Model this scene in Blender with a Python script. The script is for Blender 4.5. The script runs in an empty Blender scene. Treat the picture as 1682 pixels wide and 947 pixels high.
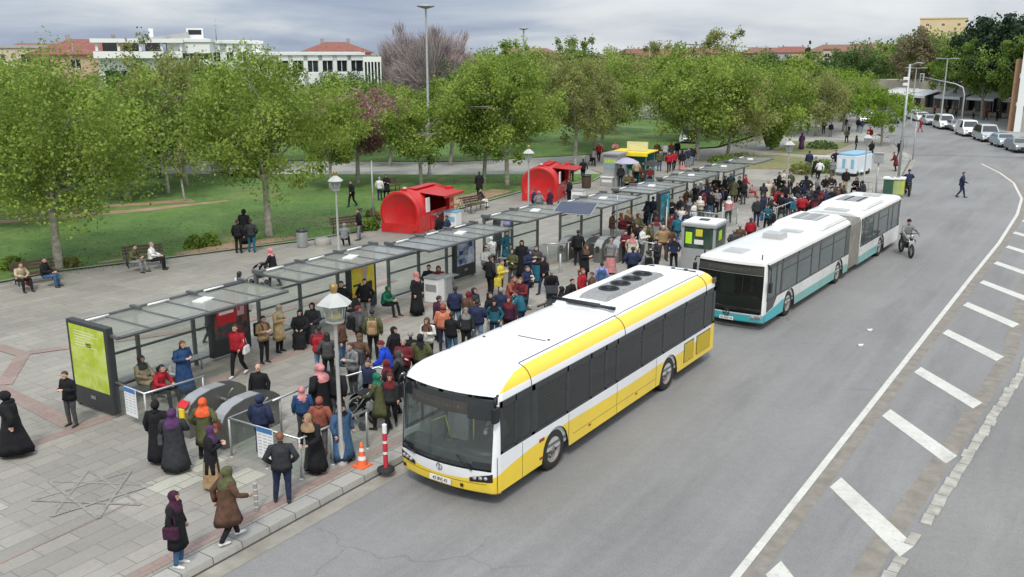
import bpy, bmesh, math, random
from mathutils import Vector, Matrix
R = math.radians
rnd = random.Random(11)
S = bpy.context.scene
COL = S.collection
# ---------------------------------------------------------------- camera
CX, CY, CZ, YAW, PITCH, FPX = 9.93, -14.02, 9.21, -0.589, 0.2504, 1515.0
cam = bpy.data.cameras.new('camera'); cam.lens = FPX/1682*36; cam.sensor_width = 36
cam.clip_start = .3; cam.clip_end = 9000
camo = bpy.data.objects.new('camera', cam); COL.objects.link(camo)
camo.location = (CX, CY, CZ); camo.rotation_euler = (math.pi/2-PITCH, 0, -YAW)
S.camera = camo
# ---------------------------------------------------------------- sky and sun
SUN_EL, SUN_AZ = R(52), R(150)      # azimuth clockwise from +y
w = bpy.data.worlds.new('World'); S.world = w; w.use_nodes = True
wn, wl = w.node_tree.nodes, w.node_tree.links; wn.clear()
sky = wn.new('ShaderNodeTexSky'); sky.sky_type = 'NISHITA'; sky.sun_disc = False
sky.sun_elevation = SUN_EL; sky.sun_rotation = SUN_AZ; sky.air_density = 1.2; sky.dust_density = 2
tc = wn.new('ShaderNodeTexCoord')
sep = wn.new('ShaderNodeSeparateXYZ'); wl.new(tc.outputs['Generated'], sep.inputs[0])
def wmath(op, a, b=None, c=None):
    n = wn.new('ShaderNodeMath'); n.operation = op
    for i, v in enumerate((a, b, c)):
        if v is None: continue
        if isinstance(v, (int, float)): n.inputs[i].default_value = v
        else: wl.new(v, n.inputs[i])
    return n.outputs[0]
zz = wmath('ADD', wmath('MAXIMUM', sep.outputs[2], 0.0), .2)
cmb = wn.new('ShaderNodeCombineXYZ')
wl.new(wmath('DIVIDE', sep.outputs[0], zz), cmb.inputs[0]); wl.new(wmath('DIVIDE', sep.outputs[1], zz), cmb.inputs[1])
n1 = wn.new('ShaderNodeTexNoise'); n1.inputs['Scale'].default_value = .75; n1.inputs['Detail'].default_value = 7; n1.inputs['Roughness'].default_value = .5
n1.inputs['Distortion'].default_value = .4
wl.new(cmb.outputs[0], n1.inputs['Vector'])
ramp = wn.new('ShaderNodeValToRGB'); e = ramp.color_ramp.elements
e[0].position = .33; e[0].color = (2.2, 2.75, 4.1, 1)
e[1].position = .66; e[1].color = (6.6, 6.9, 7.2, 1)
k = e.new(.45); k.color = (3.7, 4.3, 5.3, 1)
k = e.new(.55); k.color = (5.4, 5.8, 6.3, 1)
wl.new(wmath('MULTIPLY_ADD', wmath('ADD', sep.outputs[0], .48), .26, n1.outputs['Fac']), ramp.inputs[0])
zb = wmath('MULTIPLY_ADD', wmath('SMOOTH_MIN', wmath('MAXIMUM', sep.outputs[2], 0.0), .8, .1), 1.05, .86)
cb = wn.new('ShaderNodeVectorMath'); cb.operation = 'SCALE'; wl.new(ramp.outputs[0], cb.inputs[0]); wl.new(zb, cb.inputs['Scale'])
mx = wn.new('ShaderNodeMixRGB'); mx.inputs[0].default_value = .86
wl.new(sky.outputs[0], mx.inputs[1]); wl.new(cb.outputs[0], mx.inputs[2])
bg = wn.new('ShaderNodeBackground'); bg.inputs[1].default_value = .1
wo = wn.new('ShaderNodeOutputWorld'); wl.new(mx.outputs[0], bg.inputs[0]); wl.new(bg.outputs[0], wo.inputs[0])
sl = bpy.data.lights.new('sun', 'SUN'); sl.energy = 1.5; sl.angle = R(10); sl.color = (1, .965, .9)
so = bpy.data.objects.new('sun', sl); COL.objects.link(so)
d = Vector((math.sin(SUN_AZ)*math.cos(SUN_EL), math.cos(SUN_AZ)*math.cos(SUN_EL), math.sin(SUN_EL)))
so.rotation_euler = d.to_track_quat('Z', 'Y').to_euler(); so.location = (0, 0, 60)
S.view_settings.view_transform = 'Standard'; S.view_settings.look = 'None'; S.view_settings.gamma = 1
S.view_settings.exposure = .5
try:
    S.cycles.max_bounces = 6; S.cycles.transparent_max_bounces = 16
except Exception: pass
# ---------------------------------------------------------------- helpers
_fw = Vector((math.sin(YAW)*math.cos(PITCH), math.cos(YAW)*math.cos(PITCH), -math.sin(PITCH)))
_rt = Vector((math.cos(YAW), -math.sin(YAW), 0)); _up = _rt.cross(_fw)
def at(px, py, z=.13):
    "a spot read off the photograph, on the level z (metres)"
    v = _fw + _rt*((px-841)/FPX) - _up*((py-473.5)/FPX)
    return Vector((CX, CY, CZ)) + v*((z-CZ)/v.z)
def lin(c):
    return tuple(((x/255)/12.92 if x/255 <= .04045 else ((x/255+.055)/1.055)**2.4) for x in c)
MATS = {}
def mat(name, c, rough=.6, metal=0, var=.12, vs=3.0, bump=0, bs=40, spec=.5, alpha=None, dirt=0, coat=0):
    if name in MATS: return MATS[name]
    m = bpy.data.materials.new(name); m.use_nodes = True; MATS[name] = m
    n, l = m.node_tree.nodes, m.node_tree.links; b = n['Principled BSDF']
    b.inputs['Roughness'].default_value = rough; b.inputs['Metallic'].default_value = metal
    b.inputs['Specular IOR Level'].default_value = spec
    if coat: b.inputs['Coat Weight'].default_value = coat; b.inputs['Coat Roughness'].default_value = .08
    m.diffuse_color = (*c, 1)
    t = n.new('ShaderNodeTexCoord')
    z = n.new('ShaderNodeTexNoise'); z.inputs['Scale'].default_value = vs; z.inputs['Detail'].default_value = 5; z.inputs['Roughness'].default_value = .62
    l.new(t.outputs['Object'], z.inputs['Vector'])
    mr = n.new('ShaderNodeMapRange'); mr.inputs[1].default_value = .3; mr.inputs[2].default_value = .7
    mr.inputs[3].default_value = 1-var; mr.inputs[4].default_value = 1+var; l.new(z.outputs[0], mr.inputs[0])
    sc = n.new('ShaderNodeVectorMath'); sc.operation = 'SCALE'; sc.inputs[0].default_value = c; l.new(mr.outputs[0], sc.inputs['Scale'])
    out = sc.outputs[0]
    if dirt:
        z2 = n.new('ShaderNodeTexNoise'); z2.inputs['Scale'].default_value = 1.3; z2.inputs['Detail'].default_value = 8; l.new(t.outputs['Object'], z2.inputs['Vector'])
        m2 = n.new('ShaderNodeMapRange'); m2.inputs[1].default_value = .42; m2.inputs[2].default_value = .75; m2.inputs[4].default_value = dirt; l.new(z2.outputs[0], m2.inputs[0])
        mm = n.new('ShaderNodeMixRGB'); mm.inputs[2].default_value = (.2, .17, .13, 1); l.new(m2.outputs[0], mm.inputs[0]); l.new(out, mm.inputs[1]); out = mm.outputs[0]
    l.new(out, b.inputs['Base Color'])
    if bump:
        z3 = n.new('ShaderNodeTexNoise'); z3.inputs['Scale'].default_value = bs; z3.inputs['Detail'].default_value = 3; l.new(t.outputs['Object'], z3.inputs['Vector'])
        bp = n.new('ShaderNodeBump'); bp.inputs['Strength'].default_value = bump; bp.inputs['Distance'].default_value = .02; l.new(z3.outputs[0], bp.inputs['Height']); l.new(bp.outputs[0], b.inputs['Normal'])
    return m
def glassmat(name, tint, refl=.09, opac=.25, rough=.03, film=(.55, .6, .58)):
    if name in MATS: return MATS[name]
    m = bpy.data.materials.new(name); m.use_nodes = True; MATS[name] = m
    n, l = m.node_tree.nodes, m.node_tree.links; n.clear()
    o = n.new('ShaderNodeOutputMaterial'); tr = n.new('ShaderNodeBsdfTransparent'); tr.inputs[0].default_value = (*tint, 1)
    df = n.new('ShaderNodeBsdfDiffuse'); df.inputs[0].default_value = (*film, 1)
    gl = n.new('ShaderNodeBsdfGlossy'); gl.inputs['Roughness'].default_value = rough
    lw = n.new('ShaderNodeLayerWeight'); lw.inputs[0].default_value = .5
    fr = n.new('ShaderNodeMath'); fr.operation = 'POWER'; fr.inputs[1].default_value = 4; l.new(lw.outputs['Facing'], fr.inputs[0])
    ad = n.new('ShaderNodeMath'); ad.operation = 'MULTIPLY_ADD'; ad.inputs[1].default_value = .8; ad.inputs[2].default_value = refl+.03; ad.use_clamp = True; l.new(fr.outputs[0], ad.inputs[0])
    a = n.new('ShaderNodeMixShader'); a.inputs[0].default_value = opac; l.new(tr.outputs[0], a.inputs[1]); l.new(df.outputs[0], a.inputs[2])
    b = n.new('ShaderNodeMixShader'); l.new(ad.outputs[0], b.inputs[0]); l.new(a.outputs[0], b.inputs[1]); l.new(gl.outputs[0], b.inputs[2])
    l.new(b.outputs[0], o.inputs[0]); return m
def tag(o, label=None, cat=None, group=None, kind=None):
    if label: o['label'] = label
    if cat: o['category'] = cat
    if group: o['group'] = group
    if kind: o['kind'] = kind
    return o
def thing(name, label, cat, loc=(0, 0, 0), rz=0, group=None):
    o = bpy.data.objects.new(name, None); COL.objects.link(o); o.location = loc; o.rotation_euler = (0, 0, rz); o.empty_display_size = .2
    return tag(o, label, cat, group)
class MB:
    "collects shapes and links them as ONE mesh object"
    def __init__(s): s.bm = bmesh.new(); s.mi = 0
    def f(s, pts, mi=None):
        vs = [s.bm.verts.new(p) for p in pts]
        try: fc = s.bm.faces.new(vs)
        except ValueError: return
        fc.material_index = s.mi if mi is None else mi; return fc
    def box(s, c, d, rz=0, mi=None, M=None, bev=0):
        X, Y, Z = d[0]/2, d[1]/2, d[2]/2
        T = Matrix.Translation(c) @ Matrix.Rotation(rz, 4, 'Z')
        if M is not None: T = Matrix.Translation(c) @ M
        t = bmesh.new(); bmesh.ops.create_cube(t, size=1)
        for v in t.verts: v.co = Vector((v.co.x*2*X, v.co.y*2*Y, v.co.z*2*Z))
        if bev: bmesh.ops.bevel(t, geom=t.edges[:], offset=bev, segments=2, affect='EDGES', profile=.6)
        s.merge(t, T, mi); return s
    def merge(s, t, T=None, mi=None):
        T = T or Matrix()
        mp = {}
        for v in t.verts: mp[v] = s.bm.verts.new(T @ v.co)
        for fc in t.faces:
            try: q = s.bm.faces.new([mp[v] for v in fc.verts])
            except ValueError: continue
            q.material_index = s.mi if mi is None else mi; q.smooth = fc.smooth
        t.free()
    def box2(s, a, b, mi=None, bev=0):
        a, b = Vector(a), Vector(b); return s.box((a+b)/2, [abs(x) for x in (b-a)], mi=mi, bev=bev)
    def tube(s, pts, r, n=8, mi=None, cap=True, smooth=True):
        pts = [Vector(p) for p in pts]; rs = r if isinstance(r, (list, tuple)) else [r]*len(pts)
        rings = []
        for i, p in enumerate(pts):
            t = (pts[min(i+1, len(pts)-1)]-pts[max(i-1, 0)]).normalized()
            a = t.orthogonal().normalized() if abs(t.z) < .9 else Vector((1, 0, 0)).cross(t).normalized()
            if i and rings: a = (pa - t*pa.dot(t)).normalized()
            pa = a; b = t.cross(a)
            rings.append([s.bm.verts.new(p+(a*math.cos(2*math.pi*k/n)+b*math.sin(2*math.pi*k/n))*rs[i]) for k in range(n)])
        m = s.mi if mi is None else mi
        for q in range(len(rings)-1):
            for k in range(n):
                fc = s.bm.faces.new((rings[q][k], rings[q][(k+1) % n], rings[q+1][(k+1) % n], rings[q+1][k])); fc.material_index = m; fc.smooth = smooth
        if cap:
            for rg in (rings[0][::-1], rings[-1]):
                fc = s.bm.faces.new(rg); fc.material_index = m
        return s
    def lathe(s, prof, c=(0, 0, 0), n=16, mi=None, M=None, smooth=True, a0=0, a1=2*math.pi):
        T = Matrix.Translation(c) @ (M if M is not None else Matrix())
        full = abs(a1-a0-2*math.pi) < 1e-6; cnt = n if full else n+1
        rings = [[s.bm.verts.new(T @ Vector((r*math.cos(a0+(a1-a0)*k/n), r*math.sin(a0+(a1-a0)*k/n), z))) for k in range(cnt)] for r, z in prof]
        m = s.mi if mi is None else mi
        for q in range(len(rings)-1):
            for k in range(n):
                k2 = (k+1) % n if full else k+1
                try: fc = s.bm.faces.new((rings[q][k], rings[q][k2], rings[q+1][k2], rings[q+1][k])); fc.material_index = m; fc.smooth = smooth
                except ValueError: pass
        return s
    def ell(s, c, r, n=10, mi=None, M=None):
        pr = [(math.cos(a)*1, math.sin(a)) for a in [(-math.pi/2+math.pi*i/n) for i in range(n+1)]]
        T = (M if M is not None else Matrix()) @ Matrix.Diagonal((r[0], r[1], r[2], 1))
        return s.lathe([(max(a, 1e-4), b) for a, b in pr], c, n+4, mi, T)
    def ring(s, rings, closed=True, mi=None, smooth=True, cap=False):
        vr = [[s.bm.verts.new(p) for p in rg] for rg in rings]; m = s.mi if mi is None else mi
        n = len(vr[0])
        for q in range(len(vr)-1):
            for k in range(n if closed else n-1):
                try: fc = s.bm.faces.new((vr[q][k], vr[q][(k+1) % n], vr[q+1][(k+1) % n], vr[q+1][k])); fc.material_index = m; fc.smooth = smooth
                except ValueError: pass
        if cap:
            for rg in (vr[0][::-1], vr[-1]):
                fc = s.bm.faces.new(rg); fc.material_index = m
        return s
    def mesh(s, name, mats):
        me = bpy.data.meshes.new(name); s.bm.to_mesh(me); s.bm.free()
        for m in (mats if isinstance(mats, (list, tuple)) else [mats]): me.materials.append(m)
        return me
    def build(s, name, mats, parent=None, label=None, **kw):
        o = bpy.data.objects.new(name, s.mesh(name, mats)); COL.objects.link(o)
        if parent: o.parent = parent
        if label or kw: tag(o, label, **kw)
        return o
def copy_tree(o, parent=None):
    c = o.copy(); COL.objects.link(c); c.parent = parent
    for ch in list(o.children): copy_tree(ch, c)
    return c
def poly(name, pts, z, m, kind='structure', thick=0, **kw):
    b = MB(); b.f([(p[0], p[1], z) for p in pts])
    if thick:
        n = len(pts)
        for i in range(n):
            p, q = pts[i], pts[(i+1) % n]; b.f([(p[0], p[1], z), (p[0], p[1], z-thick), (q[0], q[1], z-thick), (q[0], q[1], z)])
        bmesh.ops.recalc_face_normals(b.bm, faces=b.bm.faces[:])
    bmesh.ops.triangulate(b.bm, faces=[f for f in b.bm.faces if len(f.verts) > 4])
    o = b.build(name, m); tag(o, kind=kind, **kw); return o
def ribbon(pts, wd, z, b, mi=None):
    "flat strip along a polyline; wd = width or list of widths"
    pts = [Vector((p[0], p[1], z if len(p) < 3 else p[2])) for p in pts]; L = []; Q = []
    for i, p in enumerate(pts):
        t = (pts[min(i+1, len(pts)-1)]-pts[max(i-1, 0)]).normalized(); nrm = Vector((-t.y, t.x, 0)); ww = wd[i] if isinstance(wd, (list, tuple)) else wd
        L.append(p+nrm*ww/2); Q.append(p-nrm*ww/2)
    for i in range(len(pts)-1): b.f([Q[i], Q[i+1], L[i+1], L[i]], mi)
def dbl(t, z): return [(p[0], p[1], z) for p in t]
# ---------------------------------------------------------------- common materials
M_steel = mat('steel', (.42, .43, .43), .35, .8, .1)
M_galv = mat('galvanised', (.4, .41, .41), .5, .5, .12, 6)
M_dark = mat('dark_metal', (.045, .05, .052), .45, .3, .1)
M_frame = mat('shelter_grey', (.11, .12, .12), .5, .3, .15, 4)
M_black = mat('black', (.012, .012, .013), .5)
M_white = mat('white_paint', (.72, .73, .72), .4, 0, .05, 2, dirt=.12)
M_rubber = mat('rubber', (.02, .02, .02), .8, 0, .2, 20)
M_hub = mat('wheel_rim', (.28, .26, .24), .55, .5, .25, 12, dirt=.5)
M_red = mat('red_paint', (.5, .012, .014), .38, 0, .12, 2, dirt=.15)
M_glass = glassmat('clear_glass', (.86, .93, .9), .05, .06)
M_tint = glassmat('tinted_glass', (.2, .23, .24), .04, .035)
M_dkgl = mat('dark_glass', (.02, .024, .028), .06, 0, .1, 1, spec=.8)
M_wind = glassmat('windscreen_glass', (.8, .9, .87), .02, .08)
M_lampg = mat('lamp_glass', (.75, .74, .68), .3)
M_wood = mat('bench_wood', (.08, .05, .035), .7, 0, .25, 12)
M_yel = mat('yellow_paint', (.82, .6, .02), .4)
M_skin = mat('skin', (.5, .3, .22), .6, 0, .08)
# ---------------------------------------------------------------- ground
def nodes(name):
    m = bpy.data.materials.new(name); m.use_nodes = True; MATS[name] = m
    n, l = m.node_tree.nodes, m.node_tree.links; b = n['Principled BSDF']
    g = n.new('ShaderNodeNewGeometry')
    def noise(scale, detail=4, rough=.55, vec=None, sx=1, sy=1, dist=0):
        mp = n.new('ShaderNodeMapping'); mp.inputs['Scale'].default_value = (sx, sy, 1); l.new(vec or g.outputs['Position'], mp.inputs[0])
        t = n.new('ShaderNodeTexNoise'); t.inputs['Scale'].default_value = scale; t.inputs['Detail'].default_value = detail; t.inputs['Roughness'].default_value = rough; t.inputs['Distortion'].default_value = dist
        l.new(mp.outputs[0], t.inputs['Vector']); return t.outputs[0]
    def rng(v, a, b_, c, d_):
        r = n.new('ShaderNodeMapRange'); r.inputs[1].default_value = a; r.inputs[2].default_value = b_; r.inputs[3].default_value = c; r.inputs[4].default_value = d_; l.new(v, r.inputs[0]); return r.outputs[0]
    def mix(f, a, b_, mode='MIX'):
        x = n.new('ShaderNodeMixRGB'); x.blend_type = mode
        for i, v in ((0, f), (1, a), (2, b_)):
            if isinstance(v, (int, float)): x.inputs[i].default_value = v
            elif isinstance(v, tuple): x.inputs[i].default_value = (*v, 1)
            else: l.new(v, x.inputs[i])
        return x.outputs[0]
    def mul(col, v):
        s = n.new('ShaderNodeVectorMath'); s.operation = 'SCALE'
        if isinstance(col, tuple): s.inputs[0].default_value = col
        else: l.new(col, s.inputs[0])
        l.new(v, s.inputs['Scale']); return s.outputs[0]
    def bump(h, st, dist=.01):
        q = n.new('ShaderNodeBump'); q.inputs['Strength'].default_value = st; q.inputs['Distance'].default_value = dist; l.new(h, q.inputs['Height']); l.new(q.outputs[0], b.inputs['Normal'])
    return m, n, l, b, g, noise, rng, mix, mul, bump
def asphalt(name, base, stain=(.12, .117, .112), crackle=.28):
    m, n, l, b, g, noise, rng, mix, mul, bump = nodes(name)
    a = noise(.13, 6, .6); c = mul(base, rng(a, .3, .7, .84, 1.14))
    st = noise(.5, 5, .6, sx=2.6, sy=.09, dist=.3); c = mix(rng(st, .48, .72, 0, .45), c, tuple(x*1.28 for x in base))
    s2 = noise(.35, 6, .65, sx=1.6, sy=.22); c = mix(rng(s2, .5, .72, 0, .6), c, stain)
    fi = noise(24, 4, .8); c = mul(c, rng(fi, .3, .7, .8, 1.2)); f2 = noise(4.5, 5, .75); c = mul(c, rng(f2, .3, .7, .93, 1.07))
    v = n.new('ShaderNodeTexVoronoi'); v.feature = 'DISTANCE_TO_EDGE'; v.inputs['Scale'].default_value = .22
    mp = n.new('ShaderNodeVectorMath'); nz = n.new('ShaderNodeTexNoise'); nz.inputs['Scale'].default_value = .8; nz.inputs['Detail'].default_value = 5; l.new(g.outputs['Position'], nz.inputs['Vector'])
    mp.operation = 'ADD'; l.new(g.outputs['Position'], mp.inputs[0]); l.new(nz.outputs['Color'], mp.inputs[1]); l.new(mp.outputs[0], v.inputs['Vector'])
    msk = rng(noise(.09, 2), .5, .6, 0, crackle)
    cr = n.new('ShaderNodeMath'); cr.operation = 'MULTIPLY'; l.new(rng(v.outputs[0], .0, .006, 1, 0), cr.inputs[0]); l.new(msk, cr.inputs[1])
    c = mix(cr.outputs[0], c, (.05, .05, .05))
    l.new(c, b.inputs['Base Color']); b.inputs['Roughness'].default_value = .85; bump(fi, .25); return m
M_asph = asphalt('asphalt', (.205, .202, .196))
M_asph2 = asphalt('asphalt_patch', (.16, .16, .163))
M_lane = asphalt('asphalt_far_lane', (.205, .2, .19))
def paving(name, c1, c2, mortar, bw, rh, swap=True, dust=.35):
    m, n, l, b, g, noise, rng, mix, mul, bump = nodes(name)
    sp = n.new('ShaderNodeSeparateXYZ'); l.new(g.outputs['Position'], sp.inputs[0]); cb_ = n.new('ShaderNodeCombineXYZ')
    l.new(sp.outputs[1 if swap else 0], cb_.inputs[0]); l.new(sp.outputs[0 if swap else 1], cb_.inputs[1])
    k = n.new('ShaderNodeTexBrick'); k.offset = .37; k.offset_frequency = 2; k.squash = .72; k.squash_frequency = 3
    k.inputs['Color1'].default_value = (*c1, 1); k.inputs['Color2'].default_value = (*c2, 1); k.inputs['Mortar'].default_value = (*mortar, 1)
    k.inputs['Scale'].default_value = 1; k.inputs['Mortar Size'].default_value = .011; k.inputs['Mortar Smooth'].default_value = .3; k.inputs['Brick Width'].default_value = bw; k.inputs['Row Height'].default_value = rh; k.inputs['Bias'].default_value = -.1
    l.new(cb_.outputs[0], k.inputs['Vector'])
    k2 = n.new('ShaderNodeTexBrick'); k2.offset = .5; k2.inputs['Color1'].default_value = (.8, .8, .8, 1); k2.inputs['Color2'].default_value = (1.15, 1.15, 1.13, 1); k2.inputs['Mortar'].default_value = (1, 1, 1, 1); k2.inputs['Mortar Size'].default_value = 0
    k2.inputs['Scale'].default_value = 1; k2.inputs['Brick Width'].default_value = bw*2.7; k2.inputs['Row Height'].default_value = rh*4; l.new(cb_.outputs[0], k2.inputs['Vector'])
    c = mix(.6, k.outputs['Color'], k2.outputs['Color'], 'MULTIPLY')
    a = noise(.16, 6, .62); c = mul(c, rng(a, .3, .7, .84, 1.14))
    dd = noise(.5, 7, .68, dist=.6); c = mix(rng(dd, .5, .72, 0, dust), c, (.2, .185, .16))
    wt = noise(1.7, 5, .7); c = mix(rng(wt, .58, .7, 0, .35), c, (.15, .15, .145))
    fi = noise(14, 3, .7); c = mul(c, rng(fi, .3, .7, .93, 1.07))
    l.new(c, b.inputs['Base Color']); b.inputs['Roughness'].default_value = .75
    bump(k.outputs['Fac'], -.3, .01); return m
M_pave = paving('plaza_pavers', (.305, .285, .245), (.25, .238, .212), (.165, .155, .135), 1.05, .42)
M_pave2 = paving('far_pavers', (.38, .375, .35), (.33, .33, .31), (.2, .2, .19), 1.4, .7)
M_redp = paving('red_pavers', (.31, .215, .185), (.275, .2, .175), (.2, .17, .15), .3, .16, dust=.7)
M_kerb = paving('kerb_stone', (.34, .33, .3), (.28, .275, .255), (.07, .065, .06), .95, .6, dust=.3)
M_conc = mat('concrete', (.3, .29, .27), .85, 0, .2, 1.2, .3, 20, dirt=.3)
def grass(name, g1, g2, dirt, damt):
    m, n, l, b, g, noise, rng, mix, mul, bump = nodes(name)
    a = noise(.22, 6, .65); c = mix(rng(a, .35, .65, 0, 1), g1, g2)
    d1 = noise(.16, 6, .7, dist=.8); c = mix(rng(d1, .56, .68, 0, damt), c, dirt)
    s = noise(3.2, 5, .7); c = mul(c, rng(s, .3, .7, .72, 1.25)); f = noise(30, 2, .7); c = mul(c, rng(f, .3, .7, .7, 1.3))
    l.new(c, b.inputs['Base Color']); b.inputs['Roughness'].default_value = .9; bump(f, .5, .04); return m
M_grass = grass('lawn', (.065, .135, .025), (.115, .2, .04), (.2, .175, .09), .85)
M_grass2 = grass('dry_bed', (.14, .17, .05), (.24, .2, .11), (.28, .2, .13), .9)
M_dirt = mat('bare_soil', (.3, .2, .13), .95, 0, .3, .8, .4, 12)
M_terr = grass('far_ground', (.13, .15, .08), (.2, .2, .16), (.27, .25, .22), .8)
def worn_paint(name, c, under):
    m, n, l, b, g, noise, rng, mix, mul, bump = nodes(name)
    a = noise(1.4, 6, .7); w1 = noise(9, 6, .8); col = mul(c, rng(a, .3, .7, .86, 1.08)); col = mix(rng(w1, .54, .66, 0, .75), col, under); col = mix(rng(noise(.8, 5, .7, sx=2), .55, .7, 0, .5), col, under)
    l.new(col, b.inputs['Base Color']); b.inputs['Roughness'].default_value = .8; return m
M_line = worn_paint('road_paint', (.56, .55, .5), (.3, .29, .27))
M_tan = mat('sandy_dust', (.215, .197, .168), .95, 0, .25, 2.5, .3, 25, dirt=.4)

poly('terrain', [(-4000, -4000), (4000, -4000), (4000, 4000), (-4000, 4000)], -.06, M_terr)
KL = [(-3.2, -60), (-3.2, 45), (-3.25, 50), (-3.6, 55.5), (-4.5, 61.2), (-5.4, 67.5), (-6.3, 73.8), (-7.3, 77.5), (-9.5, 83.5), (-12, 92), (-15, 100), (-21, 106), (-60, 110)]
FARK = [(60, -60), (42, 0), (30, 28), (9.5, 82), (4.2, 93), (-4, 108.5), (-9, 119), (-18, 139), (-36, 185), (-48, 230)]
poly('road', KL+[(-60, 118), (-32, 122), (-34, 140), (-56, 230)]+FARK[::-1], 0, M_asph)
# plaza
GE = [(-29.5, -60), (-27.8, 0), (-27.55, 7), (-26.1, 10.75), (-24.7, 14.7), (-23.6, 17.7), (-22.95, 22), (-23.1, 30), (-23.8, 37.7), (-22.4, 45), (-23.6, 49), (-26.9, 52), (-31.5, 60), (-24, 73), (-21, 106)]
poly('plaza', [(x-.42 if y < 80 else x, y) for x, y in KL[:-1]]+GE[::-1], .13, M_pave, thick=.16)
b = MB(); pr = []
for i, (x, y) in enumerate(KL[:-1]): pr.append((x-.21, y))
ribbon(pr, .40, .137, b)
for i in range(len(pr)-1):
    p, q = KL[i], KL[i+1]; b.f([(p[0]-.01, p[1], .137), (q[0]-.01, q[1], .137), (q[0]+.02, q[1], 0), (p[0]+.02, p[1], 0)])
b.build('kerb', M_kerb, kind='structure')
b = MB(); ribbon([(x+.25, y) for x, y in KL[:9]], .44, .006, b); b.build('gutter', mat('gutter_concrete', (.27, .255, .22), .9, 0, .25, 1.5, .3, 20, dirt=.5), kind='structure')
b = MB(); ribbon([(x+.05, y) for x, y in KL[:9]], .05, .011, b); b.build('gutter_joint', mat('joint_dirt', (.05, .045, .04), .95), kind='structure')
b = MB(); ribbon([(-3.86, -60), (-3.86, 52)], .3, .137, b); ribbon([(-11.0, -4), (-10.9, 6), (-10.9, 60)], .34, .137, b)
ribbon([(-19, -6.0), (-15.6, -1.8), (-11.2, -2.2), (-11, -2)], .5, .141, b); ribbon([(-25, 0), (-17.8, 0.2), (-15.6, -1.6)], .45, .145, b); ribbon([(-17.8, .4), (-15, 6), (-14.6, 14)], .4, .149, b)
ribbon([(-6.0, -14), (-6.4, -3.9)], .06, .138, b)
b.build('red_paving_bands', M_redp, kind='structure')
# eight-pointed star set in the paving
b = MB(); cx, cy, rr = -7.45, -4.05, 1.35
for k in range(8):
    a0, a1 = 2*math.pi*k/8+.2, 2*math.pi*(k+3)/8+.2
    ribbon([(cx+rr*math.cos(a0), cy+rr*.82*math.sin(a0)), (cx+rr*math.cos(a1), cy+rr*.82*math.sin(a1))], .07, .137+.0016*k, b)
b.build('paving_star', mat('dark_stone', (.235, .225, .205), .8, 0, .25, 6), kind='structure')
b = MB()
for (x0, y0, x1, y1) in ((-6.9, -3.3, -6.0, -2.3), (-7.4, -2.2, -6.4, -1.3), (-9.3, -6.5, -8.3, -5.4), (-5.7, -2.6, -5.0, -1.4)):
    b.f([(x0, y0, .1385), (x1, y0, .1385), (x1, y1, .1385), (x0, y1, .1385)])
b.build('light_pavers', paving('light_paver', (.4, .39, .33), (.36, .35, .3), (.12, .11, .1), 1.0, .42), kind='structure')
# lawn and its edging
LW = GE[:11]+[(-33, 42.2), (-52, 30), (-60, 8), (-60, -60)]
poly('lawn', LW, .17, M_grass, thick=.1)
b = MB(); ribbon(GE[:11], .16, .2, b); b.build('lawn_edging', M_conc, kind='structure')
q = random.Random(4); vs, fs = [], []
for i in range(5000):
    y = q.uniform(-6, 46); xe = -27.8+max(0, min(1, y/22))*4.6; x = xe-.05-abs(q.gauss(0, 1))*5
    if y > 40 and x < -31: continue
    a = q.uniform(0, 6.3); h = q.uniform(.02, .06)*(2 if q.random() < .03 else 1); dx, dy = math.cos(a)*.035, math.sin(a)*.035; k = len(vs); lx, ly = q.uniform(-.05, .05), q.uniform(-.05, .05)
    vs += [(x-dx, y-dy, .17), (x+dx, y+dy, .17), (x+lx, y+ly, .17+h)]; fs.append((k, k+1, k+2))
me = bpy.data.meshes.new('grass'); me.from_pydata(vs, [], fs); me.materials.append(mat('grass_blades', (.1, .17, .04), .9, 0, .5, 2.5)); o = bpy.data.objects.new('grass', me); COL.objects.link(o); tag(o, kind='stuff')
poly('park_path', [(-23.9, 49), (-27, 52), (-31.5, 60), (-38, 49), (-60, 36), (-60, 22), (-52, 30), (-33, 42.2)], .14, M_pave2)
poly('far_lawn', [(-31.7, 60.3), (-38.2, 49.3), (-60.2, 36.3), (-95, 36), (-95, 90), (-50, 108), (-26, 90), (-24.5, 74)], .15, M_grass)
poly('car_park', [(-60, -60), (-60, 36), (-200, 36), (-200, -60)], .08, mat('pale_gravel', (.36, .35, .32), .9, 0, .15, .3))
b = MB()
for pts in ([(-43, 8), (-40.5, 14), (-38.3, 19), (-37, 24)], [(-44, 13), (-39, 22.9)]): ribbon(pts, [.5, 1.3, 1.1, .5][:len(pts)], .178, b)
ribbon([(-24.6, 22.6), (-24.8, 30), (-25.2, 37.5)], [1.2, 2.6, 1.6], .176, b); ribbon([(-26.2, 12), (-25.6, 15), (-24.6, 18)], [.5, 1.4, .7], .176, b); ribbon([(-27.6, 9), (-26.9, 11.6)], [.3, .6], .176, b)
b.build('bare_soil_patches', M_dirt, kind='structure')
poly('flower_bed', [(-16.5, 58), (-12.2, 60), (-12.6, 68), (-17, 70), (-20, 66)], .17, M_grass2, thick=.1)
poly('flower_bed', [(-18, 72), (-13.3, 72), (-14.2, 86), (-20, 84)], .17, M_grass2, thick=.1)
poly('pale_plaza', [(-21, 74), (-17.8, 88), (-13.4, 88), (-13, 97), (-20, 103), (-23, 90)], .137, M_pave2)
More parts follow.
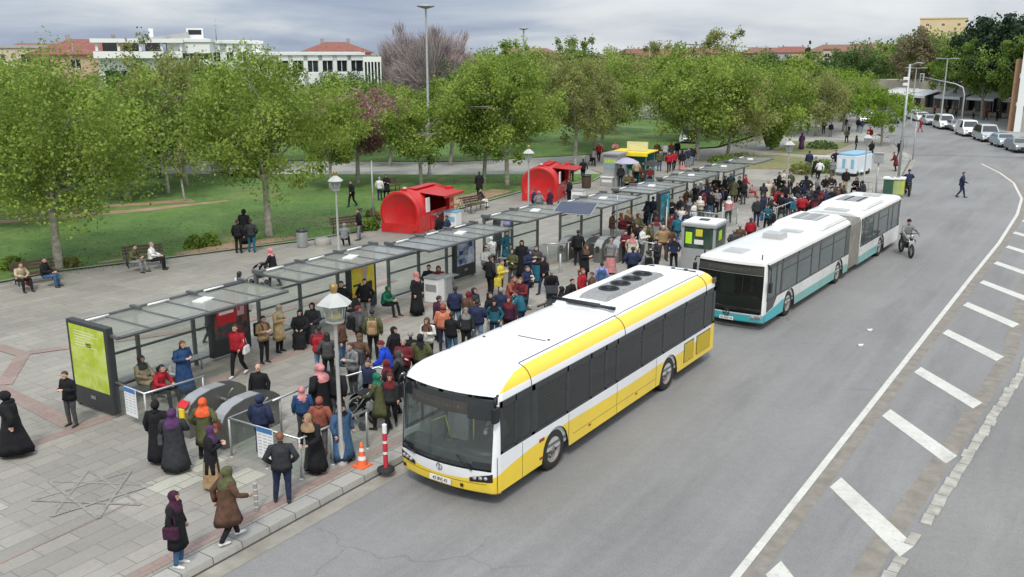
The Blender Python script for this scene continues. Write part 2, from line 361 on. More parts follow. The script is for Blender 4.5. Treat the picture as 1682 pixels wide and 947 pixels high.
# road markings
WL = [(5.02, -12), (5.02, 0), (5.02, 28), (5.05, 37), (4.85, 47), (4.4, 54), (3.1, 62), (1.5, 68), (-.6, 74)]
b = MB(); ribbon(WL, .16, .006, b)
def hb(x, y, n=1): 
    b.f([(x, y, .006), (x+.08, y+.62, .006), (x+2.05, y-1.6, .006), (x+1.9, y-2.2, .006)])
for y in (-3.6, 1.0, 5.2, 10.1, 14.2, 18.9, 23.2, 27.4, 31.7, 36, 40.3, 44.6): hb(5.45 if y < 40 else 5.3, y)
b.build('painted_lines', M_line, kind='structure')
b = MB(); ribbon([(x+.24, y) for x, y in WL], .3, .0035, b); ribbon([(6.8, -12), (6.95, 3), (7.35, 10), (7.6, 18), (7.0, 30), (6.8, 60)], .42, .0035, b); b.build('sandy_strip', M_tan, kind='structure')
poly('far_lane', [(7.6, -40), (7.6, 3), (8.1, 12), (8.3, 18), (8.0, 28), (8.0, 60), (29, 27), (59, -40)], .003, M_lane)
b = MB()
y = -8
while y < 46:
    x = 7.24+.056*max(0, min(y, 16))+(-.02*max(0, y-22)); l_ = rnd.uniform(.25, .6)
    if rnd.random() < .95:
        b.box((x+rnd.uniform(-.025, .025), y+l_/2, .012), (rnd.uniform(.19, .26), l_*.98, .05), rz=rnd.uniform(-.05, .05)-.03, bev=.012)
    y += l_+rnd.uniform(0, .03)
b.build('broken_kerb_stones', mat('old_kerb_stone', (.36, .35, .31), .9, 0, .3, 3, .4, 20, dirt=.5), kind='structure')
b = MB(); ribbon([(-6.8, 77.7), (-4, 79.6), (10, 84)], .9, .004, b); b.build('trench_patch', M_asph2, kind='structure')
# small litter on the road
for px, py in ((1428, 543), (1413, 568)):
    p = at(px, py, 0); b = MB(); b.box((0, 0, .03), (.14, .1, .06), rz=.5, bev=.02); b.box((.05, .03, .05), (.08, .06, .04), rz=1.1, bev=.01)
    o = b.build('litter', M_white); o.location = p; tag(o, 'small crumpled white litter lying on the open road '+('nearest the teal bus' if py < 550 else 'nearer the white line'), 'litter')
FK = [(x+.2, y) for x, y in FARK]
poly('far_pavement', FARK+[(-30, 230), (0, 140), (20, 95), (90, 60), (110, -60)], .13, M_pave2, thick=.14)
# ---------------------------------------------------------------- buses
def livery(name, L, base, accent, lo, hi, dirt=.12, blend=None):
    "paint: accent below the line lo(y), and between hi's two lines (lists of (y, z))"
    m = bpy.data.materials.new(name); m.use_nodes = True
    n, l = m.node_tree.nodes, m.node_tree.links; b = n['Principled BSDF']; b.inputs['Roughness'].default_value = .3; b.inputs['Coat Weight'].default_value = .3
    t = n.new('ShaderNodeTexCoord'); s = n.new('ShaderNodeSeparateXYZ'); l.new(t.outputs['Object'], s.inputs[0])
    yn = n.new('ShaderNodeMath'); yn.operation = 'DIVIDE'; yn.inputs[1].default_value = L; l.new(s.outputs[1], yn.inputs[0])
    def curve(pts):
        c = n.new('ShaderNodeFloatCurve'); cv = c.mapping.curves[0]
        pts = [(min(max(p[0]/L, 0), 1), p[1]/3) for p in pts]
        cv.points[0].location = pts[0]; cv.points[1].location = pts[-1]
        for p in pts[1:-1]: cv.points.new(*p)
        for p in cv.points: p.handle_type = 'VECTOR'
        c.mapping.update(); l.new(yn.outputs[0], c.inputs['Value'])
        q = n.new('ShaderNodeMath'); q.operation = 'MULTIPLY'; q.inputs[1].default_value = 3; l.new(c.outputs[0], q.inputs[0]); return q.outputs[0]
    def cmp(a, b_, op='LESS_THAN'):
        q = n.new('ShaderNodeMath'); q.operation = op; l.new(a, q.inputs[0]); l.new(b_, q.inputs[1]); return q.outputs[0]
    f = cmp(s.outputs[2], curve(lo))
    if hi:
        a = cmp(s.outputs[2], curve(hi[0]), 'GREATER_THAN'); c = cmp(s.outputs[2], curve(hi[1]))
        q = cmp(a, c, 'MULTIPLY'); f = cmp(f, q, 'ADD')
    mx = n.new('ShaderNodeMixRGB'); mx.inputs[1].default_value = (*base, 1); mx.inputs[2].default_value = (*accent, 1); l.new(f, mx.inputs[0]); out = mx.outputs[0]
    if blend:   # second accent colour towards the rear
        mr = n.new('ShaderNodeMapRange'); mr.inputs[1].default_value = blend[1]; mr.inputs[2].default_value = blend[2]; l.new(s.outputs[1], mr.inputs[0])
        m3 = n.new('ShaderNodeMixRGB'); m3.inputs[1].default_value = (*accent, 1); m3.inputs[2].default_value = (*blend[0], 1); l.new(mr.outputs[0], m3.inputs[0]); l.new(m3.outputs[0], mx.inputs[2])
    z = n.new('ShaderNodeTexNoise'); z.inputs['Scale'].default_value = 1.1; z.inputs['Detail'].default_value = 9; z.inputs['Roughness'].default_value = .65; l.new(t.outputs['Object'], z.inputs['Vector'])
    # road grime gathers low on the sides
    lowz = n.new('ShaderNodeMapRange'); lowz.inputs[1].default_value = .3; lowz.inputs[2].default_value = 1.5; lowz.inputs[3].default_value = 1; lowz.inputs[4].default_value = .3; l.new(s.outputs[2], lowz.inputs[0])
    mr = n.new('ShaderNodeMapRange'); mr.inputs[1].default_value = .36; mr.inputs[2].default_value = .72; mr.inputs[4].default_value = dirt*2; l.new(z.outputs[0], mr.inputs[0])
    q = n.new('ShaderNodeMath'); q.operation = 'MULTIPLY'; l.new(mr.outputs[0], q.inputs[0]); l.new(lowz.outputs[0], q.inputs[1])
    m4 = n.new('ShaderNodeMixRGB'); m4.inputs[2].default_value = (.22, .2, .165, 1); l.new(q.outputs[0], m4.inputs[0]); l.new(out, m4.inputs[1]); l.new(m4.outputs[0], b.inputs['Base Color'])
    return m
def bus_ring(Wd, y0, y1, ys, z, si, fi, ri, rc, bulge, nf=9, na=5, rfac=1):
    "one plan outline; starts at the right side's front, goes back, round the rear, forward along the left, across the front"
    h = Wd/2-si; out = []; yf = y0+fi; yr = y1-ri
    for y in ys: out.append((h, min(max(y, yf+bulge+rc), yr-rc), z))
    for k in range(1, na+1): a = math.pi/2*k/na; out.append((h-rc+rc*math.cos(a), yr-rc+rc*math.sin(a), z))
    xs = [-(h-rc)+2*(h-rc)*k/nf for k in range(nf+1)][::-1]
    for x in xs[1:]: out.append((x, yr, z))
    for k in range(1, na+1): a = math.pi/2+math.pi/2*k/na; out.append((-(h-rc)+rc*math.cos(a), yr-rc+rc*math.sin(a), z))
    for y in ys[::-1][1:]: out.append((-h, min(max(y, yf+bulge+rc), yr-rc), z))
    for k in range(1, na+1): a = math.pi+math.pi/2*k/na; out.append((-(h-rc)+rc*math.cos(a), yf+bulge+rc+rc*math.sin(a), z))
    for x in xs[::-1][1:]: out.append((x, yf+bulge*(x/(h-rc))**2, z))
    for k in range(1, na): a = 1.5*math.pi+math.pi/2*k/na; out.append((h-rc+rc*math.cos(a), yf+bulge+rc+rc*math.sin(a), z))
    return out
def side_panel(b, x, y0, y1, z0, z1, wheels, r=.56, sgn=1, mi=0, holes=()):
    "lower side with round wheel arches; drawn as vertical slivers"
    N = max(8, int((y1-y0)/.07)); prev = None
    for k in range(N+1):
        y = y0+(y1-y0)*k/N; lo = z0
        for wy in wheels:
            dd = abs(y-wy)
            if dd < r: lo = max(lo, .5+math.sqrt(r*r-dd*dd)-.02)
        if prev is not None:
            P = [(x, prev[0], prev[1]), (x, y, lo), (x, y, z1), (x, prev[0], z1)]
            b.f(P if sgn > 0 else P[::-1], mi)
        prev = (y, lo)
def wheel(root, x, y, r, sg, name='wheel'):
    M = Matrix.Rotation(math.pi/2, 4, 'Y')
    b = MB(); b.lathe([(r*.62, -.14), (r*.9, -.145), (r, -.1), (r, .1), (r*.9, .145), (r*.62, .14)], (0, 0, 0), 26, 0, M)
    t = b.build(name, M_rubber, root); t.location = (x, y, r)
    b = MB(); s = sg
    b.lathe([(.001, s*.13), (r*.17, s*.13), (r*.2, s*.08), (r*.3, s*.06), (r*.5, s*.05), (r*.56, s*.1), (r*.66, s*.135)], (0, 0, 0), 22, 0, M)
    for k in range(10):
        a = 2*math.pi*k/10; b.lathe([(.001, s*.1), (.02, s*.1), (.024, s*.05)], (0, math.cos(a)*r*.32, math.sin(a)*r*.32), 6, 0, M)
        b.box((s*.05, math.cos(a+.3)*r*.43, math.sin(a+.3)*r*.43), (.02, .045, .045), mi=1)
    o = b.build('rim', [M_hub, M_black], t); return t
def text_mesh(name, s, size, m, parent, loc, rot, ext=.004):
    cu = bpy.data.curves.new(name, 'FONT'); cu.body = s; cu.size = size; cu.align_x = 'CENTER'; cu.align_y = 'CENTER'; cu.extrude = ext
    o = bpy.data.objects.new(name, cu); COL.objects.link(o)
    dg = bpy.context.evaluated_depsgraph_get(); me = bpy.data.meshes.new_from_object(o.evaluated_get(dg)); bpy.data.objects.remove(o)
    me.materials.clear(); me.materials.append(m)
    o = bpy.data.objects.new(name, me); COL.objects.link(o); o.parent = parent; o.location = loc; o.rotation_euler = rot; return o
M_seat = mat('seat_fabric', (.05, .09, .16), .8); M_int = mat('bus_interior', (.45, .47, .45), .7); M_floor = mat('bus_floor', (.12, .12, .12), .8)
M_led = mat('led_panel', (.05, .047, .042), .35)
M_amber = mat('amber_led', (.075, .068, .055), .5)
M_hl = mat('headlamp', (.3, .31, .32), .12, .2, .4, 14)
M_plate = mat('plate', (.7, .7, .68), .5)
M_ylw = mat('handrail_yellow', (.6, .55, .05), .5)
M_pill = mat('window_pillar', (.07, .075, .08), .4)
M_hatch = mat('roof_hatch', (.42, .43, .42), .5, 0, .1, 4, dirt=.3)
M_grill = mat('grille', (.1, .085, .04), .7, .2, .3, 30)
M_fan = mat('fan_grille', (.03, .03, .032), .6, .4, .3, 30)
M_acg = mat('ac_housing', (.3, .3, .29), .5, .3, .2, 8)

def bus_section(root, Wd, y0, y1, L, liv, rows, wb, wt, zs, ys, wins, wheels, front, rear, sidedark=True, inner=True, skirt=.36, wy0=.4, drv=None, rc0=.16, body_name='body', wmat=None, bandmat=None):
    """rows: list (z, side inset, front inset, rear inset, corner radius, bulge) from skirt to roof.
    Side glazing band between wb and wt from wy0 to the rear; wins = list of (ya, yb)."""
    b = MB(); na, nf = 5, 9; ns = len(ys)
    rings = [bus_ring(Wd, y0, y1, ys, z, si, fi, ri, rc, bu, nf, na) for z, si, fi, ri, rc, bu in rows]
    P = len(rings[0]); iR = range(0, ns-1); iRear = range(ns-1, ns-1+2*na+nf); iL = range(ns-1+2*na+nf, 2*ns-2+2*na+nf)
    V = [[b.bm.verts.new(p) for p in rg] for rg in rings]
    for q in range(len(V)-1):
        za, zb_ = rows[q][0], rows[q+1][0]; zc = (za+zb_)/2
        for k in range(P):
            k2 = (k+1) % P; side = k in iR or k in iL; c = sum((v.co for v in (V[q][k], V[q][k2], V[q+1][k2], V[q+1][k])), Vector())/4
            if side and zc < wb: continue                          # the lower panel is drawn apart
            if side and wb < zc < wt and wy0 < c.y-y0 and not (c.y > y1-.1 and rear): continue
            isf = k > iL[-1]
            if isf and front and front[0] < zc < front[1] and abs(c.x) < Wd/2-.07: continue
            if isf and not front and zc < wt and abs(c.x) < Wd/2-.25 : continue
            if (not rear) and k in iRear and zc < wt and abs(c.x) < Wd/2-.25: continue
            if rear and k in iRear and 1.45 < zc < wt-.1 and abs(c.x) < Wd/2-.3: mi = 1
            else: mi = 0
            try: fc = b.bm.faces.new((V[q][k], V[q][k2], V[q+1][k2], V[q+1][k])); fc.material_index = mi; fc.smooth = True
            except ValueError: pass
    try: fc = b.bm.faces.new(V[-1]); fc.smooth = True; bmesh.ops.triangulate(b.bm, faces=[fc])
    except ValueError: pass
    si0 = rows[0][1]
    ya, yb = ys[0], ys[-1]
    side_panel(b, Wd/2, ya, yb, skirt, wb, wheels, sgn=1); side_panel(b, -Wd/2, ya, yb, skirt, wb, wheels, sgn=-1)
    body = b.build(body_name, [liv, M_dkgl], root)
    md = body.modifiers.new('s', 'EDGE_SPLIT'); md.split_angle = R(32)
    # underbody
    b = MB(); b.box2((-Wd/2+.12, y0+.35, .38), (Wd/2-.12, y1-.1, .5))
    for wy in wheels:
        for s in (-1, 1):
            b.ring([[Vector((s*(Wd/2-dx_), wy+.57*math.cos(math.pi*k/16), .48+.57*math.sin(math.pi*k/16))) for k in range(17)] for dx_ in (.02, .5)], False)
            b.box((s*(Wd/2-.52), wy, .8), (.02, 1.15, .6))
    b.build('chassis', M_black, root)
    # glazing band
    b = MB(); bm_ = bandmat or M_dkgl
    for s in (-1, 1):
        x = s*(Wd/2-.012); e = sorted([ya]+[v for w_ in wins for v in w_]+[yb])
        cur = y0+wy0
        for (wa, wb_) in wins+[(yb, yb)]:
            if wa > cur: b.box2((x-.012, cur, wb), (x+.012, wa, wt))
            cur = wb_
        b.box2((x-.012, y0+wy0, wb), (x+.012, yb, wb+.07)); b.box2((x-.012, y0+wy0, wt-.13), (x+.012, yb, wt))
    b.build('window_surround', bm_, root)
    for s in (-1, 1):
        for i, (wa, wb_) in enumerate(wins):
            b = MB(); x = s*(Wd/2-.018); b.f([(x, wa, wb+.07), (x, wb_, wb+.07), (x, wb_, wt-.13), (x, wa, wt-.13)])
            if (wb_-wa) > 1.1: b.box2((x-.006, wa, wt-.42), (x+.01, wb_, wt-.395), 1)
            for yy in (wa, wb_): b.box2((x-.008, yy-.012, wb+.07), (x+.012, yy+.012, wt-.13), 2)
            b.build('window', [wmat or M_tint, M_dark, M_pill], root)
    if inner:
        b = MB(); b.box2((-Wd/2+.05, y0+.5, .6), (Wd/2-.05, y1-.2, .66), 0)
        b.box2((-Wd/2+.06, y0+.3, .5), (-Wd/2+.1, y1-.3, wb), 1); b.box2((Wd/2-.1, y0+.3, .5), (Wd/2-.06, y1-.3, wb), 1)
        b.box2((-Wd/2+.15, y0+1.6, wt-.05), (Wd/2-.15, y1-.3, wt+.02), 1)
        y = y0+3.0
        while y < y1-1.2:
            if not any(abs(y-(wa)) < .4 for wa in ()):
                for x in (-.95, -.52, .52, .95): b.box2((x-.19, y, .95), (x+.19, y+.42, 1.04), 2, .02); b.box2((x-.19, y+.38, .98), (x+.19, y+.46, 1.6), 2, .02)
                b.tube([(.28, y, .62), (.28, y, wt)], .018, 6, 3); b.tube([(-.28, y+.4, .62), (-.28, y+.4, wt)], .018, 6, 3)
            y += .85
        b.build('interior', [M_floor, M_int, M_seat, M_ylw], root)
    return body
def cab(root, Wd, y0, driver=True):
    b = MB(); b.box2((-Wd/2+.1, y0+.25, .55), (Wd/2-.1, y0+.7, 1.08), 0, .05); b.ell((.55, y0+.62, 1.05), (.55, .3, .16), 8, 1)
    b.box2((-Wd/2+.35, y0+1.5, .7), (-.35, y0+1.56, 2.0), 2); b.box2((.05, y0+1.95, .7), (Wd/2-.1, y0+2.0, 2.2), 2)
    b.tube([(.1, y0+1.1, .7), (.1, y0+1.1, 2.3)], .02, 6, 3); b.tube([(-1.05, y0+.9, 1.2), (-.6, y0+1.0, 1.45), (-.5, y0+1.1, .8)], .02, 6, 3)
    b.box2((.3, y0+1.3, .85), (.85, y0+1.75, 1.0), 4, .03); b.box2((.3, y0+1.68, .95), (.85, y0+1.8, 1.75), 4, .03)
    b.build('dashboard', [M_dark, M_black, M_int, M_ylw, M_seat], root)
    b = MB(); M = Matrix.Rotation(R(35), 4, 'X')
    pts = [(M @ Vector((.22*math.cos(a), .22*math.sin(a), 0)))+Vector((.57, y0+.98, 1.28)) for a in [2*math.pi*k/16 for k in range(17)]]
    b.tube(pts, .016, 6); b.tube([(.57, y0+.98, 1.28), (.57, y0+.8, 1.05)], .03, 6); b.build('steering_wheel', M_black, root)

# ---- the yellow and white bus
bus1 = thing('city_bus', 'white and yellow single city bus with wide dark windscreen waiting at the kerb', 'bus', (-1.275, 0, 0), R(.0))
L1, W1 = 12.15, 2.55
liv1 = livery('bus_white_yellow', L1, (.78, .785, .8), (.84, .6, .035),
    [(0, .62), (.25, .74), (.8, .84), (1.6, .92), (2.3, .96), (3.2, .98), (4.2, .96), (6.5, .93), (8.0, .96), (9.3, .9), (10.2, .93), (11.6, 1.0), (11.75, 1.1), (L1, 3.0)],
    ([(0, 2.9), (.36, 2.6), (.5, 2.49), (2.5, 2.49), (L1, 2.49)], [(0, 2.3), (.36, 2.46), (.75, 2.62), (1.2, 2.71), (1.8, 2.745), (L1, 2.75)]), .13)
ys1 = [.42, .5, .9, 1.3, 1.75, 2.3, 3, 4, 5, 6, 7, 8, 9, 10, 11, 11.7, 12.0]
rows1 = [(.30, .03, .16, .03, .2, .14), (.36, .0, .07, .0, .2, .16), (.6, 0, .01, 0, .2, .17), (.86, 0, .0, 0, .2, .17), (1.19, 0, .03, 0, .2, .17), (1.75, 0, .08, .01, .2, .17), (2.28, .015, .15, .03, .2, .17), (2.34, .02, .16, .03, .2, .17),
    (2.44, .03, .18, .03, .2, .17), (2.54, .06, .23, .05, .22, .18), (2.63, .115, .33, .08, .24, .18), (2.70, .19, .48, .11, .27, .18), (2.745, .28, .68, .14, .3, .18), (2.77, .36, .9, .17, .3, .18), (2.79, .5, 1.3, .3, .3, .1), (2.8, .7, 1.8, .5, .3, .05)]
bus_section(bus1, W1, 0, L1, L1, liv1, rows1, 1.19, 2.34, None, ys1,
    [(.5, .98), (1.02, 1.62), (1.75, 3.1), (3.17, 4.2), (4.27, 4.95), (5.02, 5.55), (5.62, 7.0), (7.07, 8.3), (8.37, 9.75), (9.82, 11.2), (11.27, 11.85)], (2.62, 8.75), (.93, 2.4), True, wy0=.42)
cab(bus1, W1, 0)
for y in (2.62, 8.75):
    for s in (-1, 1): wheel(bus1, s*(W1/2-.19), y, .49, s)
def front_glass(root, Wd, rows, za, zb, inset=.012, m=None, frit=True, disp=None, name='windscreen', x0=None):
    "pane following the front's curve between two heights"
    def row(z):
        for i in range(len(rows)-1):
            if rows[i][0] <= z <= rows[i+1][0]:
                t = (z-rows[i][0])/(rows[i+1][0]-rows[i][0]); return [rows[i][j]*(1-t)+rows[i+1][j]*t for j in range(1, 6)]
    def pt(u, z, off):
        si, fi, ri, rc, bu = row(z); h = Wd/2-si; xc = h-rc; 
        if abs(u) <= .86: x = u/.86*xc; y = fi+bu*(x/xc)**2
        else:
            a = (abs(u)-.86)/.14*R(52); x = math.copysign(xc+rc*math.sin(a), u); y = fi+bu+rc-rc*math.cos(a)
        return Vector((x, y+off, z))
    def patch(b, u0, u1, z0, z1, off, mi=0, nu=14, nz=4, lo=None):
        g = []
        for i in range(nz+1):
            r_ = []
            for k in range(nu+1):
                u = u0+(u1-u0)*k/nu; z = z0+(z1-z0)*i/nz
                if lo and i == 0: z = z0+lo(u)
                r_.append(pt(u, z, off))
            g.append(r_)
        b.ring(g, False, mi)
    return pt, patch
pt, patch = front_glass(bus1, W1, rows1, .93, 2.4)
b = MB(); patch(b, -1, 1, .95, 2.32, .012); b.build('windscreen', M_wind, bus1)
b = MB(); patch(b, -1, 1, 2.1, 2.38, .004); patch(b, -1, 1, .9, .985, .004); patch(b, -1, -.965, .95, 2.2, .004, nu=2); patch(b, .955, 1, .95, 2.2, .004, nu=2)
patch(b, -.97, -.62, .98, 1.04, .0045); patch(b, .62, .97, .98, 1.04, .0045); patch(b, .5, .97, 1.95, 2.12, .0045); b.build('windscreen_border', M_dkgl, bus1)
b = MB(); patch(b, -.72, .5, 2.02, 2.27, -.004); b.build('destination_display', M_led, bus1)
b = MB()
for i in range(14): patch(b, -.6+i*.075, -.6+i*.075+(.03 if i % 3 else .05), 2.11, 2.11+(.05 if i % 2 else .07), -.006, nu=1, nz=1)
b.build('display_text', M_amber, bus1)
b = MB(); p0, p1, p2 = pt(.15, .93, -.03), pt(.42, 1.22, -.03), pt(.2, 1.25, -.03); b.tube([pt(.64, .87, -.04), pt(.36, 1.16, -.05)], .02, 5); b.tube([pt(-.55, .9, -.04), pt(-.8, .95, -.05)], .02, 5); b.build('wiper', M_black, bus1)
for s in (-1, 1):
    b = MB(); u0, u1 = (.6, .98) if s > 0 else (-.98, -.6)
    g = []
    for i in range(4):
        z = .60+.18*i/3; r_ = []
        for k in range(9):
            t = k/8; u = s*(.58+.4*t); zz_ = .6+(.09+.1*t)*i/3+.05*t*0+.03*t; r_.append(pt(u, zz_, -.012))
        g.append(r_ if s > 0 else r_[::-1])
    b.ring(g, False, 0)
    for t in (.25, .5, .72):
        p = pt(s*(.58+.4*t), .69+.04*t, -.03); b.ell(p, (.05, .03, .04), 6, 1)
    b.build('headlight', [M_black, M_hl], bus1)
b = MB(); c = pt(0, .48, -.02); b.box(c, (.56, .02, .12)); pl = b.build('number_plate', M_plate, bus1)
text_mesh('plate_text', '42 BVJ 42', .1, M_black, pl, (c.x, c.y-.013, c.z), (math.pi/2, 0, 0))
b = MB(); c = pt(0, .78, -.015); b.lathe([(.07, -.01), (.085, 0), (.07, .01), (.06, 0), (.07, -.01)], c, 14, 0, Matrix.Rotation(math.pi/2, 4, 'X')); b.box((c.x, c.y, c.z), (.03, .012, .12)); b.build('badge', M_steel, bus1)
b = MB(); 
for u in (-.9, .42): b.box(pt(u, .46, -.01), (.07, .02, .07))
patch(b, -.98, .98, .555, .565, -.003)
b.build('tow_eye_cover', M_black, bus1)
b = MB(); b.box((W1/2+.006, 2.02, .95), (.012, .2, .07)); b.box((W1/2+.006, 2.0, .52), (.012, .13, .05)); b.box((W1/2+.006, 4.2, .55), (.012, .1, .04)); b.box((W1/2+.006, 6.7, .55), (.012, .1, .04))
b.build('side_marker', mat('marker_red', (.25, .04, .02), .4), bus1)
b = MB()
for y in (1.25, 3.2, 5.6, 7.9): b.box2((W1/2-.001, y-.006, .37), (W1/2+.003, y+.006, 1.17))
b.box2((W1/2-.001, .3, .36), (W1/2+.003, .315, 1.17)); b.box2((W1/2-.001, 3.4, .6), (W1/2+.003, 7.9, .608))
b.build('panel_seam', M_dark, bus1)
for y0_, y1_ in ((9.75, 10.45), (10.65, 11.7)):
    b = MB(); b.box2((W1/2-.01, y0_, .52), (W1/2+.012, y1_, 1.1), 0)
    for i in range(12): b.box2((W1/2+.008, y0_+.03, .55+i*.045), (W1/2+.022, y1_-.03, .565+i*.045), 1)
    b.build('engine_grille', [M_grill, M_yel], bus1)
b = MB(); b.box2((W1/2-.05, 11.78, 2.47), (W1/2+.004, 11.98, 2.62)); b.build('side_vent', M_grill, bus1)
# roof seams, rail, cooling unit
b = MB()
def roofline(y, a, bb, xs=1):
    pts = []
    for z, si, fi, ri, rc, bu in rows1:
        if z > a and si < bb: pts.append((xs*(W1/2-si+.004), y+ (0 if si < .2 else 0), z+.004))
    b.tube(pts, .011, 4)
for y in (1.62, 6.0, 11.3): roofline(y, 2.3, .4); roofline(y, 2.3, .4, -1)
b.tube([(W1/2-.36, 1.65, 2.778), (W1/2-.36, 6.0, 2.778)], .01, 4); b.tube([(W1/2-.36, 6, 2.778), (W1/2-.36, 11.4, 2.778)], .008, 4)
b.build('roof_seam', M_dark, bus1)
b = MB(); g = []
for y, xx, z in ((6.1, .92, 2.79), (6.25, .9, 2.9), (6.6, .88, 2.93), (11.0, .88, 2.93), (11.2, .9, 2.88), (11.35, .92, 2.79)):
    g.append([(-xx-.04, y, 2.79), (-xx, y, z-.02), (-xx+.12, y, z), (0, y, z+.015), (xx-.12, y, z), (xx, y, z-.02), (xx+.04, y, 2.79)])
b.ring(g, False, 0, False); cp = b.build('roof_cowl', mat('roof_white', (.78, .79, .79), .4, 0, .04), bus1)
b = MB(); g = []
for y, z in ((6.55, 2.935), (6.65, 3.03), (7.0, 3.05), (9.9, 3.05), (10.1, 2.94)):
    g.append([(-.42, y, 2.93), (-.38, y, z), (.38, y, z), (.42, y, 2.93)])
b.ring(g, False, 0, False); ac = b.build('cooling_unit', M_acg, bus1)
for i in range(4):
    b = MB(); b.lathe([(.001, .02), (.06, .025), (.07, .0), (.23, .0), (.27, .02), (.29, .0)], (0, 7.45+i*.68, 3.06), 18)
    for k in range(6): a = math.pi*k/6; b.box((0, 7.45+i*.68, 3.068), (.46, .012, .012), rz=a)
    b.build('fan', M_fan, ac)
b = MB(); b.tube([(-1.05, 6.25, 2.93), (.75, 6.12, 2.93)], .045, 6); b.box((.8, 6.12, 2.93), (.16, .1, .07)); b.box((-.1, 6.22, 2.915), (.9, .25, .05), bev=.02); b.build('roof_bar', M_black, bus1); b = MB()
b.tube([(-1.1, 5.6, 2.81), (-1.0, 6.1, 2.84), (-1.05, 6.3, 2.9)], .03, 6); b.tube([(-.9, 11.3, 2.83), (.8, 11.5, 2.83)], .02, 5); b.tube([(-1.0, 10.6, 2.83), (-.6, 11.4, 2.85)], .025, 5)
for x, y in ((-.55, 11.35), (.1, 11.42), (.5, 11.45)): b.box((x, y, 2.85), (.1, .07, .06))
b.build('roof_pipe', M_black, bus1)
b = MB(); b.box((.25, 3.2, 2.805), (.75, .025, .012)); b.box((-.75, 2.7, 2.805), (.06, .04, .02)); b.box((.65, 3.3, 2.8), (.05, .05, .04)); b.box((-.9, 3.6, 2.805), (.05, .04, .03)); b.build('roof_fitting', M_dark, bus1)
# mirror
for s in (1, -1):
    b = MB(); b.tube([(s*1.17, .5, 2.46), (s*1.24, .28, 2.47), (s*1.27, .24, 2.3)], .03, 6); b.box((s*1.27, .25, 2.12), (.1, .2, .34), bev=.04); b.build('mirror', M_black, bus1)
b = MB(); b.ell((.57, 1.35, 1.62), (.1, .11, .13), 8, 0); b.ell((.57, 1.42, 1.28), (.22, .14, .28), 8, 1); b.tube([(.4, 1.3, 1.45), (.4, 1.1, 1.25), (.5, .98, 1.3)], .045, 6, 1)
o = b.build('person', [M_skin, mat('driver_shirt', (.5, .5, .52), .8)]); o.location = bus1.location; tag(o, 'bus driver in pale shirt seated behind the windscreen of the yellow bus', 'person')

# ---- the articulated white and teal bus
A2 = Vector((.33, 15.45, 0)); dv = Vector((.0322, .9995, 0)); nv = Vector((dv.y, -dv.x, 0)); L2 = 18.45
bus2 = thing('articulated_bus', 'white and teal articulated bus with grey bellows, stopped behind the yellow bus', 'bus', A2-nv*1.25, -math.atan2(dv.x, dv.y))
TEAL, TEAL2 = (.02, .43, .5), (.16, .45, .42)
liv2 = livery('bus_white_teal', L2, (.74, .745, .72), TEAL, [(0, .55), (.6, .62), (1.5, .7), (2.0, .78), (3.2, .62), (9.7, .64), (10.3, .2), (11.2, .2), (11.4, .62), (14.6, .66), (14.9, .1), (L2, .1)], None, .3, (TEAL2, 2.0, 2.6))
M_band2 = mat('grey_glass_band', (.045, .048, .045), .18, 0, .1, 1, spec=.6, dirt=.25)
M_win2 = mat('bus_window_grey', (.085, .11, .11), .07, 0, .25, .8, spec=1.0, dirt=.1)
ysA = [.4, .5, 1.0, 1.6, 2, 3, 4, 5, 6, 7, 8, 9, 9.7, 9.85]
def r2(fr, rr):
    o = []
    for z, si, fi, ri, rc, bu in [(.26, .03, .14, .02, .15, .1), (.32, 0, .06, 0, .15, .1), (.6, 0, .0, 0, .15, .1), (1.0, 0, .02, 0, .15, .1), (1.7, 0, .06, 0, .15, .1), (2.24, .02, .1, 0, .15, .1), (2.27, .025, .105, 0, .15, .1), (2.36, .05, .12, .01, .15, .1), (2.42, .12, .18, .03, .18, .1), (2.45, .22, .3, .08, .2, .1), (2.47, .4, .5, .2, .2, .05)]:
        o.append((z, si, fi if fr else 0, ri if rr else 0, rc if fr or rr else .05, bu if fr else 0))
    return o
rA = r2(True, False); rB = r2(False, True)
bus_section(bus2, 2.5, 0, 10.0, L2, liv2, rA, 1.02, 2.27, None, ysA, [(.5, 1.25), (1.32, 1.75), (1.9, 3.4), (3.47, 4.95), (5.02, 5.95), (6.02, 7.6), (7.67, 9.3)], (2.7, 8.6), (.74, 2.3), False, wy0=.38, skirt=.3, wmat=M_win2, bandmat=M_band2, body_name='front_body')
bus_section(bus2, 2.5, 11.4, L2, L2, liv2, rB, 1.02, 2.27, None, [11.5, 12, 13, 14, 15, 16, 17, 17.8, 18.2], [(11.6, 11.95), (12.15, 13.4), (13.47, 14.3), (14.4, 16.0), (16.07, 16.75), (16.85, 17.9)], (15.05,), False, True, wy0=.12, skirt=.3, wmat=M_win2, bandmat=M_band2, body_name='rear_body')
cab(bus2, 2.5, 0)
for y in (2.7, 8.6, 15.05):
    for s in (-1, 1): wheel(bus2, s*1.06, y, .47, s)
b = MB(); g = []
for i in range(29):
    y = 9.95+1.5*i/28; o_ = .0 if i % 2 else .05
    g.append([(1.25-o_, y, .36), (1.25-o_, y, 2.2), (1.15-o_, y, 2.36), (-1.15+o_, y, 2.36), (-1.25+o_, y, 2.2), (-1.25+o_, y, .36)])
b.ring(g, True, 0, False); b.build('bellows', mat('bellows_rubber', (.19, .185, .165), .85, 0, .2, 3, dirt=.6), bus2)
pt, patch = front_glass(bus2, 2.5, rA, .7, 2.3)
b = MB(); patch(b, -1, .96, .76, 1.97, .012); b.build('windscreen', glassmat('windscreen_dark', (.3, .37, .35), -.02, .02), bus2)
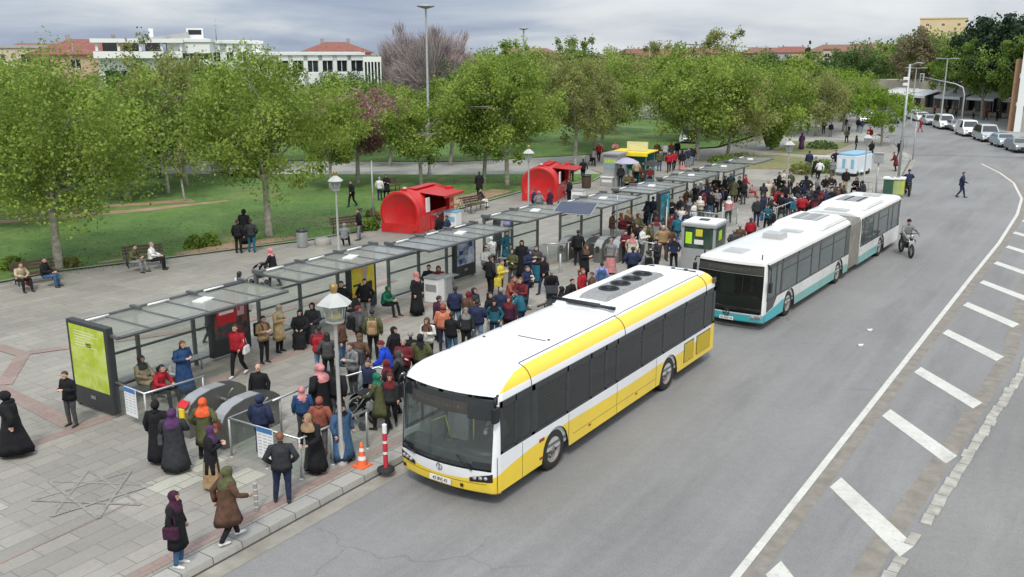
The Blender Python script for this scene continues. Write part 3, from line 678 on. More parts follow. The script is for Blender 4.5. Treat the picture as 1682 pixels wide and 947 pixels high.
b = MB(); patch(b, -1, .96, 1.93, 1.98, .002); patch(b, -1, .96, 2.2, 2.3, .002); patch(b, -1, .96, .70, .8, .002); patch(b, -1, -.96, .74, 2.2, .0025, nu=2); patch(b, .93, .98, .74, 2.2, .0025, nu=2); b.build('windscreen_border', M_black, bus2)
b = MB(); patch(b, -.96, .93, 1.97, 2.22, .006); b.build('destination_display', M_led, bus2)
b = MB()
for i in range(16): patch(b, -.62+i*.075, -.62+i*.075+(.035 if i % 3 else .055), 2.04+(.03 if i % 2 else 0), 2.14, .003, nu=1, nz=1)
b.build('display_text', M_amber, bus2)
b = MB(); patch(b, -.95, .93, 1.935, 1.955, -.003); b.build('screen_bar', M_steel, bus2)
b = MB(); b.tube([pt(-.1, .78, -.03), pt(-.75, .86, -.04)], .018, 5); b.tube([pt(.75, .74, -.03), pt(.3, .8, -.04)], .018, 5); b.build('wiper', M_black, bus2)
for s in (-1, 1):
    b = MB(); g = []
    for i in range(3):
        g.append([pt(s*(.6+.37*k/6), .46+(.02+.16*k/6)*i/2, -.012) for k in range(7)])
    b.ring(g if s > 0 else [q[::-1] for q in g], False, 0)
    for t in (.3, .6, .85): b.ell(pt(s*(.6+.35*t), .49+.05*t, -.02), (.055, .03, .05), 6, 1)
    b.build('headlight', [M_hatch, M_hl], bus2)
b = MB(); c = pt(0, .58, -.01); b.lathe([(.1, -.01), (.125, 0), (.1, .015)], c, 18, 0, Matrix.Rotation(math.pi/2, 4, 'X'))
for a in (90, 210, 330): b.box((c.x+.05*math.cos(R(a)), c.y-.005, c.z+.05*math.sin(R(a))), (.1, .012, .02), M=Matrix.Rotation(R(-a), 4, 'Y'))
b.build('badge', M_black, bus2)
b = MB(); c = pt(0, .36, -.02); b.box(c, (.5, .02, .11)); pl = b.build('number_plate', M_plate, bus2); text_mesh('plate_text', '42 AUD 34', .09, M_black, pl, (c.x, c.y-.013, c.z), (math.pi/2, 0, 0))
# dipping driver window
b = MB(); x = 1.254; b.f([(x, .42, .62), (x, 1.05, .7), (x, 1.35, .98), (x, 1.4, 1.04), (x, .42, 1.04)]); b.build('driver_window_dip', M_band2, bus2)
for s in (1, -1):
    b = MB(); b.tube([(s*1.2, .4, 2.3), (s*1.33, .3, 2.3), (s*1.38, .3, 2.15)], .025, 6); b.box((s*1.38, .32, 1.55 if s > 0 else 1.9), (.1, .18, .36), bev=.04)
    if s > 0: b.tube([(1.38, .3, 2.15), (1.38, .32, 1.6)], .02, 5)
    b.build('mirror', M_black, bus2)
def raised(y0_, y1_, lab):
    b = MB(); g = []
    for y, z in ((y0_, 2.475), (y0_+.1, 2.53), (y0_+.55, 2.7), (y1_-.55, 2.7), (y1_-.1, 2.53), (y1_, 2.475)):
        k = 1.0 if z < 2.6 else .72
        g.append([(-1.02, y, 2.475), (-1.0, y, 2.475+(z-2.475)*.6), (-.75, y, z), (.75, y, z), (1.0, y, 2.475+(z-2.475)*.6), (1.02, y, 2.475)])
    b.ring(g, False, 0, False); h = b.build('roof_unit', mat('roof_unit_white', (.76, .77, .75), .45, 0, .05, dirt=.1), bus2)
    b = MB(); b.box(((0, (y0_+y1_)/2, 2.703)), (1.1, (y1_-y0_)*.52, .02), 0)
    for i in range(4): b.box((-.42+i*.28, (y0_+y1_)/2, 2.715), (.1 if i % 2 else .16, (y1_-y0_)*.48, .02), mi=1 if i % 2 else 0)
    b.build('vent_grille', [M_acg, M_fan if lab else M_hatch], h)
raised(6.7, 10.0, 0); raised(12.6, 15.9, 1)
for (x, y, sx, sy, h_) in ((-.25, 1.2, .75, .85, .04), (0, 4.3, .75, .7, .2), (.1, 5.9, .8, .5, .06), (0, 11.95, 1.0, .6, .08), (.1, 17.2, .7, .7, .1)):
    b = MB(); b.lathe([(.5, 0), (.46, h_), (.001, h_+.01)], (0, 0, 0), 4, 0, Matrix.Diagonal((sx*1.4, sy*1.4, 1, 1)) @ Matrix.Rotation(math.pi/4, 4, 'Z'), smooth=False)
    o = b.build('roof_hatch', M_hatch, bus2); o.location = (x, y, 2.47)
b = MB(); b.tube([(1.0, .42, 2.45), (1.0, .42, 2.62)], .02, 6); b.tube([(-1.05, .35, 2.45), (-1.05, .35, 2.58)], .03, 6); b.build('antenna', M_black, bus2)

# ---------------------------------------------------------------- cars and vans
def car(name, label, px, py, ang, paint, kind='sedan', z=.0, pos=None):
    p = Vector(pos) if pos is not None else at(px, py, z)
    t = thing(name, label, 'van' if 'van' in kind else 'car', p, ang, 'vehicles parked along the far road')
    van = 'van' in kind; Lc, Wc, H = (4.7, 1.85, 1.75) if van else (4.2, 1.72, 1.3)
    if kind == 'suv': Lc, Wc, H = 4.4, 1.8, 1.5
    if van: prof = [(-.0, .3), (0, .62), (.12, .78), (.75, .95), (1.0, 1.02), (1.55, H-.12), (1.75, H), (4.45, H), (4.68, H-.15), (Lc, .9), (Lc, .32)]
    else: prof = [(0, .3), (0, .55), (.1, .66), (1.0, .8), (1.15, .84), (1.75, H-.08), (1.95, H), (3.05, H), (3.3, H-.08), (3.75, .9), (4.1, .84), (Lc, .75), (Lc, .3)]
    if kind in ('suv', 'hatch'): prof = [(0, .3), (0, .6), (.1, .74), (1.0, .88), (1.1, .92), (1.65, H-.07), (1.85, H), (3.5, H), (3.75, H-.12), (4.0, .95), (4.1, .9), (4.12, .3)]
    b = MB(); g = []
    for u, si in ((-1, .0), (-1, 1), (1, 1), (1, 0)): pass
    def sec(y, z):
        tum = 0 if z < .95 else (z-.95)/(H-.95)*.2
        return Wc/2-tum
    rows_ = []
    n = len(prof)
    for xs in (-1, -.86, -.5, 0, .5, .86, 1):
        rows_.append([(xs*sec(y, z)*(1 if abs(xs) < 1 else 1), y, z-(.03 if abs(xs) == 1 and z > .5 else 0)) for y, z in prof])
    b.ring(rows_, False, 0, True)
    for s in (0, -1): # sides
        pts = rows_[s]; fc = b.f(pts if s else pts[::-1], 0)
    bmesh.ops.triangulate(b.bm, faces=[f for f in b.bm.faces if len(f.verts) > 4])
    body = b.build('body', paint, t); md = body.modifiers.new('s', 'EDGE_SPLIT'); md.split_angle = R(40)
    # glass
    i0 = 4 if not (kind in ('suv', 'hatch')) else 4
    b = MB(); (ya, za), (yb, zb_) = prof[4], prof[5]
    def on(y, z, xs, off=.012): return (xs*(sec(y, z)-.12), y-off, z+off)
    b.f([on(ya+.03, za+.04, -1), on(ya+.03, za+.04, 1), on(yb, zb_, 1), on(yb, zb_, -1)])
    b.build('windscreen', M_dkgl, t)
    b = MB(); yw = 4.3 if van and 'pass' in kind else (2.35 if van else 3.6)
    for s in (-1, 1):
        x1, x2 = s*(Wc/2-.005), s*(Wc/2-.17)
        b.f([(x1+s*.012, ya+.12, .98), (x1+s*.012, yw, .98), (x2+s*.012, yw-.25, H-.12), (x2+s*.012, yb+.05, H-.12)])
    b.build('side_window', M_dkgl, t)
    if not (van and 'pass' not in kind):
        b = MB(); (ya, za), (yb, zb_) = prof[-5 if not van else -3], prof[-4 if not van else -2]
        if not van: b.f([(-.62, 3.34, H-.1), (.62, 3.34, H-.1), (.7, 3.74, .95), (-.7, 3.74, .95)])
        else: b.f([(-.6, 4.705, 1.5), (.6, 4.705, 1.5), (.65, 4.715, 1.0), (-.65, 4.715, 1.0)])
        b.build('rear_window', M_dkgl, t)
    for s in (-1, 1):
        b = MB(); b.ell((s*(Wc/2-.25), .05, .6 if not van else .7), (.2, .06, .09), 6); b.build('headlight', M_hl, t)
    b = MB(); b.box((0, -.005, .5), (Wc*.5, .03, .14)); b.box((0, -.01, .36), (Wc*.8, .04, .08)); b.build('grille', M_black, t)
    for y in (.8, Lc-.85):
        for s in (-1, 1):
            M = Matrix.Rotation(math.pi/2, 4, 'Y'); b = MB(); b.lathe([(.001, s*.1), (.16, s*.1), (.19, s*.08), (.2, s*.1), (.29, s*.09), (.31, s*.04), (.31, -s*.1)], (s*(Wc/2-.1), y, .31), 16, 0, M)
            b.lathe([(.001, s*.105), (.15, s*.105), (.18, s*.09)], (s*(Wc/2-.1), y, .31), 12, 1, M); b.build('wheel', [M_rubber, M_hub], t)
    return t
def paint(nm, c): return mat(nm, c, .25, .1, .03, 2, coat=.5)
P_wh, P_si, P_gr, P_lb, P_dk, P_gg = paint('car_white', (.72, .72, .7)), paint('car_silver', (.42, .44, .45)), paint('car_grey', (.22, .23, .24)), paint('car_pale_blue', (.3, .38, .41)), paint('car_dark', (.05, .055, .06)), paint('car_grey_green', (.17, .2, .19))
ra = R(21)
for px, py, pnt, k, lab, nm in (
    (1657, 243, P_lb, 'hatch', 'pale blue hatchback parked in front of the silver van at the right', 'parked_car'),
    (1684, 252, P_gg, 'hatch', 'grey green car half cut by the right edge, nearest of the parked row', 'parked_car'),
    (1629, 234, P_si, 'vanpass', 'silver passenger van parked between the white van and the pale blue car', 'parked_van'),
    (1597, 225, P_wh, 'van', 'white panel van parked second van from the left in the row', 'parked_van'),
    (1557, 213, P_wh, 'vanpass', 'white van parked farthest from the camera beside the dark grey car', 'parked_van'),
    (1577, 216, P_gr, 'hatch', 'dark grey car squeezed between two white vans', 'parked_car'),
    (1533, 206, P_si, 'sedan', 'silver saloon parked left of the farthest white van', 'parked_car'),
    (1518, 201, P_wh, 'hatch', 'white hatchback parked behind the silver saloon', 'parked_car'),
    (1508, 197, P_wh, 'sedan', 'white saloon in the far row behind the white hatchback', 'parked_car'),
    (1498, 194, P_si, 'suv', 'silver off road car at the far end of the parked row', 'parked_car'),
    (1490, 190, P_dk, 'suv', 'dark off road car at the very end of the parked row', 'parked_car'),
    (1424, 203, P_wh, 'suv', 'white car driving behind the plane trees, left of the street', 'parked_car'),
    (1467, 203, P_gr, 'sedan', 'grey saloon stopped beside the tall camera pole', 'parked_car'),
    (1130, 238, P_si, 'suv', 'silver van with white roof behind the plaza crowd under trees', 'parked_van')):
    car(nm, lab, px, py, ra, pnt, k)
car('parked_car', 'pale car glimpsed behind the left park trees near the white building', 398, 290, R(70), P_si, 'sedan', .1)
car('parked_car', 'white car glimpsed behind the park trees near the tree trunk', 300, 270, R(80), P_wh, 'hatch', .1)
car('parked_car', 'dark hatchback parked at the far right edge behind the grey green car', 0, 0, ra, P_dk, 'hatch', pos=(4.2, 78.5, 0))
# ---------------------------------------------------------------- trees
def leafmat(name, c, c2, tr=.35, rough=.6):
    m = bpy.data.materials.new(name); m.use_nodes = True; MATS[name] = m
    n, l = m.node_tree.nodes, m.node_tree.links; n.clear(); o = n.new('ShaderNodeOutputMaterial')
    g = n.new('ShaderNodeNewGeometry'); oi = n.new('ShaderNodeObjectInfo')
    mx = n.new('ShaderNodeMixRGB'); mx.inputs[1].default_value = (*c, 1); mx.inputs[2].default_value = (*c2, 1)
    nz = n.new('ShaderNodeTexNoise'); nz.inputs['Scale'].default_value = .55; nz.inputs['Detail'].default_value = 2; l.new(g.outputs['Position'], nz.inputs['Vector'])
    ad = n.new('ShaderNodeMath'); ad.operation = 'MULTIPLY_ADD'; ad.inputs[1].default_value = .38; l.new(g.outputs['Random Per Island'], ad.inputs[0])
    mr = n.new('ShaderNodeMapRange'); mr.inputs[1].default_value = .35; mr.inputs[2].default_value = .65; mr.inputs[4].default_value = .62; l.new(nz.outputs[0], mr.inputs[0]); l.new(mr.outputs[0], ad.inputs[2]); l.new(ad.outputs[0], mx.inputs[0])
    d = n.new('ShaderNodeBsdfDiffuse'); t = n.new('ShaderNodeBsdfTranslucent'); l.new(mx.outputs[0], d.inputs[0]); l.new(mx.outputs[0], t.inputs[0])
    a = n.new('ShaderNodeMixShader'); a.inputs[0].default_value = tr; l.new(d.outputs[0], a.inputs[1]); l.new(t.outputs[0], a.inputs[2])
    gl = n.new('ShaderNodeBsdfGlossy'); gl.inputs['Roughness'].default_value = .45; gl.inputs[0].default_value = (.8, .85, .8, 1); b2 = n.new('ShaderNodeMixShader'); b2.inputs[0].default_value = .015
    l.new(a.outputs[0], b2.inputs[1]); l.new(gl.outputs[0], b2.inputs[2]); l.new(b2.outputs[0], o.inputs[0]); return m
LF = {'plane': leafmat('plane_leaves', (.12, .185, .03), (.36, .47, .095), .45), 'green': leafmat('green_leaves', (.08, .15, .028), (.27, .38, .075), .45),
      'olive': leafmat('olive_leaves', (.15, .17, .05), (.38, .4, .14), .45), 'bright': leafmat('bright_leaves', (.11, .19, .025), (.27, .4, .05)),
      'dark': leafmat('dark_needles', (.015, .032, .018), (.04, .07, .035), .1), 'judas': leafmat('pink_blossom', (.27, .14, .13), (.42, .26, .26)),
      'bare': leafmat('purple_twigs', (.22, .18, .18), (.4, .34, .34), .1), 'rust': leafmat('rust_leaves', (.16, .14, .075), (.26, .23, .13)),
      'deep': leafmat('deep_green_leaves', (.045, .1, .03), (.13, .2, .055))}
M_bark = mat('plane_bark', (.33, .31, .25), .85, 0, .5, 5, .6, 14)
M_bark2 = mat('dark_bark', (.1, .08, .065), .9, 0, .3, 6, .6, 14)
def crown_mesh(seed, r, h, z0, nclump, nleaf, ls, shape='round', sparse=0, limbs=8):
    "returns (trunk mesh builder pieces, crown mesh); crown between z0 and h"
    q = random.Random(seed); zc = z0+(h-z0)*.48; rz_ = (h-z0)*.52
    clumps = []
    for i in range(nclump):
        for _ in range(40):
            v = Vector((q.uniform(-1, 1), q.uniform(-1, 1), q.uniform(-1, 1)))
            if v.length <= 1 and v.length > .25: break
        k = q.uniform(.72, 1.2)
        if shape == 'cone': f = (1-v.z)/2; v = Vector((v.x*(f*.95+.08), v.y*(f*.95+.08), v.z))
        if shape == 'flat': v.z *= .8
        if shape == 'vase' : f = .35+.65*(v.z+1)/2; v = Vector((v.x*f*1.2, v.y*f*1.2, v.z))
        clumps.append((Vector((v.x*r*k, v.y*r*k, zc+v.z*rz_*k)), q.uniform(.45, 1.2)*r*.2))
    tr = MB(); zt = z0+.4; w0 = .033*r+.035
    lean = Vector((q.uniform(-.3, .3), q.uniform(-.3, .3), 0))
    tr.tube([(0, 0, -.1), (0, 0, .25), lean*.4+Vector((0, 0, zt*.5)), lean+Vector((0, 0, zt))], [w0*1.35, w0*1.02, w0*.9, w0*.75], 10, 0)
    top = lean+Vector((0, 0, zt))
    for i in range(limbs):
        c, _ = clumps[i]; mid = top.lerp(c, .5)+Vector((q.uniform(-.3, .3), q.uniform(-.3, .3), .35))
        tr.tube([top-Vector((0, 0, .35)), top.lerp(mid, .5)+Vector((0, 0, .1)), mid, c], [w0*.55, w0*.42, w0*.3, w0*.1], 6, 0, False)
        for _ in range(3):
            c2, _s = clumps[q.randrange(len(clumps))]
            if (c2-mid).length < r*1.0: tr.tube([mid, mid.lerp(c2, .55)+Vector((0, 0, .15)), c2], [w0*.25, w0*.16, w0*.05], 5, 0, False)
    cr = MB(); verts = []; faces = []
    for i in range(nleaf):
        c, s = clumps[q.randrange(len(clumps))]
        u = Vector((q.gauss(0, 1), q.gauss(0, 1), q.gauss(0, 1))).normalized()*s*(q.random()**.5)*1.25
        if sparse and q.random() < sparse*.3: u *= 1.7
        p = c+u; sz = ls*q.uniform(.6, 1.3)
        if shape == 'twig':
            d_ = (p-Vector((0, 0, z0))).normalized()+Vector((q.uniform(-.5, .5), q.uniform(-.5, .5), q.uniform(-.2, .5))); a = d_.normalized()*sz*2; b_ = a.orthogonal().normalized()*.03
        else:
            nrm = (u.normalized()*.7+Vector((q.gauss(0, 1), q.gauss(0, 1), q.gauss(0, 1)+.5))).normalized(); a = nrm.orthogonal().normalized(); a.rotate(Matrix.Rotation(q.uniform(0, 6.3), 3, nrm)); b_ = nrm.cross(a)*sz*.36; a = a*sz*.5
        k = len(verts); verts += [p-a, p+b_*.9-a*.1, p+a, p-b_*1.1+a*.15]; faces.append((k, k+1, k+2, k+3))
    me = bpy.data.meshes.new('crown'); me.from_pydata([tuple(v) for v in verts], [], faces); me.materials.append(LF['plane'])
    tm = tr.mesh('trunk', M_bark); return tm, me
TV = {}
def variant(key, *a, **k):
    if key not in TV: TV[key] = crown_mesh(*a, **k)
    return TV[key]
VAR = {
 'A': (1, 4.7, 8.7, 2.7, 150, 33000, .155), 'B': (2, 4.4, 8.7, 2.7, 140, 30000, .155), 'C': (3, 3.6, 8.4, 2.6, 110, 17000, .18), 'D': (4, 3.1, 6.0, 2.0, 80, 11000, .18),
 'E': (5, 4.5, 8.5, 2.3, 110, 17000, .22), 'F': (6, 4.5, 8.2, 2.0, 110, 16000, .22), 'G': (7, 4.2, 9.0, 1.9, 100, 10500, .3), 'H': (8, 4.4, 8.2, 1.6, 100, 10500, .3), 'I': (9, 4.4, 9.4, 3.7, 100, 10500, .3), 'J': (10, 4.2, 10.4, 3.5, 100, 10500, .3)}
def tree(name, label, pos, var='A', leaf='plane', s=1.0, rz=None, sz=None, group=None, bark=None, **kw):
    v = VAR[var] if isinstance(var, str) and var in VAR else None
    if v: tm, cm = variant(var, *v)
    else: tm, cm = variant(*var[:1], *var[1:-1], **var[-1])
    t = thing(name, label, 'tree', pos, rnd.uniform(0, 6.28) if rz is None else rz, group)
    for nm, me, m in (('trunk', tm, bark or M_bark), ('crown', cm, LF[leaf])):
        o = bpy.data.objects.new(nm, me); COL.objects.link(o); o.parent = t; o.material_slots[0].link = 'OBJECT'; o.material_slots[0].material = m
    t.scale = (s, s, sz or s); return t
GP = 'plane trees along the plaza edge'
tree('plane_tree', 'broad plane tree with pale straight trunk beside the bench at the left edge', at(97, 440, .17), 'A', 'plane', 1.0, .3)
tree('plane_tree', 'plane tree with thick trunk between the waiting trio and the litter bin', at(442, 388, .17), 'B', 'plane', 1.0, 1.2)
tree('plane_tree', 'plane tree half outside the left edge, trunk out of the picture', (-33, -2.5, .17), 'A', 'plane', 1.0, 2.3)
tree('plane_tree', 'small dark green tree behind the lawn with slim trunk, left park', at(262, 292, .17), 'E', 'green', .98, .5, bark=M_bark2)
tree('young_tree', 'young pale tree on the lawn behind the lantern lamp', at(543, 310, .17), 'D', 'plane', .9, 1.0)
tree('blossom_tree', 'pink blossoming tree among the green crowns', at(588, 300, .17), 'D', 'judas', 1.12, 1.0)
tree('poplar', 'sparse olive topped tree behind the thick trunked plane tree', (-43, 24, .1), (42, 42, 3.0, 9.8, 2.6, 60, 6000, .2, 'vase', 1, 8, {}), 'olive', 1.0)
tree('young_tree', 'young plane tree directly behind the nearer red kiosk', at(692, 303, .17), 'D', 'plane', 1.0, 4.0)
tree('plane_tree', 'plane tree with white streaked trunk between the two red kiosks', at(833, 306, .17), 'C', 'plane', 1.08, 2.0)
tree('plane_tree', 'leaning plane tree left of the streaked trunk between the kiosks', at(795, 300, .17), 'C', 'plane', .95, 3.4)
tree('plane_tree', 'pale thin plane tree rising behind the farther red kiosk', at(945, 272, .17), 'C', 'olive', 1.05, 5.2)
tree('plane_tree', 'big twisted plane tree shading the crowd behind the food stalls', at(1145, 262, .17), 'E', 'plane', 1.08, .4)
tree('plane_tree', 'leaning low limbed plane tree next to the twisted one', at(1195, 258, .17), 'F', 'olive', .9, 2.4)
tree('plane_tree', 'dense plane tree with ivy covered trunk above the planted beds', at(1268, 245, .17), 'F', 'plane', .95, 1.4)
tree('street_tree', 'bright green young tree standing at the street corner near the barrier', at(1448, 238, .17), 'D', 'bright', .95, 3.3)
tree('plane_tree', 'tree with thin trunk shading walkers on the pale far plaza', at(1340, 222, .17), 'F', 'olive', .86, .9)
tree('plane_tree', 'yellow green plane tree right of the ivy trunk, far plaza', at(1385, 215, .17), 'E', 'plane', .78, .2)
tree('sapling', 'thin sapling with white painted stake on the left lawn', at(68, 366, .17), (21, 21, .5, 2.3, 1.5, 8, 120, .16, 'round', 0, 3, {}), 'olive', 1, .1)
tree('sapling', 'slim sapling in the middle of the lawn near the bare soil', at(303, 330, .17), (22, 22, 1.0, 3.8, 1.6, 14, 500, .18, 'round', 0, 4, {}), 'olive', 1, .1)
ivy = MB(); q = random.Random(5)
vs, fs = [], []
for i in range(2600):
    z = q.uniform(.3, 4.6); r_ = (.45+z*.36)*q.uniform(.75, 1.05); a = q.uniform(0, 6.28); p = Vector((r_*math.cos(a), r_*math.sin(a), z)); nrm = Vector((math.cos(a)+q.gauss(0, .5), math.sin(a)+q.gauss(0, .5), q.gauss(0, .5))).normalized(); u = nrm.orthogonal().normalized()*.16; v = nrm.cross(u); k = len(vs); vs += [p-u, p+v, p+u, p-v]; fs.append((k, k+1, k+2, k+3))
me = bpy.data.meshes.new('ivy'); me.from_pydata([tuple(v) for v in vs], [], fs); me.materials.append(LF['green'])
o = bpy.data.objects.new('ivy', me); COL.objects.link(o); o.parent = bpy.data.objects['plane_tree.009'] if 'plane_tree.009' in bpy.data.objects else None
if o.parent: o.location = (0, 0, 0)
# park interior, behind the first row: (px of crown centre, depth along y, kind, size) laid out on the ground
PK = [
 (-44, 2, 'E', 'plane', 1.02, 'broad yellow green tree behind the left bench tree'), (-56, 12, 'E', 'green', 1.03, 'broad green tree left of the slim dark one'), (-47, 17, 'F', 'plane', .96, 'round plane tree deep in the left park'),
 (-60, 24, 'F', 'green', 1.02, 'round green tree hiding the white building base'), (-57, 33, 'E', 'deep', 1.02, 'dark green tree under the long white building'), (-45, 27, 'C', 'plane', .98, 'plane tree behind the thick trunk one'),
 (-50, 38, 'E', 'plane', 1.02, 'broad plane tree in the middle of the park'), (-41, 44, 'F', 'plane', .8, 'low plane tree beside the tall lamp mast'),
 (-49, 48, 'E', 'green', .88, 'green tree left of the tall lamp mast'), (-56, 55, 'F', 'deep', .95, 'dark tree beyond the pink one'), (-39, 56, 'C', 'plane', .98, 'plane tree past the park path near the mast'),
 (-44, 66, 'E', 'green', 1.02, 'green tree beyond the park path'), (-35, 68, 'E', 'plane', 1.04, 'broad plane tree beyond the farther kiosk'), (-52, 72, 'F', 'deep', 1.0, 'dark rounded tree deep beyond the path'),
 (-30, 78, 'F', 'plane', 1.0, 'plane tree left of the crowd trees'), (-40, 82, 'E', 'olive', 1.08, 'olive tinted tree far beyond the path'), (-27, 88, 'E', 'green', 1.0, 'green tree behind the twisted tree'),
 (-34, 96, 'F', 'plane', 1.05, 'plane tree behind the olive one'), (-24, 100, 'G', 'plane', .95, 'yellow green tree beyond the pale plaza'), (-62, 88, 'G', 'green', 1.0, 'tall green tree at the back of the park'),
 (-66, 45, 'G', 'green', 1.0, 'tall green tree in front of the white columns'), (-74, 30, 'G', 'plane', .98, 'yellow green tree by the white building corner'), (-70, 12, 'H', 'green', 1.05, 'spreading green tree before the red roofed houses'),
 (-80, 55, 'H', 'olive', 1.0, 'spreading olive tree right of the white building'), (-60, 110, 'G', 'deep', 1.0, 'deep green tree far behind the mast'), (-45, 108, 'H', 'plane', 1.1, 'spreading tree far in the middle'),
 (-40, 11, 'D', 'green', 1.1, 'low green tree between the two nearest big trees'), (-43, 21, 'F', 'green', .85, 'low green tree right of the slim dark one'), (-37, 47, 'D', 'plane', 1.2, 'low spreading tree over the park path'), (-31, 62, 'D', 'plane', 1.15, 'low tree beyond the path behind the stalls'), (-50, 4, 'F', 'plane', .95, 'round crowned tree behind the left edge trees'),
 (-30, 116, 'G', 'green', .95, 'green tree before the far traffic'), (-24, 118, 'D', 'bright', 1.2, 'small bright tree left of the camera pole'), (-38, 128, 'G', 'deep', 1.0, 'deep green crown behind the bright one')]
for x, y, v, lf, s, lab in PK: tree('park_tree', lab, (x, y, .15), v, lf, s, sz=s*(.93 if x < -44 and y < 60 else 1))
tree('bare_tree', 'leafless purple grey tree right of the tall lamp mast', (-63, 78, .1), (31, 31, 5.0, 12.3, 4, 130, 7500, .34, 'twig', 0, 14, {}), 'bare', .95, bark=M_bark2)
tree('bare_tree', 'second leafless purple tree, left and lower than the first', (-69, 80, .1), (32, 32, 4.5, 11.6, 3, 70, 6500, .42, 'twig', 0, 12, {}), 'bare', 1, bark=M_bark2)
for x, y, h, lf, lab in ((-66, 118, 12.3, 'green', 'pointed loose tree standing above the middle crowns'), (-52, 118, 11.4, 'olive', 'thin topped tree right of the far lamps'), (-48, 132, 13.6, 'olive', 'tall airy tree above the twisted plane tree'), (-68, 104, 11.5, 'green', 'loose crowned tree between the two far lamps')):
    tree('poplar', lab, (x, y, 0), (41, 41, 3.0, 10, 2.5, 60, 7000, .26, 'vase', 1, 8, {}), lf, h/10)
def conifer(lab, pos, s, sx=1.0):
    t = tree('conifer', lab, pos, (51, 51, 2.6, 10, 1.0, 80, 6500, .36, 'cone', 0, 4, {}), 'dark', s, bark=M_bark2); t.scale = (s*sx, s*sx, s); return t
conifer('small dark cypress poking above the far plane trees', (-38.5, 150, 0), 1.12, .5)
conifer('dark narrow cypress beside the far crane', (-78, 142, 0), 1.2, .35)
# right hand side, behind the parked row
RT = [(-2.5, 120, 'I', 'green', 1.12, 'green tree over the white awnings, right side'), (-8, 130, 'I', 'green', 1.1, 'spreading tree over the awnings left of the first'), (2, 132, 'J', 'deep', 1.1, 'tall deep green tree right of the traffic light arm'),
 (-13.5, 141, 'J', 'green', 1.1, 'tall green tree behind the traffic light'), (-20, 152, 'J', 'rust', 1.2, 'rusty brown budding tree behind the camera pole'), (-4, 148, 'J', 'rust', 1.3, 'rusty brown tree under the cream tower'), (3.2, 111, 'D', 'green', .75, 'small green tree beside the grey building column'), (5.6, 104, 'D', 'bright', .7, 'bright little tree at the right picture edge'),
 (-26, 165, 'G', 'green', 1.2, 'distant green tree above the row of cars'), (-33, 160, 'H', 'deep', 1.2, 'distant deep green tree left of the brown one'), (-12, 165, 'H', 'green', 1.6, 'high green crown below the cream tower'), (4, 160, 'H', 'green', 1.55, 'high green crown right of the cream tower'), (-36, 178, 'H', 'rust', 1.2, 'distant brownish tree among the roofs')]
for x, y, v, lf, s, lab in RT: tree('street_tree', lab, (x, y, .1), v, lf, s)
def PLC(px, dist, z=0):
    v = Vector((math.sin(YAW), math.cos(YAW), 0))+_rt*((px-841)/FPX*math.cos(PITCH)); v.normalize(); return Vector((CX, CY, z))+v*dist
for x, y, s in ((9, 150, 1.5), (14, 143, 1.5), (3.5, 158, 1.3)):
    t = tree('pine_tree', {9: 'tallest dark pine against the sky at the right', 14: 'dark pine cut by the right picture edge', 3.5: 'lowest of the dark pines, left of the tallest'}[x], {9: PLC(1655, 150), 14: PLC(1690, 140), 3.5: PLC(1622, 158)}[x], (52, 52, 4.6, 10, 3.0, 70, 8000, .34, 'flat', 0, 6, {}), 'dark', s, bark=M_bark2)
# far woods that read as one mass
def wood(name, pts, n, h0, h1, leaf, seed, kind='stuff'):
    q = random.Random(seed); vs, fs = [], []
    for i in range(n):
        k = q.randrange(len(pts)-1); t = q.random(); x = pts[k][0]*(1-t)+pts[k+1][0]*t+q.uniform(-6, 6); y = pts[k][1]*(1-t)+pts[k+1][1]*t+q.uniform(-8, 8); h = q.uniform(h0, h1); r_ = h*q.uniform(.32, .5)
        for j in range(560):
            u = Vector((q.gauss(0, 1), q.gauss(0, 1), q.gauss(0, 1))).normalized()*(q.random()**.3); p = Vector((x+u.x*r_, y+u.y*r_, h*.55+u.z*h*.45)); s_ = .38*q.uniform(.6, 1.3); nr = (u+Vector((q.gauss(0, .6), q.gauss(0, .6), q.gauss(0, .6)))).normalized(); a = nr.orthogonal().normalized()*s_; b_ = nr.cross(a)*.8; kk = len(vs); vs += [p-a, p-b_, p+a, p+b_]; fs.append((kk, kk+1, kk+2, kk+3))
    me = bpy.data.meshes.new(name); me.from_pydata([tuple(v) for v in vs], [], fs); me.materials.append(LF[leaf]); o = bpy.data.objects.new(name, me); COL.objects.link(o); return tag(o, kind=kind)
wood('far_wood', [(-180, 60), (-140, 120), (-110, 170)], 75, 7, 9.2, 'green', 61)
wood('far_wood', [(-130, 190), (-90, 210), (-40, 220)], 75, 7, 10.0, 'deep', 62)
wood('far_wood', [(-110, 110), (-80, 150), (-50, 170)], 55, 7, 9.4, 'olive', 63)
wood('far_wood', [(-40, 200), (-5, 190), (40, 170)], 45, 10, 15, 'green', 64)
wood('far_wood', [(-170, -40), (-150, 20), (-150, 60)], 40, 6, 8.8, 'green', 65)
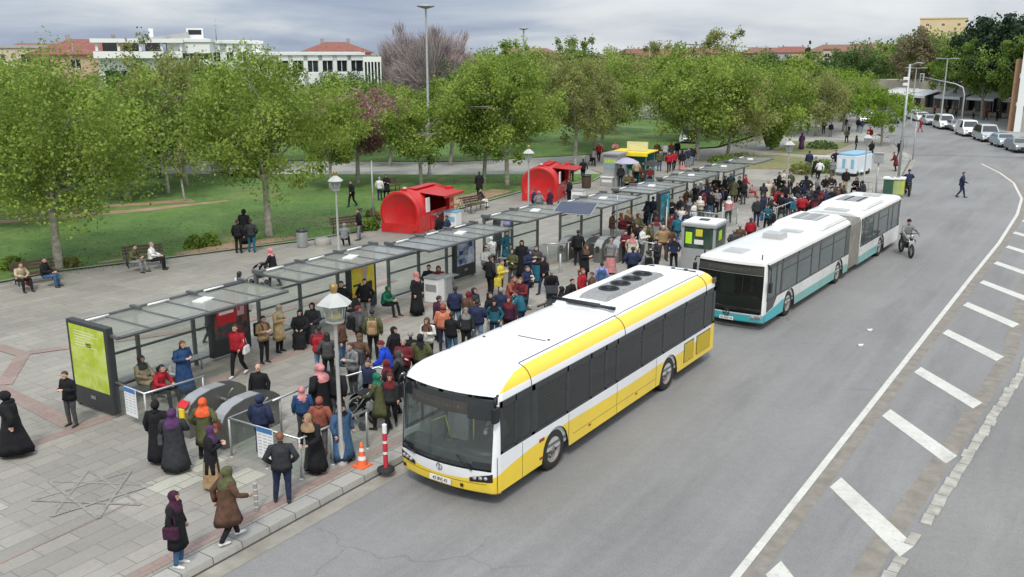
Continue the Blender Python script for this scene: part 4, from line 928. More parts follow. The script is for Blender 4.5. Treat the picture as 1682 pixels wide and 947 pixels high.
# shrubs
def shrub(lab, pos, r_, h, leaf='green', n=500, seed=1):
    q = random.Random(seed); vs, fs = [], []
    for i in range(n):
        u = Vector((q.gauss(0, 1), q.gauss(0, 1), abs(q.gauss(0, 1)))).normalized()*(q.random()**.35); p = Vector((u.x*r_, u.y*r_, u.z*h)); s_ = .1*q.uniform(.6, 1.3); nr = Vector((q.gauss(0, 1), q.gauss(0, 1), q.gauss(0, 1))).normalized(); a = nr.orthogonal().normalized()*s_; b_ = nr.cross(a)*.8; k = len(vs); vs += [p-a, p-b_, p+a, p+b_]; fs.append((k, k+1, k+2, k+3))
    me = bpy.data.meshes.new('shrub'); me.from_pydata([tuple(v) for v in vs], [], fs); me.materials.append(LF[leaf]); o = bpy.data.objects.new('shrub', me); COL.objects.link(o); o.location = pos; return tag(o, lab, 'shrub', 'low shrubs')
for i, (px, py, r_, h, lf, lab) in enumerate(((320, 406, .5, .6, 'green', 'low dark shrub at the lawn edge, left of its twin'), (345, 402, .5, .6, 'green', 'low dark shrub at the lawn edge, right of its twin'), (20, 440, .6, .5, 'green', 'weedy shrub behind the leftmost bench'), (115, 436, .5, .4, 'olive', 'weeds at the foot of the left plane tree'),
        (605, 375, .6, .6, 'green', 'shrub left of the nearer red kiosk'), (612, 362, .5, .7, 'olive', 'dry shrub behind the kiosk shrub'), (1350, 243, 1.6, .8, 'deep', 'spreading dark shrub on the far planted bed'), (1318, 284, 1.1, .9, 'olive', 'rounded dry shrub in the nearer bed'), (1352, 282, .9, 1.0, 'green', 'green shrub beside the nearer bed edge'), (1220, 262, 1.6, .6, 'olive', 'low hedge behind the farthest shelter'), (1190, 266, 1.5, .6, 'green', 'green hedge left of the low one'), (1560, 180, 1.2, 1.2, 'green', 'bush beside the far traffic light'))):
    shrub(lab, at(px, py, .17), r_, h, lf, 700, 70+i)
# ---------------------------------------------------------------- bus shelters
M_roofgl = glassmat('roof_glass', (.62, .64, .58), .02, .5, .25, (.4, .39, .335))
M_pane = glassmat('shelter_glass', (.84, .9, .87), .0, .14)
def admat(name, kind, w_, h_):
    m = bpy.data.materials.new(name); m.use_nodes = True; n, l = m.node_tree.nodes, m.node_tree.links; b = n['Principled BSDF']; b.inputs['Roughness'].default_value = .2
    t = n.new('ShaderNodeTexCoord'); nz = n.new('ShaderNodeTexNoise'); nz.inputs['Scale'].default_value = {'lime': 3.5, 'blue': 2.6, 'red': 4, 'teal': 2}.get(kind, 2.5); nz.inputs['Detail'].default_value = 3; l.new(t.outputs['Object'], nz.inputs[0])
    r = n.new('ShaderNodeValToRGB'); e = r.color_ramp.elements
    pal = {'lime': ((.38, .47, .03), (.44, .53, .05), (.5, .58, .14)), 'yellow': ((.62, .5, .03), (.55, .5, .04), (.6, .34, .03)), 'blue': ((.1, .14, .22), (.27, .3, .4), (.4, .42, .5)), 'red': ((.03, .05, .05), (.05, .06, .06), (.25, .05, .05)), 'teal': ((.01, .13, .19), (.02, .25, .33), (.05, .36, .42))}[kind]
    e[0].position = .4; e[0].color = (*pal[0], 1); e[1].position = .62; e[1].color = (*pal[2], 1); k = e.new(.5); k.color = (*pal[1], 1); l.new(nz.outputs[0], r.inputs[0]); l.new(r.outputs[0], b.inputs['Base Color']); return m
def ad_box(t, x0, y0, x1, y1, kind, h=2.15, zb=.1):
    "light box standing between two ground points"
    a, b_ = Vector((x0, y0, 0)), Vector((x1, y1, 0)); d_ = b_-a; wd = d_.length; rz = math.atan2(d_.y, d_.x); c = (a+b_)/2
    b = MB(); b.box((c.x, c.y, zb+h/2), (wd, .2, h), rz, bev=.025); bx = b.build('advert_box', M_dark, t)
    M = Matrix.Translation((c.x, c.y, 0)) @ Matrix.Rotation(rz, 4, 'Z')
    b = MB()
    for s in (-1, 1):
        P = [M @ Vector(v) for v in ((-wd/2+.11, s*.104, zb+.52), (wd/2-.11, s*.104, zb+.52), (wd/2-.11, s*.104, zb+h-.1), (-wd/2+.11, s*.104, zb+h-.1))]; b.f(P if s < 0 else P[::-1])
    o = b.build('advert_panel', admat('poster_'+kind, kind, wd, h), t)
    b = MB()
    for s in (-1,):
        b.box(M @ Vector((0, s*.106, zb+.3)), (.2, .006, .09), rz)
    b.build('maker_plate', M_steel, bx)
    b = MB(); q = random.Random(hash(kind) % 97)
    def R_(u0, v0, u1, v1, mi=0, s=-1, off=.0):
        P = [M @ Vector((u*(wd/2-.12), s*(.1055+off), zb+.52+(h-.62)*v)) for u, v in ((u0, v0), (u1, v0), (u1, v1), (u0, v1))]; b.f(P if s < 0 else P[::-1], mi)
    mats = [M_white, M_black]
    for s in (-1, 1):
        if kind == 'lime':
            for i in range(6): R_(-.75, .9-i*.045, -.75+q.uniform(.9, 1.5), .915-i*.045, 0, s)
            for i in range(5): 
                R_(-.9, .62-i*.09, -.9+.25+i*.33, .625-i*.09, 0, s); R_(-.8+i*.36, .1, -.79+i*.36, .55-.07*i, 0, s)
            R_(-.1, .68, .2, .74, 2, s); mats = [mat('poster_pale', (.6, .64, .4), .4), M_black, mat('poster_olive', (.25, .3, .03), .4)]
        elif kind == 'yellow':
            R_(-.1, .45, .45, .95, 0, s); R_(0, .3, .3, .8, 1, s, .001); R_(-.9, .25, -.2, .3, 2, s); R_(.1, .12, .8, .3, 2, s, .001); R_(-.8, .05, .8, .1, 2, s); mats = [mat('poster_orange', (.6, .3, .04), .4), mat('poster_grey', (.3, .33, .35), .4), M_black]
        elif kind == 'blue':
            for i in range(4): R_(-.8+i*.4, .15, -.79+i*.4, .95, 0, s)
            for i in range(5): R_(-.85, .2+i*.15, .85, .205+i*.15, 0, s)
            R_(-.8, .28, -.3, .4, 1, s); R_(.35, .45, .75, .6, 1, s); R_(-.8, .05, -.4, .18, 1, s); mats = [mat('poster_lines', (.5, .53, .58), .4), mat('poster_navy', (.02, .04, .14), .4)]
        elif kind == 'red':
            R_(-.85, .3, .35, .78, 0, s); R_(-.5, .78, .2, .95, 0, s, .001); R_(.4, .4, .85, .95, 1, s); R_(.45, .5, .6, .9, 0, s, .001); R_(-.7, .5, .2, .56, 2, s, .001); mats = [mat('poster_red', (.5, .02, .03), .4), mat('poster_pink', (.5, .3, .32), .4), M_white]
        else:
            R_(-.2, .1, .5, .75, 0, s); R_(.5, .2, .6, .8, 1, s, .001); mats = [mat('poster_deep', (.03, .07, .08), .4), M_white]
    b.build('poster_print', mats, o)
def shelter(name, lab, x, y0, Ls, dep=2.1, ads=(), h=2.3, bench=True):
    t = thing(name, lab, 'bus shelter', (x, y0, .13), 0, 'glass bus shelters along the plaza'); H = h-.13
    n = max(2, round(Ls/1.95))
    for i in range(n+1):
        y = .06+(Ls-.12)*i/n; b = MB(); b.box((0, y, H/2), (.1, .09, H)); b.build('post', M_frame, t)
    for i in range(n):
        ya, yb = .11+(Ls-.12)*i/n, .01+(Ls-.12)*(i+1)/n
        b = MB(); b.f([(0, ya, .18), (0, yb, .18), (0, yb, 1.98), (0, ya, 1.98)]); b.build('glass_pane', M_pane, t)
    b = MB()
    for z in (.16, 1.08, 1.6, H-.08): b.box2((-.03 if z < 2 else -.06, 0, z-.03 if z < 2 else z-.08), (.03 if z < 2 else .06, Ls, z+.03 if z < 2 else z+.05))
    b.build('rail', M_frame, t)
    # roof: ribs, edge beams, grey glass panels
    b = MB(); m = max(3, round(Ls/.98))
    for i in range(m+1):
        y = .05+(Ls-.1)*i/m; b.box((dep/2, y, H+.01), (dep, .07, .07))
        if i % 2 == 0: b.box((.08, y, H+.07), (.4, .12, .12))
    b.box((0, Ls/2, H+.03), (.1, Ls, .1)); b.box((dep-.02, Ls/2, H), (.08, Ls, .08)); b.build('roof_frame', M_frame, t)
    b = MB()
    for i in range(m):
        ya, yb = .08+(Ls-.1)*i/m, .02+(Ls-.1)*(i+1)/m; b.f([(.06, ya, H+.03), (dep+.06, ya, H+.03), (dep+.06, yb, H+.03), (.06, yb, H+.03)])
    b.build('roof_glass', M_roofgl, t)
    b = MB()
    for i in range(0, m, 2): b.tube([(.22, .3+Ls*i/m, H+.1), (.22, .3+Ls*i/m+.7, H+.1)], .03, 6); b.build('light_tube', M_white, t); b = MB()
    b.box((.9, Ls*.62, H+.05), (.35, .55, .04), .3); b.build('roof_tray', M_white, t)
    if bench:
        b = MB(); b.box((.42, Ls*.42, .42), (.34, Ls*.5, .04)); 
        for u in (.2, .64): b.tube([(.42, Ls*u, 0), (.42, Ls*u, .42)], .03, 6)
        b.build('bench_seat', M_galv, t)
    for a in ads: ad_box(t, *a)
    return t
shelter('bus_shelter', 'nearest bus shelter with lime green poster box at its front end', -12.5, -1.25, 5.7, 2.05, [(0, .02, 1.75, .02, 'lime', 2.3), (.12, 4.25, .12, 5.72, 'red')])
shelter('bus_shelter', 'second bus shelter, with the yellow and orange poster behind the man in black', -12.6, 5.05, 5.5, 2.0, [(.12, 4.0, .12, 5.4, 'yellow')], 2.42)
shelter('bus_shelter', 'third bus shelter, with the blue grey poster box at its far end', -12.5, 11.2, 5.4, 2.0, [(.12, 3.9, .12, 5.3, 'blue')])
shelter('bus_shelter', 'fourth bus shelter without any poster, left of the ticket gates', -12.6, 17.5, 4.4, 2.1, (), 2.4)
shelter('bus_shelter', 'fifth bus shelter behind the second pair of ticket gates', -12.1, 23.0, 4.2, 2.2)
shelter('bus_shelter', 'sixth bus shelter with teal poster at its near end', -12.0, 28.2, 4.3, 2.1, [(2.5, .1, 2.5, 1.3, 'teal')])
shelter('bus_shelter', 'seventh bus shelter behind the dense crowd', -12.0, 33.5, 4.3, 2.0)
shelter('bus_shelter', 'eighth bus shelter under the edge of the twisted tree', -12.0, 38.7, 4.1, 2.0)
shelter('bus_shelter', 'farthest bus shelter with dark end post, near the planted beds', -12.0, 43.6, 3.9, 2.0)
t = thing('solar_panel', 'dark tilted solar panel above the fifth shelter roof', 'solar panel', at(945, 345, 2.45), .2)
b = MB(); b.box((0, 0, .1), (1.7, 1.1, .04), M=Matrix.Rotation(R(18), 4, 'X')); pn = b.build('panel', mat('solar_cells', (.05, .06, .09), .15, .2), t)
b = MB(); b.box((0, 0, .095), (1.78, 1.18, .03), M=Matrix.Rotation(R(18), 4, 'X')); b.box((0, .4, -.08), (.06, .06, .5)); b.build('frame', M_galv, t)
# ---------------------------------------------------------------- handrail pens with timetable boards
def pen(lab, pts, posts, z=1.08, board=None):
    t = thing('handrail', lab, 'handrail', (pts[0][0], pts[0][1], .13)); o_ = Vector((pts[0][0], pts[0][1], 0))
    b = MB(); b.tube([Vector((x, y, z-.13+ (dz if True else 0)))-o_+Vector((0, 0, 0)) for x, y, dz in pts], .03, 8); b.build('top_rail', M_steel, t)
    for x, y in posts:
        b = MB(); b.tube([Vector((x, y, 0))-o_, Vector((x, y, z-.13))-o_], .027, 8); b.lathe([(.07, 0), (.07, .02), (.02, .025)], Vector((x, y, 0))-o_, 10); b.build('post', M_galv, t)
    if len(posts) > 1:
        for i in range(len(posts)-1):
            a, c = posts[i], posts[i+1]
            if (Vector(a)-Vector(c)).length < 3.2:
                b = MB(); A, C = Vector((a[0], a[1], 0))-o_, Vector((c[0], c[1], 0))-o_; b.f([A+Vector((0, 0, .15)), C+Vector((0, 0, .15)), C+Vector((0, 0, .85)), A+Vector((0, 0, .85))]); b.build('glass_infill', M_glass, t)
    return t
pen('bent steel handrail beside the lime green poster box', [(-10.95, -1.2, 0), (-9.45, -1.3, 0), (-9.28, .35, 0)], [(-10.9, -1.2), (-9.45, -1.3), (-9.28, .3)])
pen('steel handrail pen at the kerb, around the man in the dark suit', [(-6.5, .4, 0), (-6.45, -1.2, 0), (-4.25, -1.12, 0), (-4.15, .95, 0)], [(-6.5, .38), (-6.45, -1.2), (-5.3, -1.16), (-4.25, -1.12), (-4.2, -.2), (-4.15, .9)])
pen('short steel handrail beside the second ticket gate', [(-6.45, .1, 0), (-6.5, 1.7, 0)], [(-6.48, 1.3)])
pen('steel handrail behind the queue in front of the yellow bus', [(-6.3, 1.9, 0), (-6.0, 3.4, 0), (-4.4, 3.3, 0)], [(-6.2, 2.2), (-4.6, 3.3)])
pen('steel handrail left of the second pair of ticket gates', [(-10.9, 19.6, 0), (-10.2, 20.6, 0), (-10.1, 22.3, 0)], [(-10.8, 19.8), (-10.2, 20.6)])
pen('steel handrail beside the grey security booth', [(-8.3, 22.6, 0), (-6.6, 22.5, 0)], [(-8.2, 22.6), (-6.7, 22.5)])
pen('steel handrail in front of the seventh shelter', [(-9.2, 31.5, 0), (-7.6, 31.4, 0), (-7.4, 34, 0)], [(-9.1, 31.5), (-7.5, 32), (-7.4, 33.9)])
pen('long rear handrail beside the articulated bus joint', [(-5.4, 34, 0), (-5.2, 41, 0), (-5.2, 45, 0)], [(-5.4, 34.2), (-5.3, 36.5), (-5.25, 39), (-5.2, 41.5), (-5.2, 44.8)], 1.2)
for lab, px, py, z, rz in (('timetable board on the handrail right of the lime green poster', 215, 660, .78, R(-3)), ('timetable board on the kerb handrail left of the man in the dark suit', 436, 728, .78, R(2))):
    p = at(px, py, z); t = thing('timetable_board', lab, 'notice board', (p.x, p.y, p.z-.45), rz)
    b = MB(); b.box((0, 0, .45), (.5, .02, .75)); b.build('board', M_white, t)
    b = MB(); b.box((0, -.012, .76), (.48, .006, .12)); b.build('header', mat('sign_blue', (.05, .16, .36), .5), t)
    for i in range(3):
        b = MB()
        for j in range(7):
            b.box((-.16+i*.16, -.0115, .64-j*.075), (.11, .004, .022))
        b.build('column_of_times', mat('sign_print', (.35, .37, .4), .6), t)
# ---------------------------------------------------------------- ticket gates
M_gate = mat('gate_steel', (.2, .2, .185), .42, .6, .12, 3, dirt=.2); M_gatetop = mat('gate_top', (.34, .345, .34), .35, .4, .1, 4)
def gate(lab, x, y, rz=0, red=False):
    t = thing('ticket_gate', lab, 'ticket gate', (x, y, .13), rz, 'grey ticket gates')
    prof = [(-.95, 0), (-.95, .66), (-.85, .82), (-.6, .96), (-.2, 1.02), (.3, 1.0), (.75, .9), (.95, .75), (.95, 0)]
    b = MB()
    for s in (-.19, .19): b.f([(s, u, z) for u, z in (prof if s > 0 else prof[::-1])])
    for i in range(len(prof)-1): b.f([(-.19, prof[i][0], prof[i][1]), (.19, prof[i][0], prof[i][1]), (.19, prof[i+1][0], prof[i+1][1]), (-.19, prof[i+1][0], prof[i+1][1])])
    bmesh.ops.recalc_face_normals(b.bm, faces=b.bm.faces[:]); b.build('housing', M_gate, t)
    b = MB()
    for i in range(1, 7):
        (u0, z0), (u1, z1) = prof[i], prof[i+1]; b.f([(-.17, u0, z0+.006), (.17, u0, z0+.006), (.17, u1, z1+.006), (-.17, u1, z1+.006)], 1 if i in (5, 6) else 0)
    b.build('top_cover', [M_gatetop, M_dark], t)
    b = MB(); b.box((.0, -.97, .62), (.16, .05, .26), bev=.01); b.build('card_reader', M_yel if red else M_dark, t)
    if red: b = MB(); b.box((0, -.9, .845), (.3, .2, .02), M=Matrix.Rotation(R(40), 4, 'X')); b.build('warning_plate', M_red, t)
    b = MB(); b.lathe([(.04, 0), (.04, .2)], (.2, .1, .7), 8, 0, Matrix.Rotation(math.pi/2, 4, 'Y'))
    for a in (90, 210, 330): b.tube([(.36, .1, .72), (.62, .1+.3*math.cos(R(a)), .72+.32*math.sin(R(a)))], .02, 6)
    b.build('turnstile_arms', M_steel, t)
gate('ticket gate with yellow card reader and red plate, left of the orange headscarf', -8.35, -.15, R(4), True)
gate('plain ticket gate right of the orange headscarf', -7.15, -.1, R(4))
for i, (x, y, lab) in enumerate(((-10.75, 21.7, 'ticket gate farthest left in the row of four by the fifth shelter'), (-10.0, 22.0, 'ticket gate second from left by the fifth shelter'), (-9.3, 22.4, 'ticket gate third from left by the fifth shelter'), (-8.7, 22.9, 'ticket gate farthest right by the fifth shelter'))): gate(lab, x, y, R(6))
# ---------------------------------------------------------------- lamps, masts, poles
def lantern(lab, x, y, h=3.5, z=.13, s=1.0):
    t = thing('lantern_lamp', lab, 'street lamp', (x, y, z), 0, 'white lantern lamps')
    b = MB(); b.lathe([(.13, 0), (.13, .05), (.085, .12), (.085, .5), (.05, .6), (.042, h-.1), (.06, h-.02), (.1, h)], (0, 0, 0), 12); b.build('pole', mat('lamp_pole_grey', (.4, .4, .38), .5, .2, .1, 3), t)
    b = MB(); b.lathe([(.17*s, h+.04), (.23*s, h+.42)], (0, 0, 0), 6, 0, smooth=False); b.build('glass_lantern', glassmat('lantern_glass', (.8, .84, .8), .05, .25), t)
    b = MB(); b.lathe([(.1, h-.02), (.19*s, h+.03), (.2*s, h+.06), (.17*s, h+.06)], (0, 0, 0), 6, 0, smooth=False); b.lathe([(.27*s, h+.4), (.36*s, h+.44), (.27*s, h+.53), (.1*s, h+.66), (.001, h+.7)], (0, 0, 0), 6, 0, smooth=False)
    for k in range(6): a = math.pi/3*k; b.tube([(.175*s*math.cos(a), .175*s*math.sin(a), h+.04), (.235*s*math.cos(a), .235*s*math.sin(a), h+.43)], .014, 4)
    b.build('lantern_frame', mat('lantern_white', (.45, .46, .44), .4), t)
    b = MB(); b.lathe([(.06, h+.68), (.09, h+.78), (.09, h+.86), (.001, h+.9)], (0, 0, 0), 8); b.build('finial', mat('brass', (.3, .2, .07), .4, .4), t)
    if s > 1: b = MB(); b.ell((0, 0, h+.16), (.14, .14, .1), 6); b.build('bulb', M_yel, t)
lantern('tall white lantern lamp at the kerb, in front of the second shelter', -4.04, -.07, 3.35, s=1.1)
p = at(557, 424); lantern('white lantern lamp on the plaza behind the second shelter roof', p.x, p.y, 3.1)
p = at(868, 352); lantern('white lantern lamp beside the farther red kiosk', p.x, p.y, 3.1)
p = at(1418, 305); lantern('white lantern lamp near the far end of the plaza crowd', p.x, p.y, 2.9)
p = at(1290, 330); lantern('white lantern lamp rising out of the crowd behind the articulated bus', p.x, p.y, 3.1)
def mast(lab, x, y, h, head='disc', r_=.11):
    t = thing('lamp_mast', lab, 'lamp post', (x, y, .1))
    b = MB(); b.lathe([(r_*1.5, 0), (r_*1.5, .3), (r_, .4), (r_*.65, h)], (0, 0, 0), 12); b.build('pole', M_galv, t)
    b = MB()
    if head == 'disc': b.lathe([(.1, h-.12), (.62, h+.02), (.66, h+.1), (.5, h+.15), (.001, h+.17)], (0, 0, 0), 20)
    elif head == 'double': b.box((0, 0, h), (2.3, .12, .08)); b.box((-.95, 0, h+.03), (.7, .3, .1), bev=.03); b.box((.95, 0, h+.03), (.7, .3, .1), bev=.03)
    else: b.tube([(0, 0, h-.2), (.5, .1, h+.25), (1.8, .3, h+.35)], .05, 6); b.box((1.9, .3, h+.36), (.8, .28, .1), bev=.03)
    b.build('lamp_head', M_galv, t); return t
mast('tallest lamp mast with flat disc head standing against the sky', -34, 40.5, 12.3)
mast('smaller disc headed lamp mast above the trees, right of the tallest', -61, 95, 12.2, r_=.16)
mast('third disc headed lamp mast, small and far', -84, 147, 11.5, r_=.18)
t = mast('far street lamp with one curved arm near the crane', -66, 145, 10.9, 'arm', .18)
mast('double armed street lamp between trees, right background', -14.5, 116, 7.2, 'double', .1)
mast('double armed lamp beside the tall camera pole', -10.3, 112, 8.4, 'double', .1)
# thin plain poles
def pole(lab, x, y, h, r_=.05, top=None, m=None):
    t = thing('pole', lab, 'pole', (x, y, .13)); b = MB(); b.tube([(0, 0, 0), (0, 0, h)], [r_, r_*.8], 8); b.build('shaft', m or M_galv, t)
    if top == 'sign': b = MB(); b.box((0, 0, h-.25), (.5, .03, .5)); b.build('sign_plate', M_galv, t)
    return t
p = at(614, 375); pole('thin grey pole on the lawn edge left of the nearer kiosk', p.x, p.y, 3.6)
t = pole('tall leaning street pole with white cameras near the corner', -3.9, 57.2, 8.3, .1)
for z in (7.3, 6.9): 
    b = MB(); b.box((-.15, -.1, z), (.3, .4, .2), bev=.03); b.build('camera_box', M_white, t)
b = MB(); b.tube([(0, 0, 8.2), (.5, 0, 8.4), (.9, 0, 8.35)], .04, 6); b.build('arm', M_galv, t)
p = at(1499, 262); pole('thin metal pole at the kerb corner', p.x, p.y, 3.3, .05, 'sign')
p = at(1437, 330, .13); t = pole('pole with grey signal box above the crowd behind the articulated bus', p.x, p.y, 2.6, .06)
b = MB(); b.box((0, 0, 2.7), (.5, .4, .6), bev=.04); b.box((0, 0, 3.02), (.6, .5, .05)); b.build('signal_box', M_galv, t)
for px, py, lab in ((1092, 425, 'slim steel post between booth and gates'), (1012, 400, 'slim steel post at the corner of the fifth shelter queue')):
    p = at(px, py); pole(lab, p.x, p.y, 2.4, .035)
# traffic light with long arm
t = thing('traffic_light', 'traffic light on a long curved arm over the far street', 'traffic light', (-7.4, 108, .13))
b = MB(); b.tube([(0, 0, 0), (0, 0, 4.2), (-.25, 0, 5.1), (-1.1, 0, 5.5), (-4.7, .2, 6.2)], [.11, .09, .08, .07, .05], 8); b.build('pole', M_galv, t)
b = MB(); b.box((-4.9, .2, 6.1), (.5, .3, 1.1), bev=.04); hd = b.build('signal_head', M_galv, t)
for i, z in enumerate((6.42, 6.1, 5.78)):
    b = MB(); b.lathe([(.001, 0), (.11, 0), (.13, .04)], (-4.9, .045, z), 10, 0, Matrix.Rotation(math.pi/2, 4, 'X')); b.build('lens', M_black, hd)
# construction crane far away
t = thing('tower_crane', 'thin tower crane jib low on the horizon', 'crane', (-170, 420, 0))
b = MB(); b.box2((-.8, -.8, 0), (.8, .8, 13)); b.build('tower', M_galv, t); b = MB(); b.tube([(-8, 0, 13.2), (34, 6, 11.2)], .35, 4); b.tube([(0, 0, 15), (16, 3, 12.4)], .12, 4); b.build('jib', M_galv, t)
# ---------------------------------------------------------------- red barrel kiosks
def kiosk(lab, px0, py0, px1, py1, s=1.0):
    a, b0 = at(px0, py0), at(px1, py1); d_ = b0-a; ang = math.atan2(d_.y, d_.x)
    # local x runs along the front disc (left to right in the picture), y along the barrel
    t = thing('snack_kiosk', lab, 'kiosk', a, ang, 'red barrel shaped snack kiosks'); Wd, Ln = 2.25*s, 3.9*s
    n = 20; sec = []
    for k in range(n+1): ang_ = math.pi*k/n; sec.append((Wd/2-Wd/2*math.cos(ang_)*1.0, 1.15*s+1.12*s*math.sin(ang_)))
    outl = [(0.0, .12)]+[(0.0, .6*s)]+sec+[(Wd, .6*s), (Wd, .12)]
    b = MB(); g = [[(x, y, z) for x, z in outl] for y in (0.12, .5, Ln*.5, Ln)]
    # serving hatch on the right hand side
    rings = []
    for y in (.12, 1.25*s, 3.15*s, Ln): rings.append([Vector((x, y, z)) for x, z in outl])
    V = [[b.bm.verts.new(p) for p in rg] for rg in rings]
    for q in range(3):
        for k in range(len(outl)-1):
            zc = (outl[k][1]+outl[k+1][1])/2; xc = (outl[k][0]+outl[k+1][0])/2
            if q == 1 and xc > Wd*.7 and 1.0*s < zc < 1.95*s: continue
            fc = b.bm.faces.new((V[q][k], V[q+1][k], V[q+1][k+1], V[q][k+1])); fc.smooth = True
    for s_ in (0, 3):
        b.bm.faces.new(V[s_] if s_ == 0 else V[s_][::-1])
    b.build('barrel_body', M_red, t)
    b = MB(); cx_, cz_ = Wd/2, 1.12*s
    Rr = Wd/2
    pr = [(Rr*.99, .1), (Rr*1.06, .04), (Rr*1.06, -.1), (Rr*1.02, -.15), (Rr*.9, -.15), (Rr*.86, -.09), (.001, -.11)]
    b.lathe(pr, (cx_, .14, cz_), 36, 0, Matrix.Rotation(-math.pi/2, 4, 'X') @ Matrix.Diagonal((1, 1, 1, 1))); b.build('front_disc', M_red, t)
    b = MB(); b.box2((-.06, -.02, -.02), (Wd+.08, Ln+.05, .14)); b.build('base', M_galv, t)
    b = MB(); b.box2((.02, -.05, .12), (Wd-.02, .14, .6*s)); b.box2((Wd-.1, 0, .12), (Wd+.05, 1.2*s, 1.0*s), bev=.03); b.box2((Wd-.1, 1.25*s, .12), (Wd+.06, 3.15*s, .95*s), bev=.03); b.build('skirt_panel', M_red, t)
    b = MB(); b.f([(Wd*.72, 1.15*s, 2.08*s), (Wd+.95, 1.05*s, 1.98*s), (Wd+.95, 3.35*s, 1.98*s), (Wd*.72, 3.25*s, 2.08*s)]); b.f([(Wd*.72, 1.15*s, 2.12*s), (Wd+.97, 1.03*s, 2.03*s), (Wd+.97, 3.37*s, 2.03*s), (Wd*.72, 3.25*s, 2.12*s)])
    b.f([(Wd+.97, 1.03*s, 2.03*s), (Wd+.97, 3.37*s, 2.03*s), (Wd+.95, 3.35*s, 1.9*s), (Wd+.95, 1.05*s, 1.9*s)]); b.build('awning_flap', M_red, t)
    b = MB(); b.box2((Wd*.3, 1.3*s, .9*s), (Wd*.34, 3.1*s, 1.95*s), 0); b.box2((Wd-.25, 1.28*s, .93*s), (Wd+.22, 3.12*s, .98*s), 1)
    for i in range(7): b.box((Wd*.38, 1.45*s+i*.24*s, 1.25*s), (.12, .16, .3), mi=2 if i % 2 else 1)
    b.build('counter', [M_black, M_steel, mat('goods', (.1, .3, .32), .5, 0, .5, 6)], t)
    b = MB(); b.box2((Wd-.02, .82*s, 1.15*s), (Wd+.03, 1.2*s, 1.9*s)); b.build('menu_board', M_white, t)
    b = MB(); b.box2((Wd-.15, 3.2*s, .2), (Wd+.12, 3.75*s, 2.2*s), 0); b.box2((Wd-.05, 3.22*s, 1.5*s), (Wd+.135, 3.7*s, 2.05*s), 1)
    for i in range(3): b.box2((Wd+.1, 3.3*s, .4+i*.35), (Wd+.13, 3.65*s, .6+i*.35), 2)
    b.build('drinks_fridge', [M_red, mat('poster_brown', (.25, .08, .04), .4, 0, .4, 5), mat('can_orange', (.6, .25, .1), .4)], t)
    b = MB(); b.box((Wd*.5, .5, 2.32*s), (.25, .25, .12), bev=.02); b.box((Wd*.55, 2.2, 2.3*s), (.5, 2.2, .06), bev=.02); b.build('roof_vent', M_red, t)
    b = MB(); b.box((Wd*.5, .6, 2.4*s), (.16, .1, .08)); b.build('roof_lamp', M_white, t)
    return t
kiosk('nearer red barrel shaped kiosk with raised awning flap', 627, 383, 694, 389, .98)
kiosk('farther red barrel shaped kiosk behind the fifth shelter roof', 857, 332, 905, 334, .98)
# white and blue box beside the nearer kiosk, bins and benches
def cabinet(name, lab, cat, px, py, sx, sy, sz, m, top, rz=0.2, z=.13):
    t = thing(name, lab, cat, at(px, py, z), rz); b = MB(); b.box((0, 0, sz/2), (sx, sy, sz), bev=.02); b.build('body', m, t); b = MB(); b.box((0, 0, sz+.03), (sx+.05, sy+.05, .07), bev=.015); b.build('lid', top, t)
    b = MB(); b.box((0, -sy/2-.004, sz*.62), (sx*.8, .012, sz*.3)); b.build('front_panel', top, t); return t
M_blue = mat('pale_blue_paint', (.2, .42, .58), .4)
cabinet('ice_cream_freezer', 'white freezer box with pale blue lid beside the nearer red kiosk', 'freezer', 744, 376, .7, .7, .95, M_white, M_blue)
cabinet('ice_cream_freezer', 'white freezer box beside the farther red kiosk', 'freezer', 950, 338, .7, .7, .95, M_white, M_galv)
cabinet('display_case', 'low glass fronted display case left of the food stall', 'display case', 998, 305, .9, .5, .6, M_galv, M_white)
cabinet('waste_container', 'grey recycling container by the third shelter front', 'bin', 714, 494, .6, .5, .9, M_white, M_galv, .1)
cabinet('waste_container', 'small grey recycling container beside the other, third shelter', 'bin', 730, 490, .45, .45, .85, M_galv, M_galv, .1)
def bin_(lab, px, py, m, r_=.24, h=.85):
    t = thing('litter_bin', lab, 'litter bin', at(px, py, .15)); b = MB(); b.lathe([(r_*.9, 0), (r_, .06), (r_, h*.86)], (0, 0, 0), 14)
    for k in range(14): a = 2*math.pi*k/14; b.box((r_*1.02*math.cos(a), r_*1.02*math.sin(a), h*.45), (.03, .03, h*.75), a)
    b.build('drum', m, t); b = MB(); b.lathe([(r_*.8, h*.86), (r_*1.12, h*.9), (r_*1.12, h), (r_*.7, h+.02), (r_*.6, h*.88)], (0, 0, 0), 14); b.build('rim', M_dark, t)
bin_('grey slatted litter bin right of the thick trunked plane tree', 497, 405, M_galv); bin_('brown slatted litter bin beside the farther kiosk', 963, 308, M_wood, .3, .9)
b = MB(); b.lathe([(.001, .3), (.3, .32), (.42, .2), (.4, 0)], (0, 0, 0), 14); o = b.build('stone_bollard', M_conc); o.location = at(530, 401, .13); tag(o, 'low round concrete bollard right of the grey slatted bin', 'bollard')
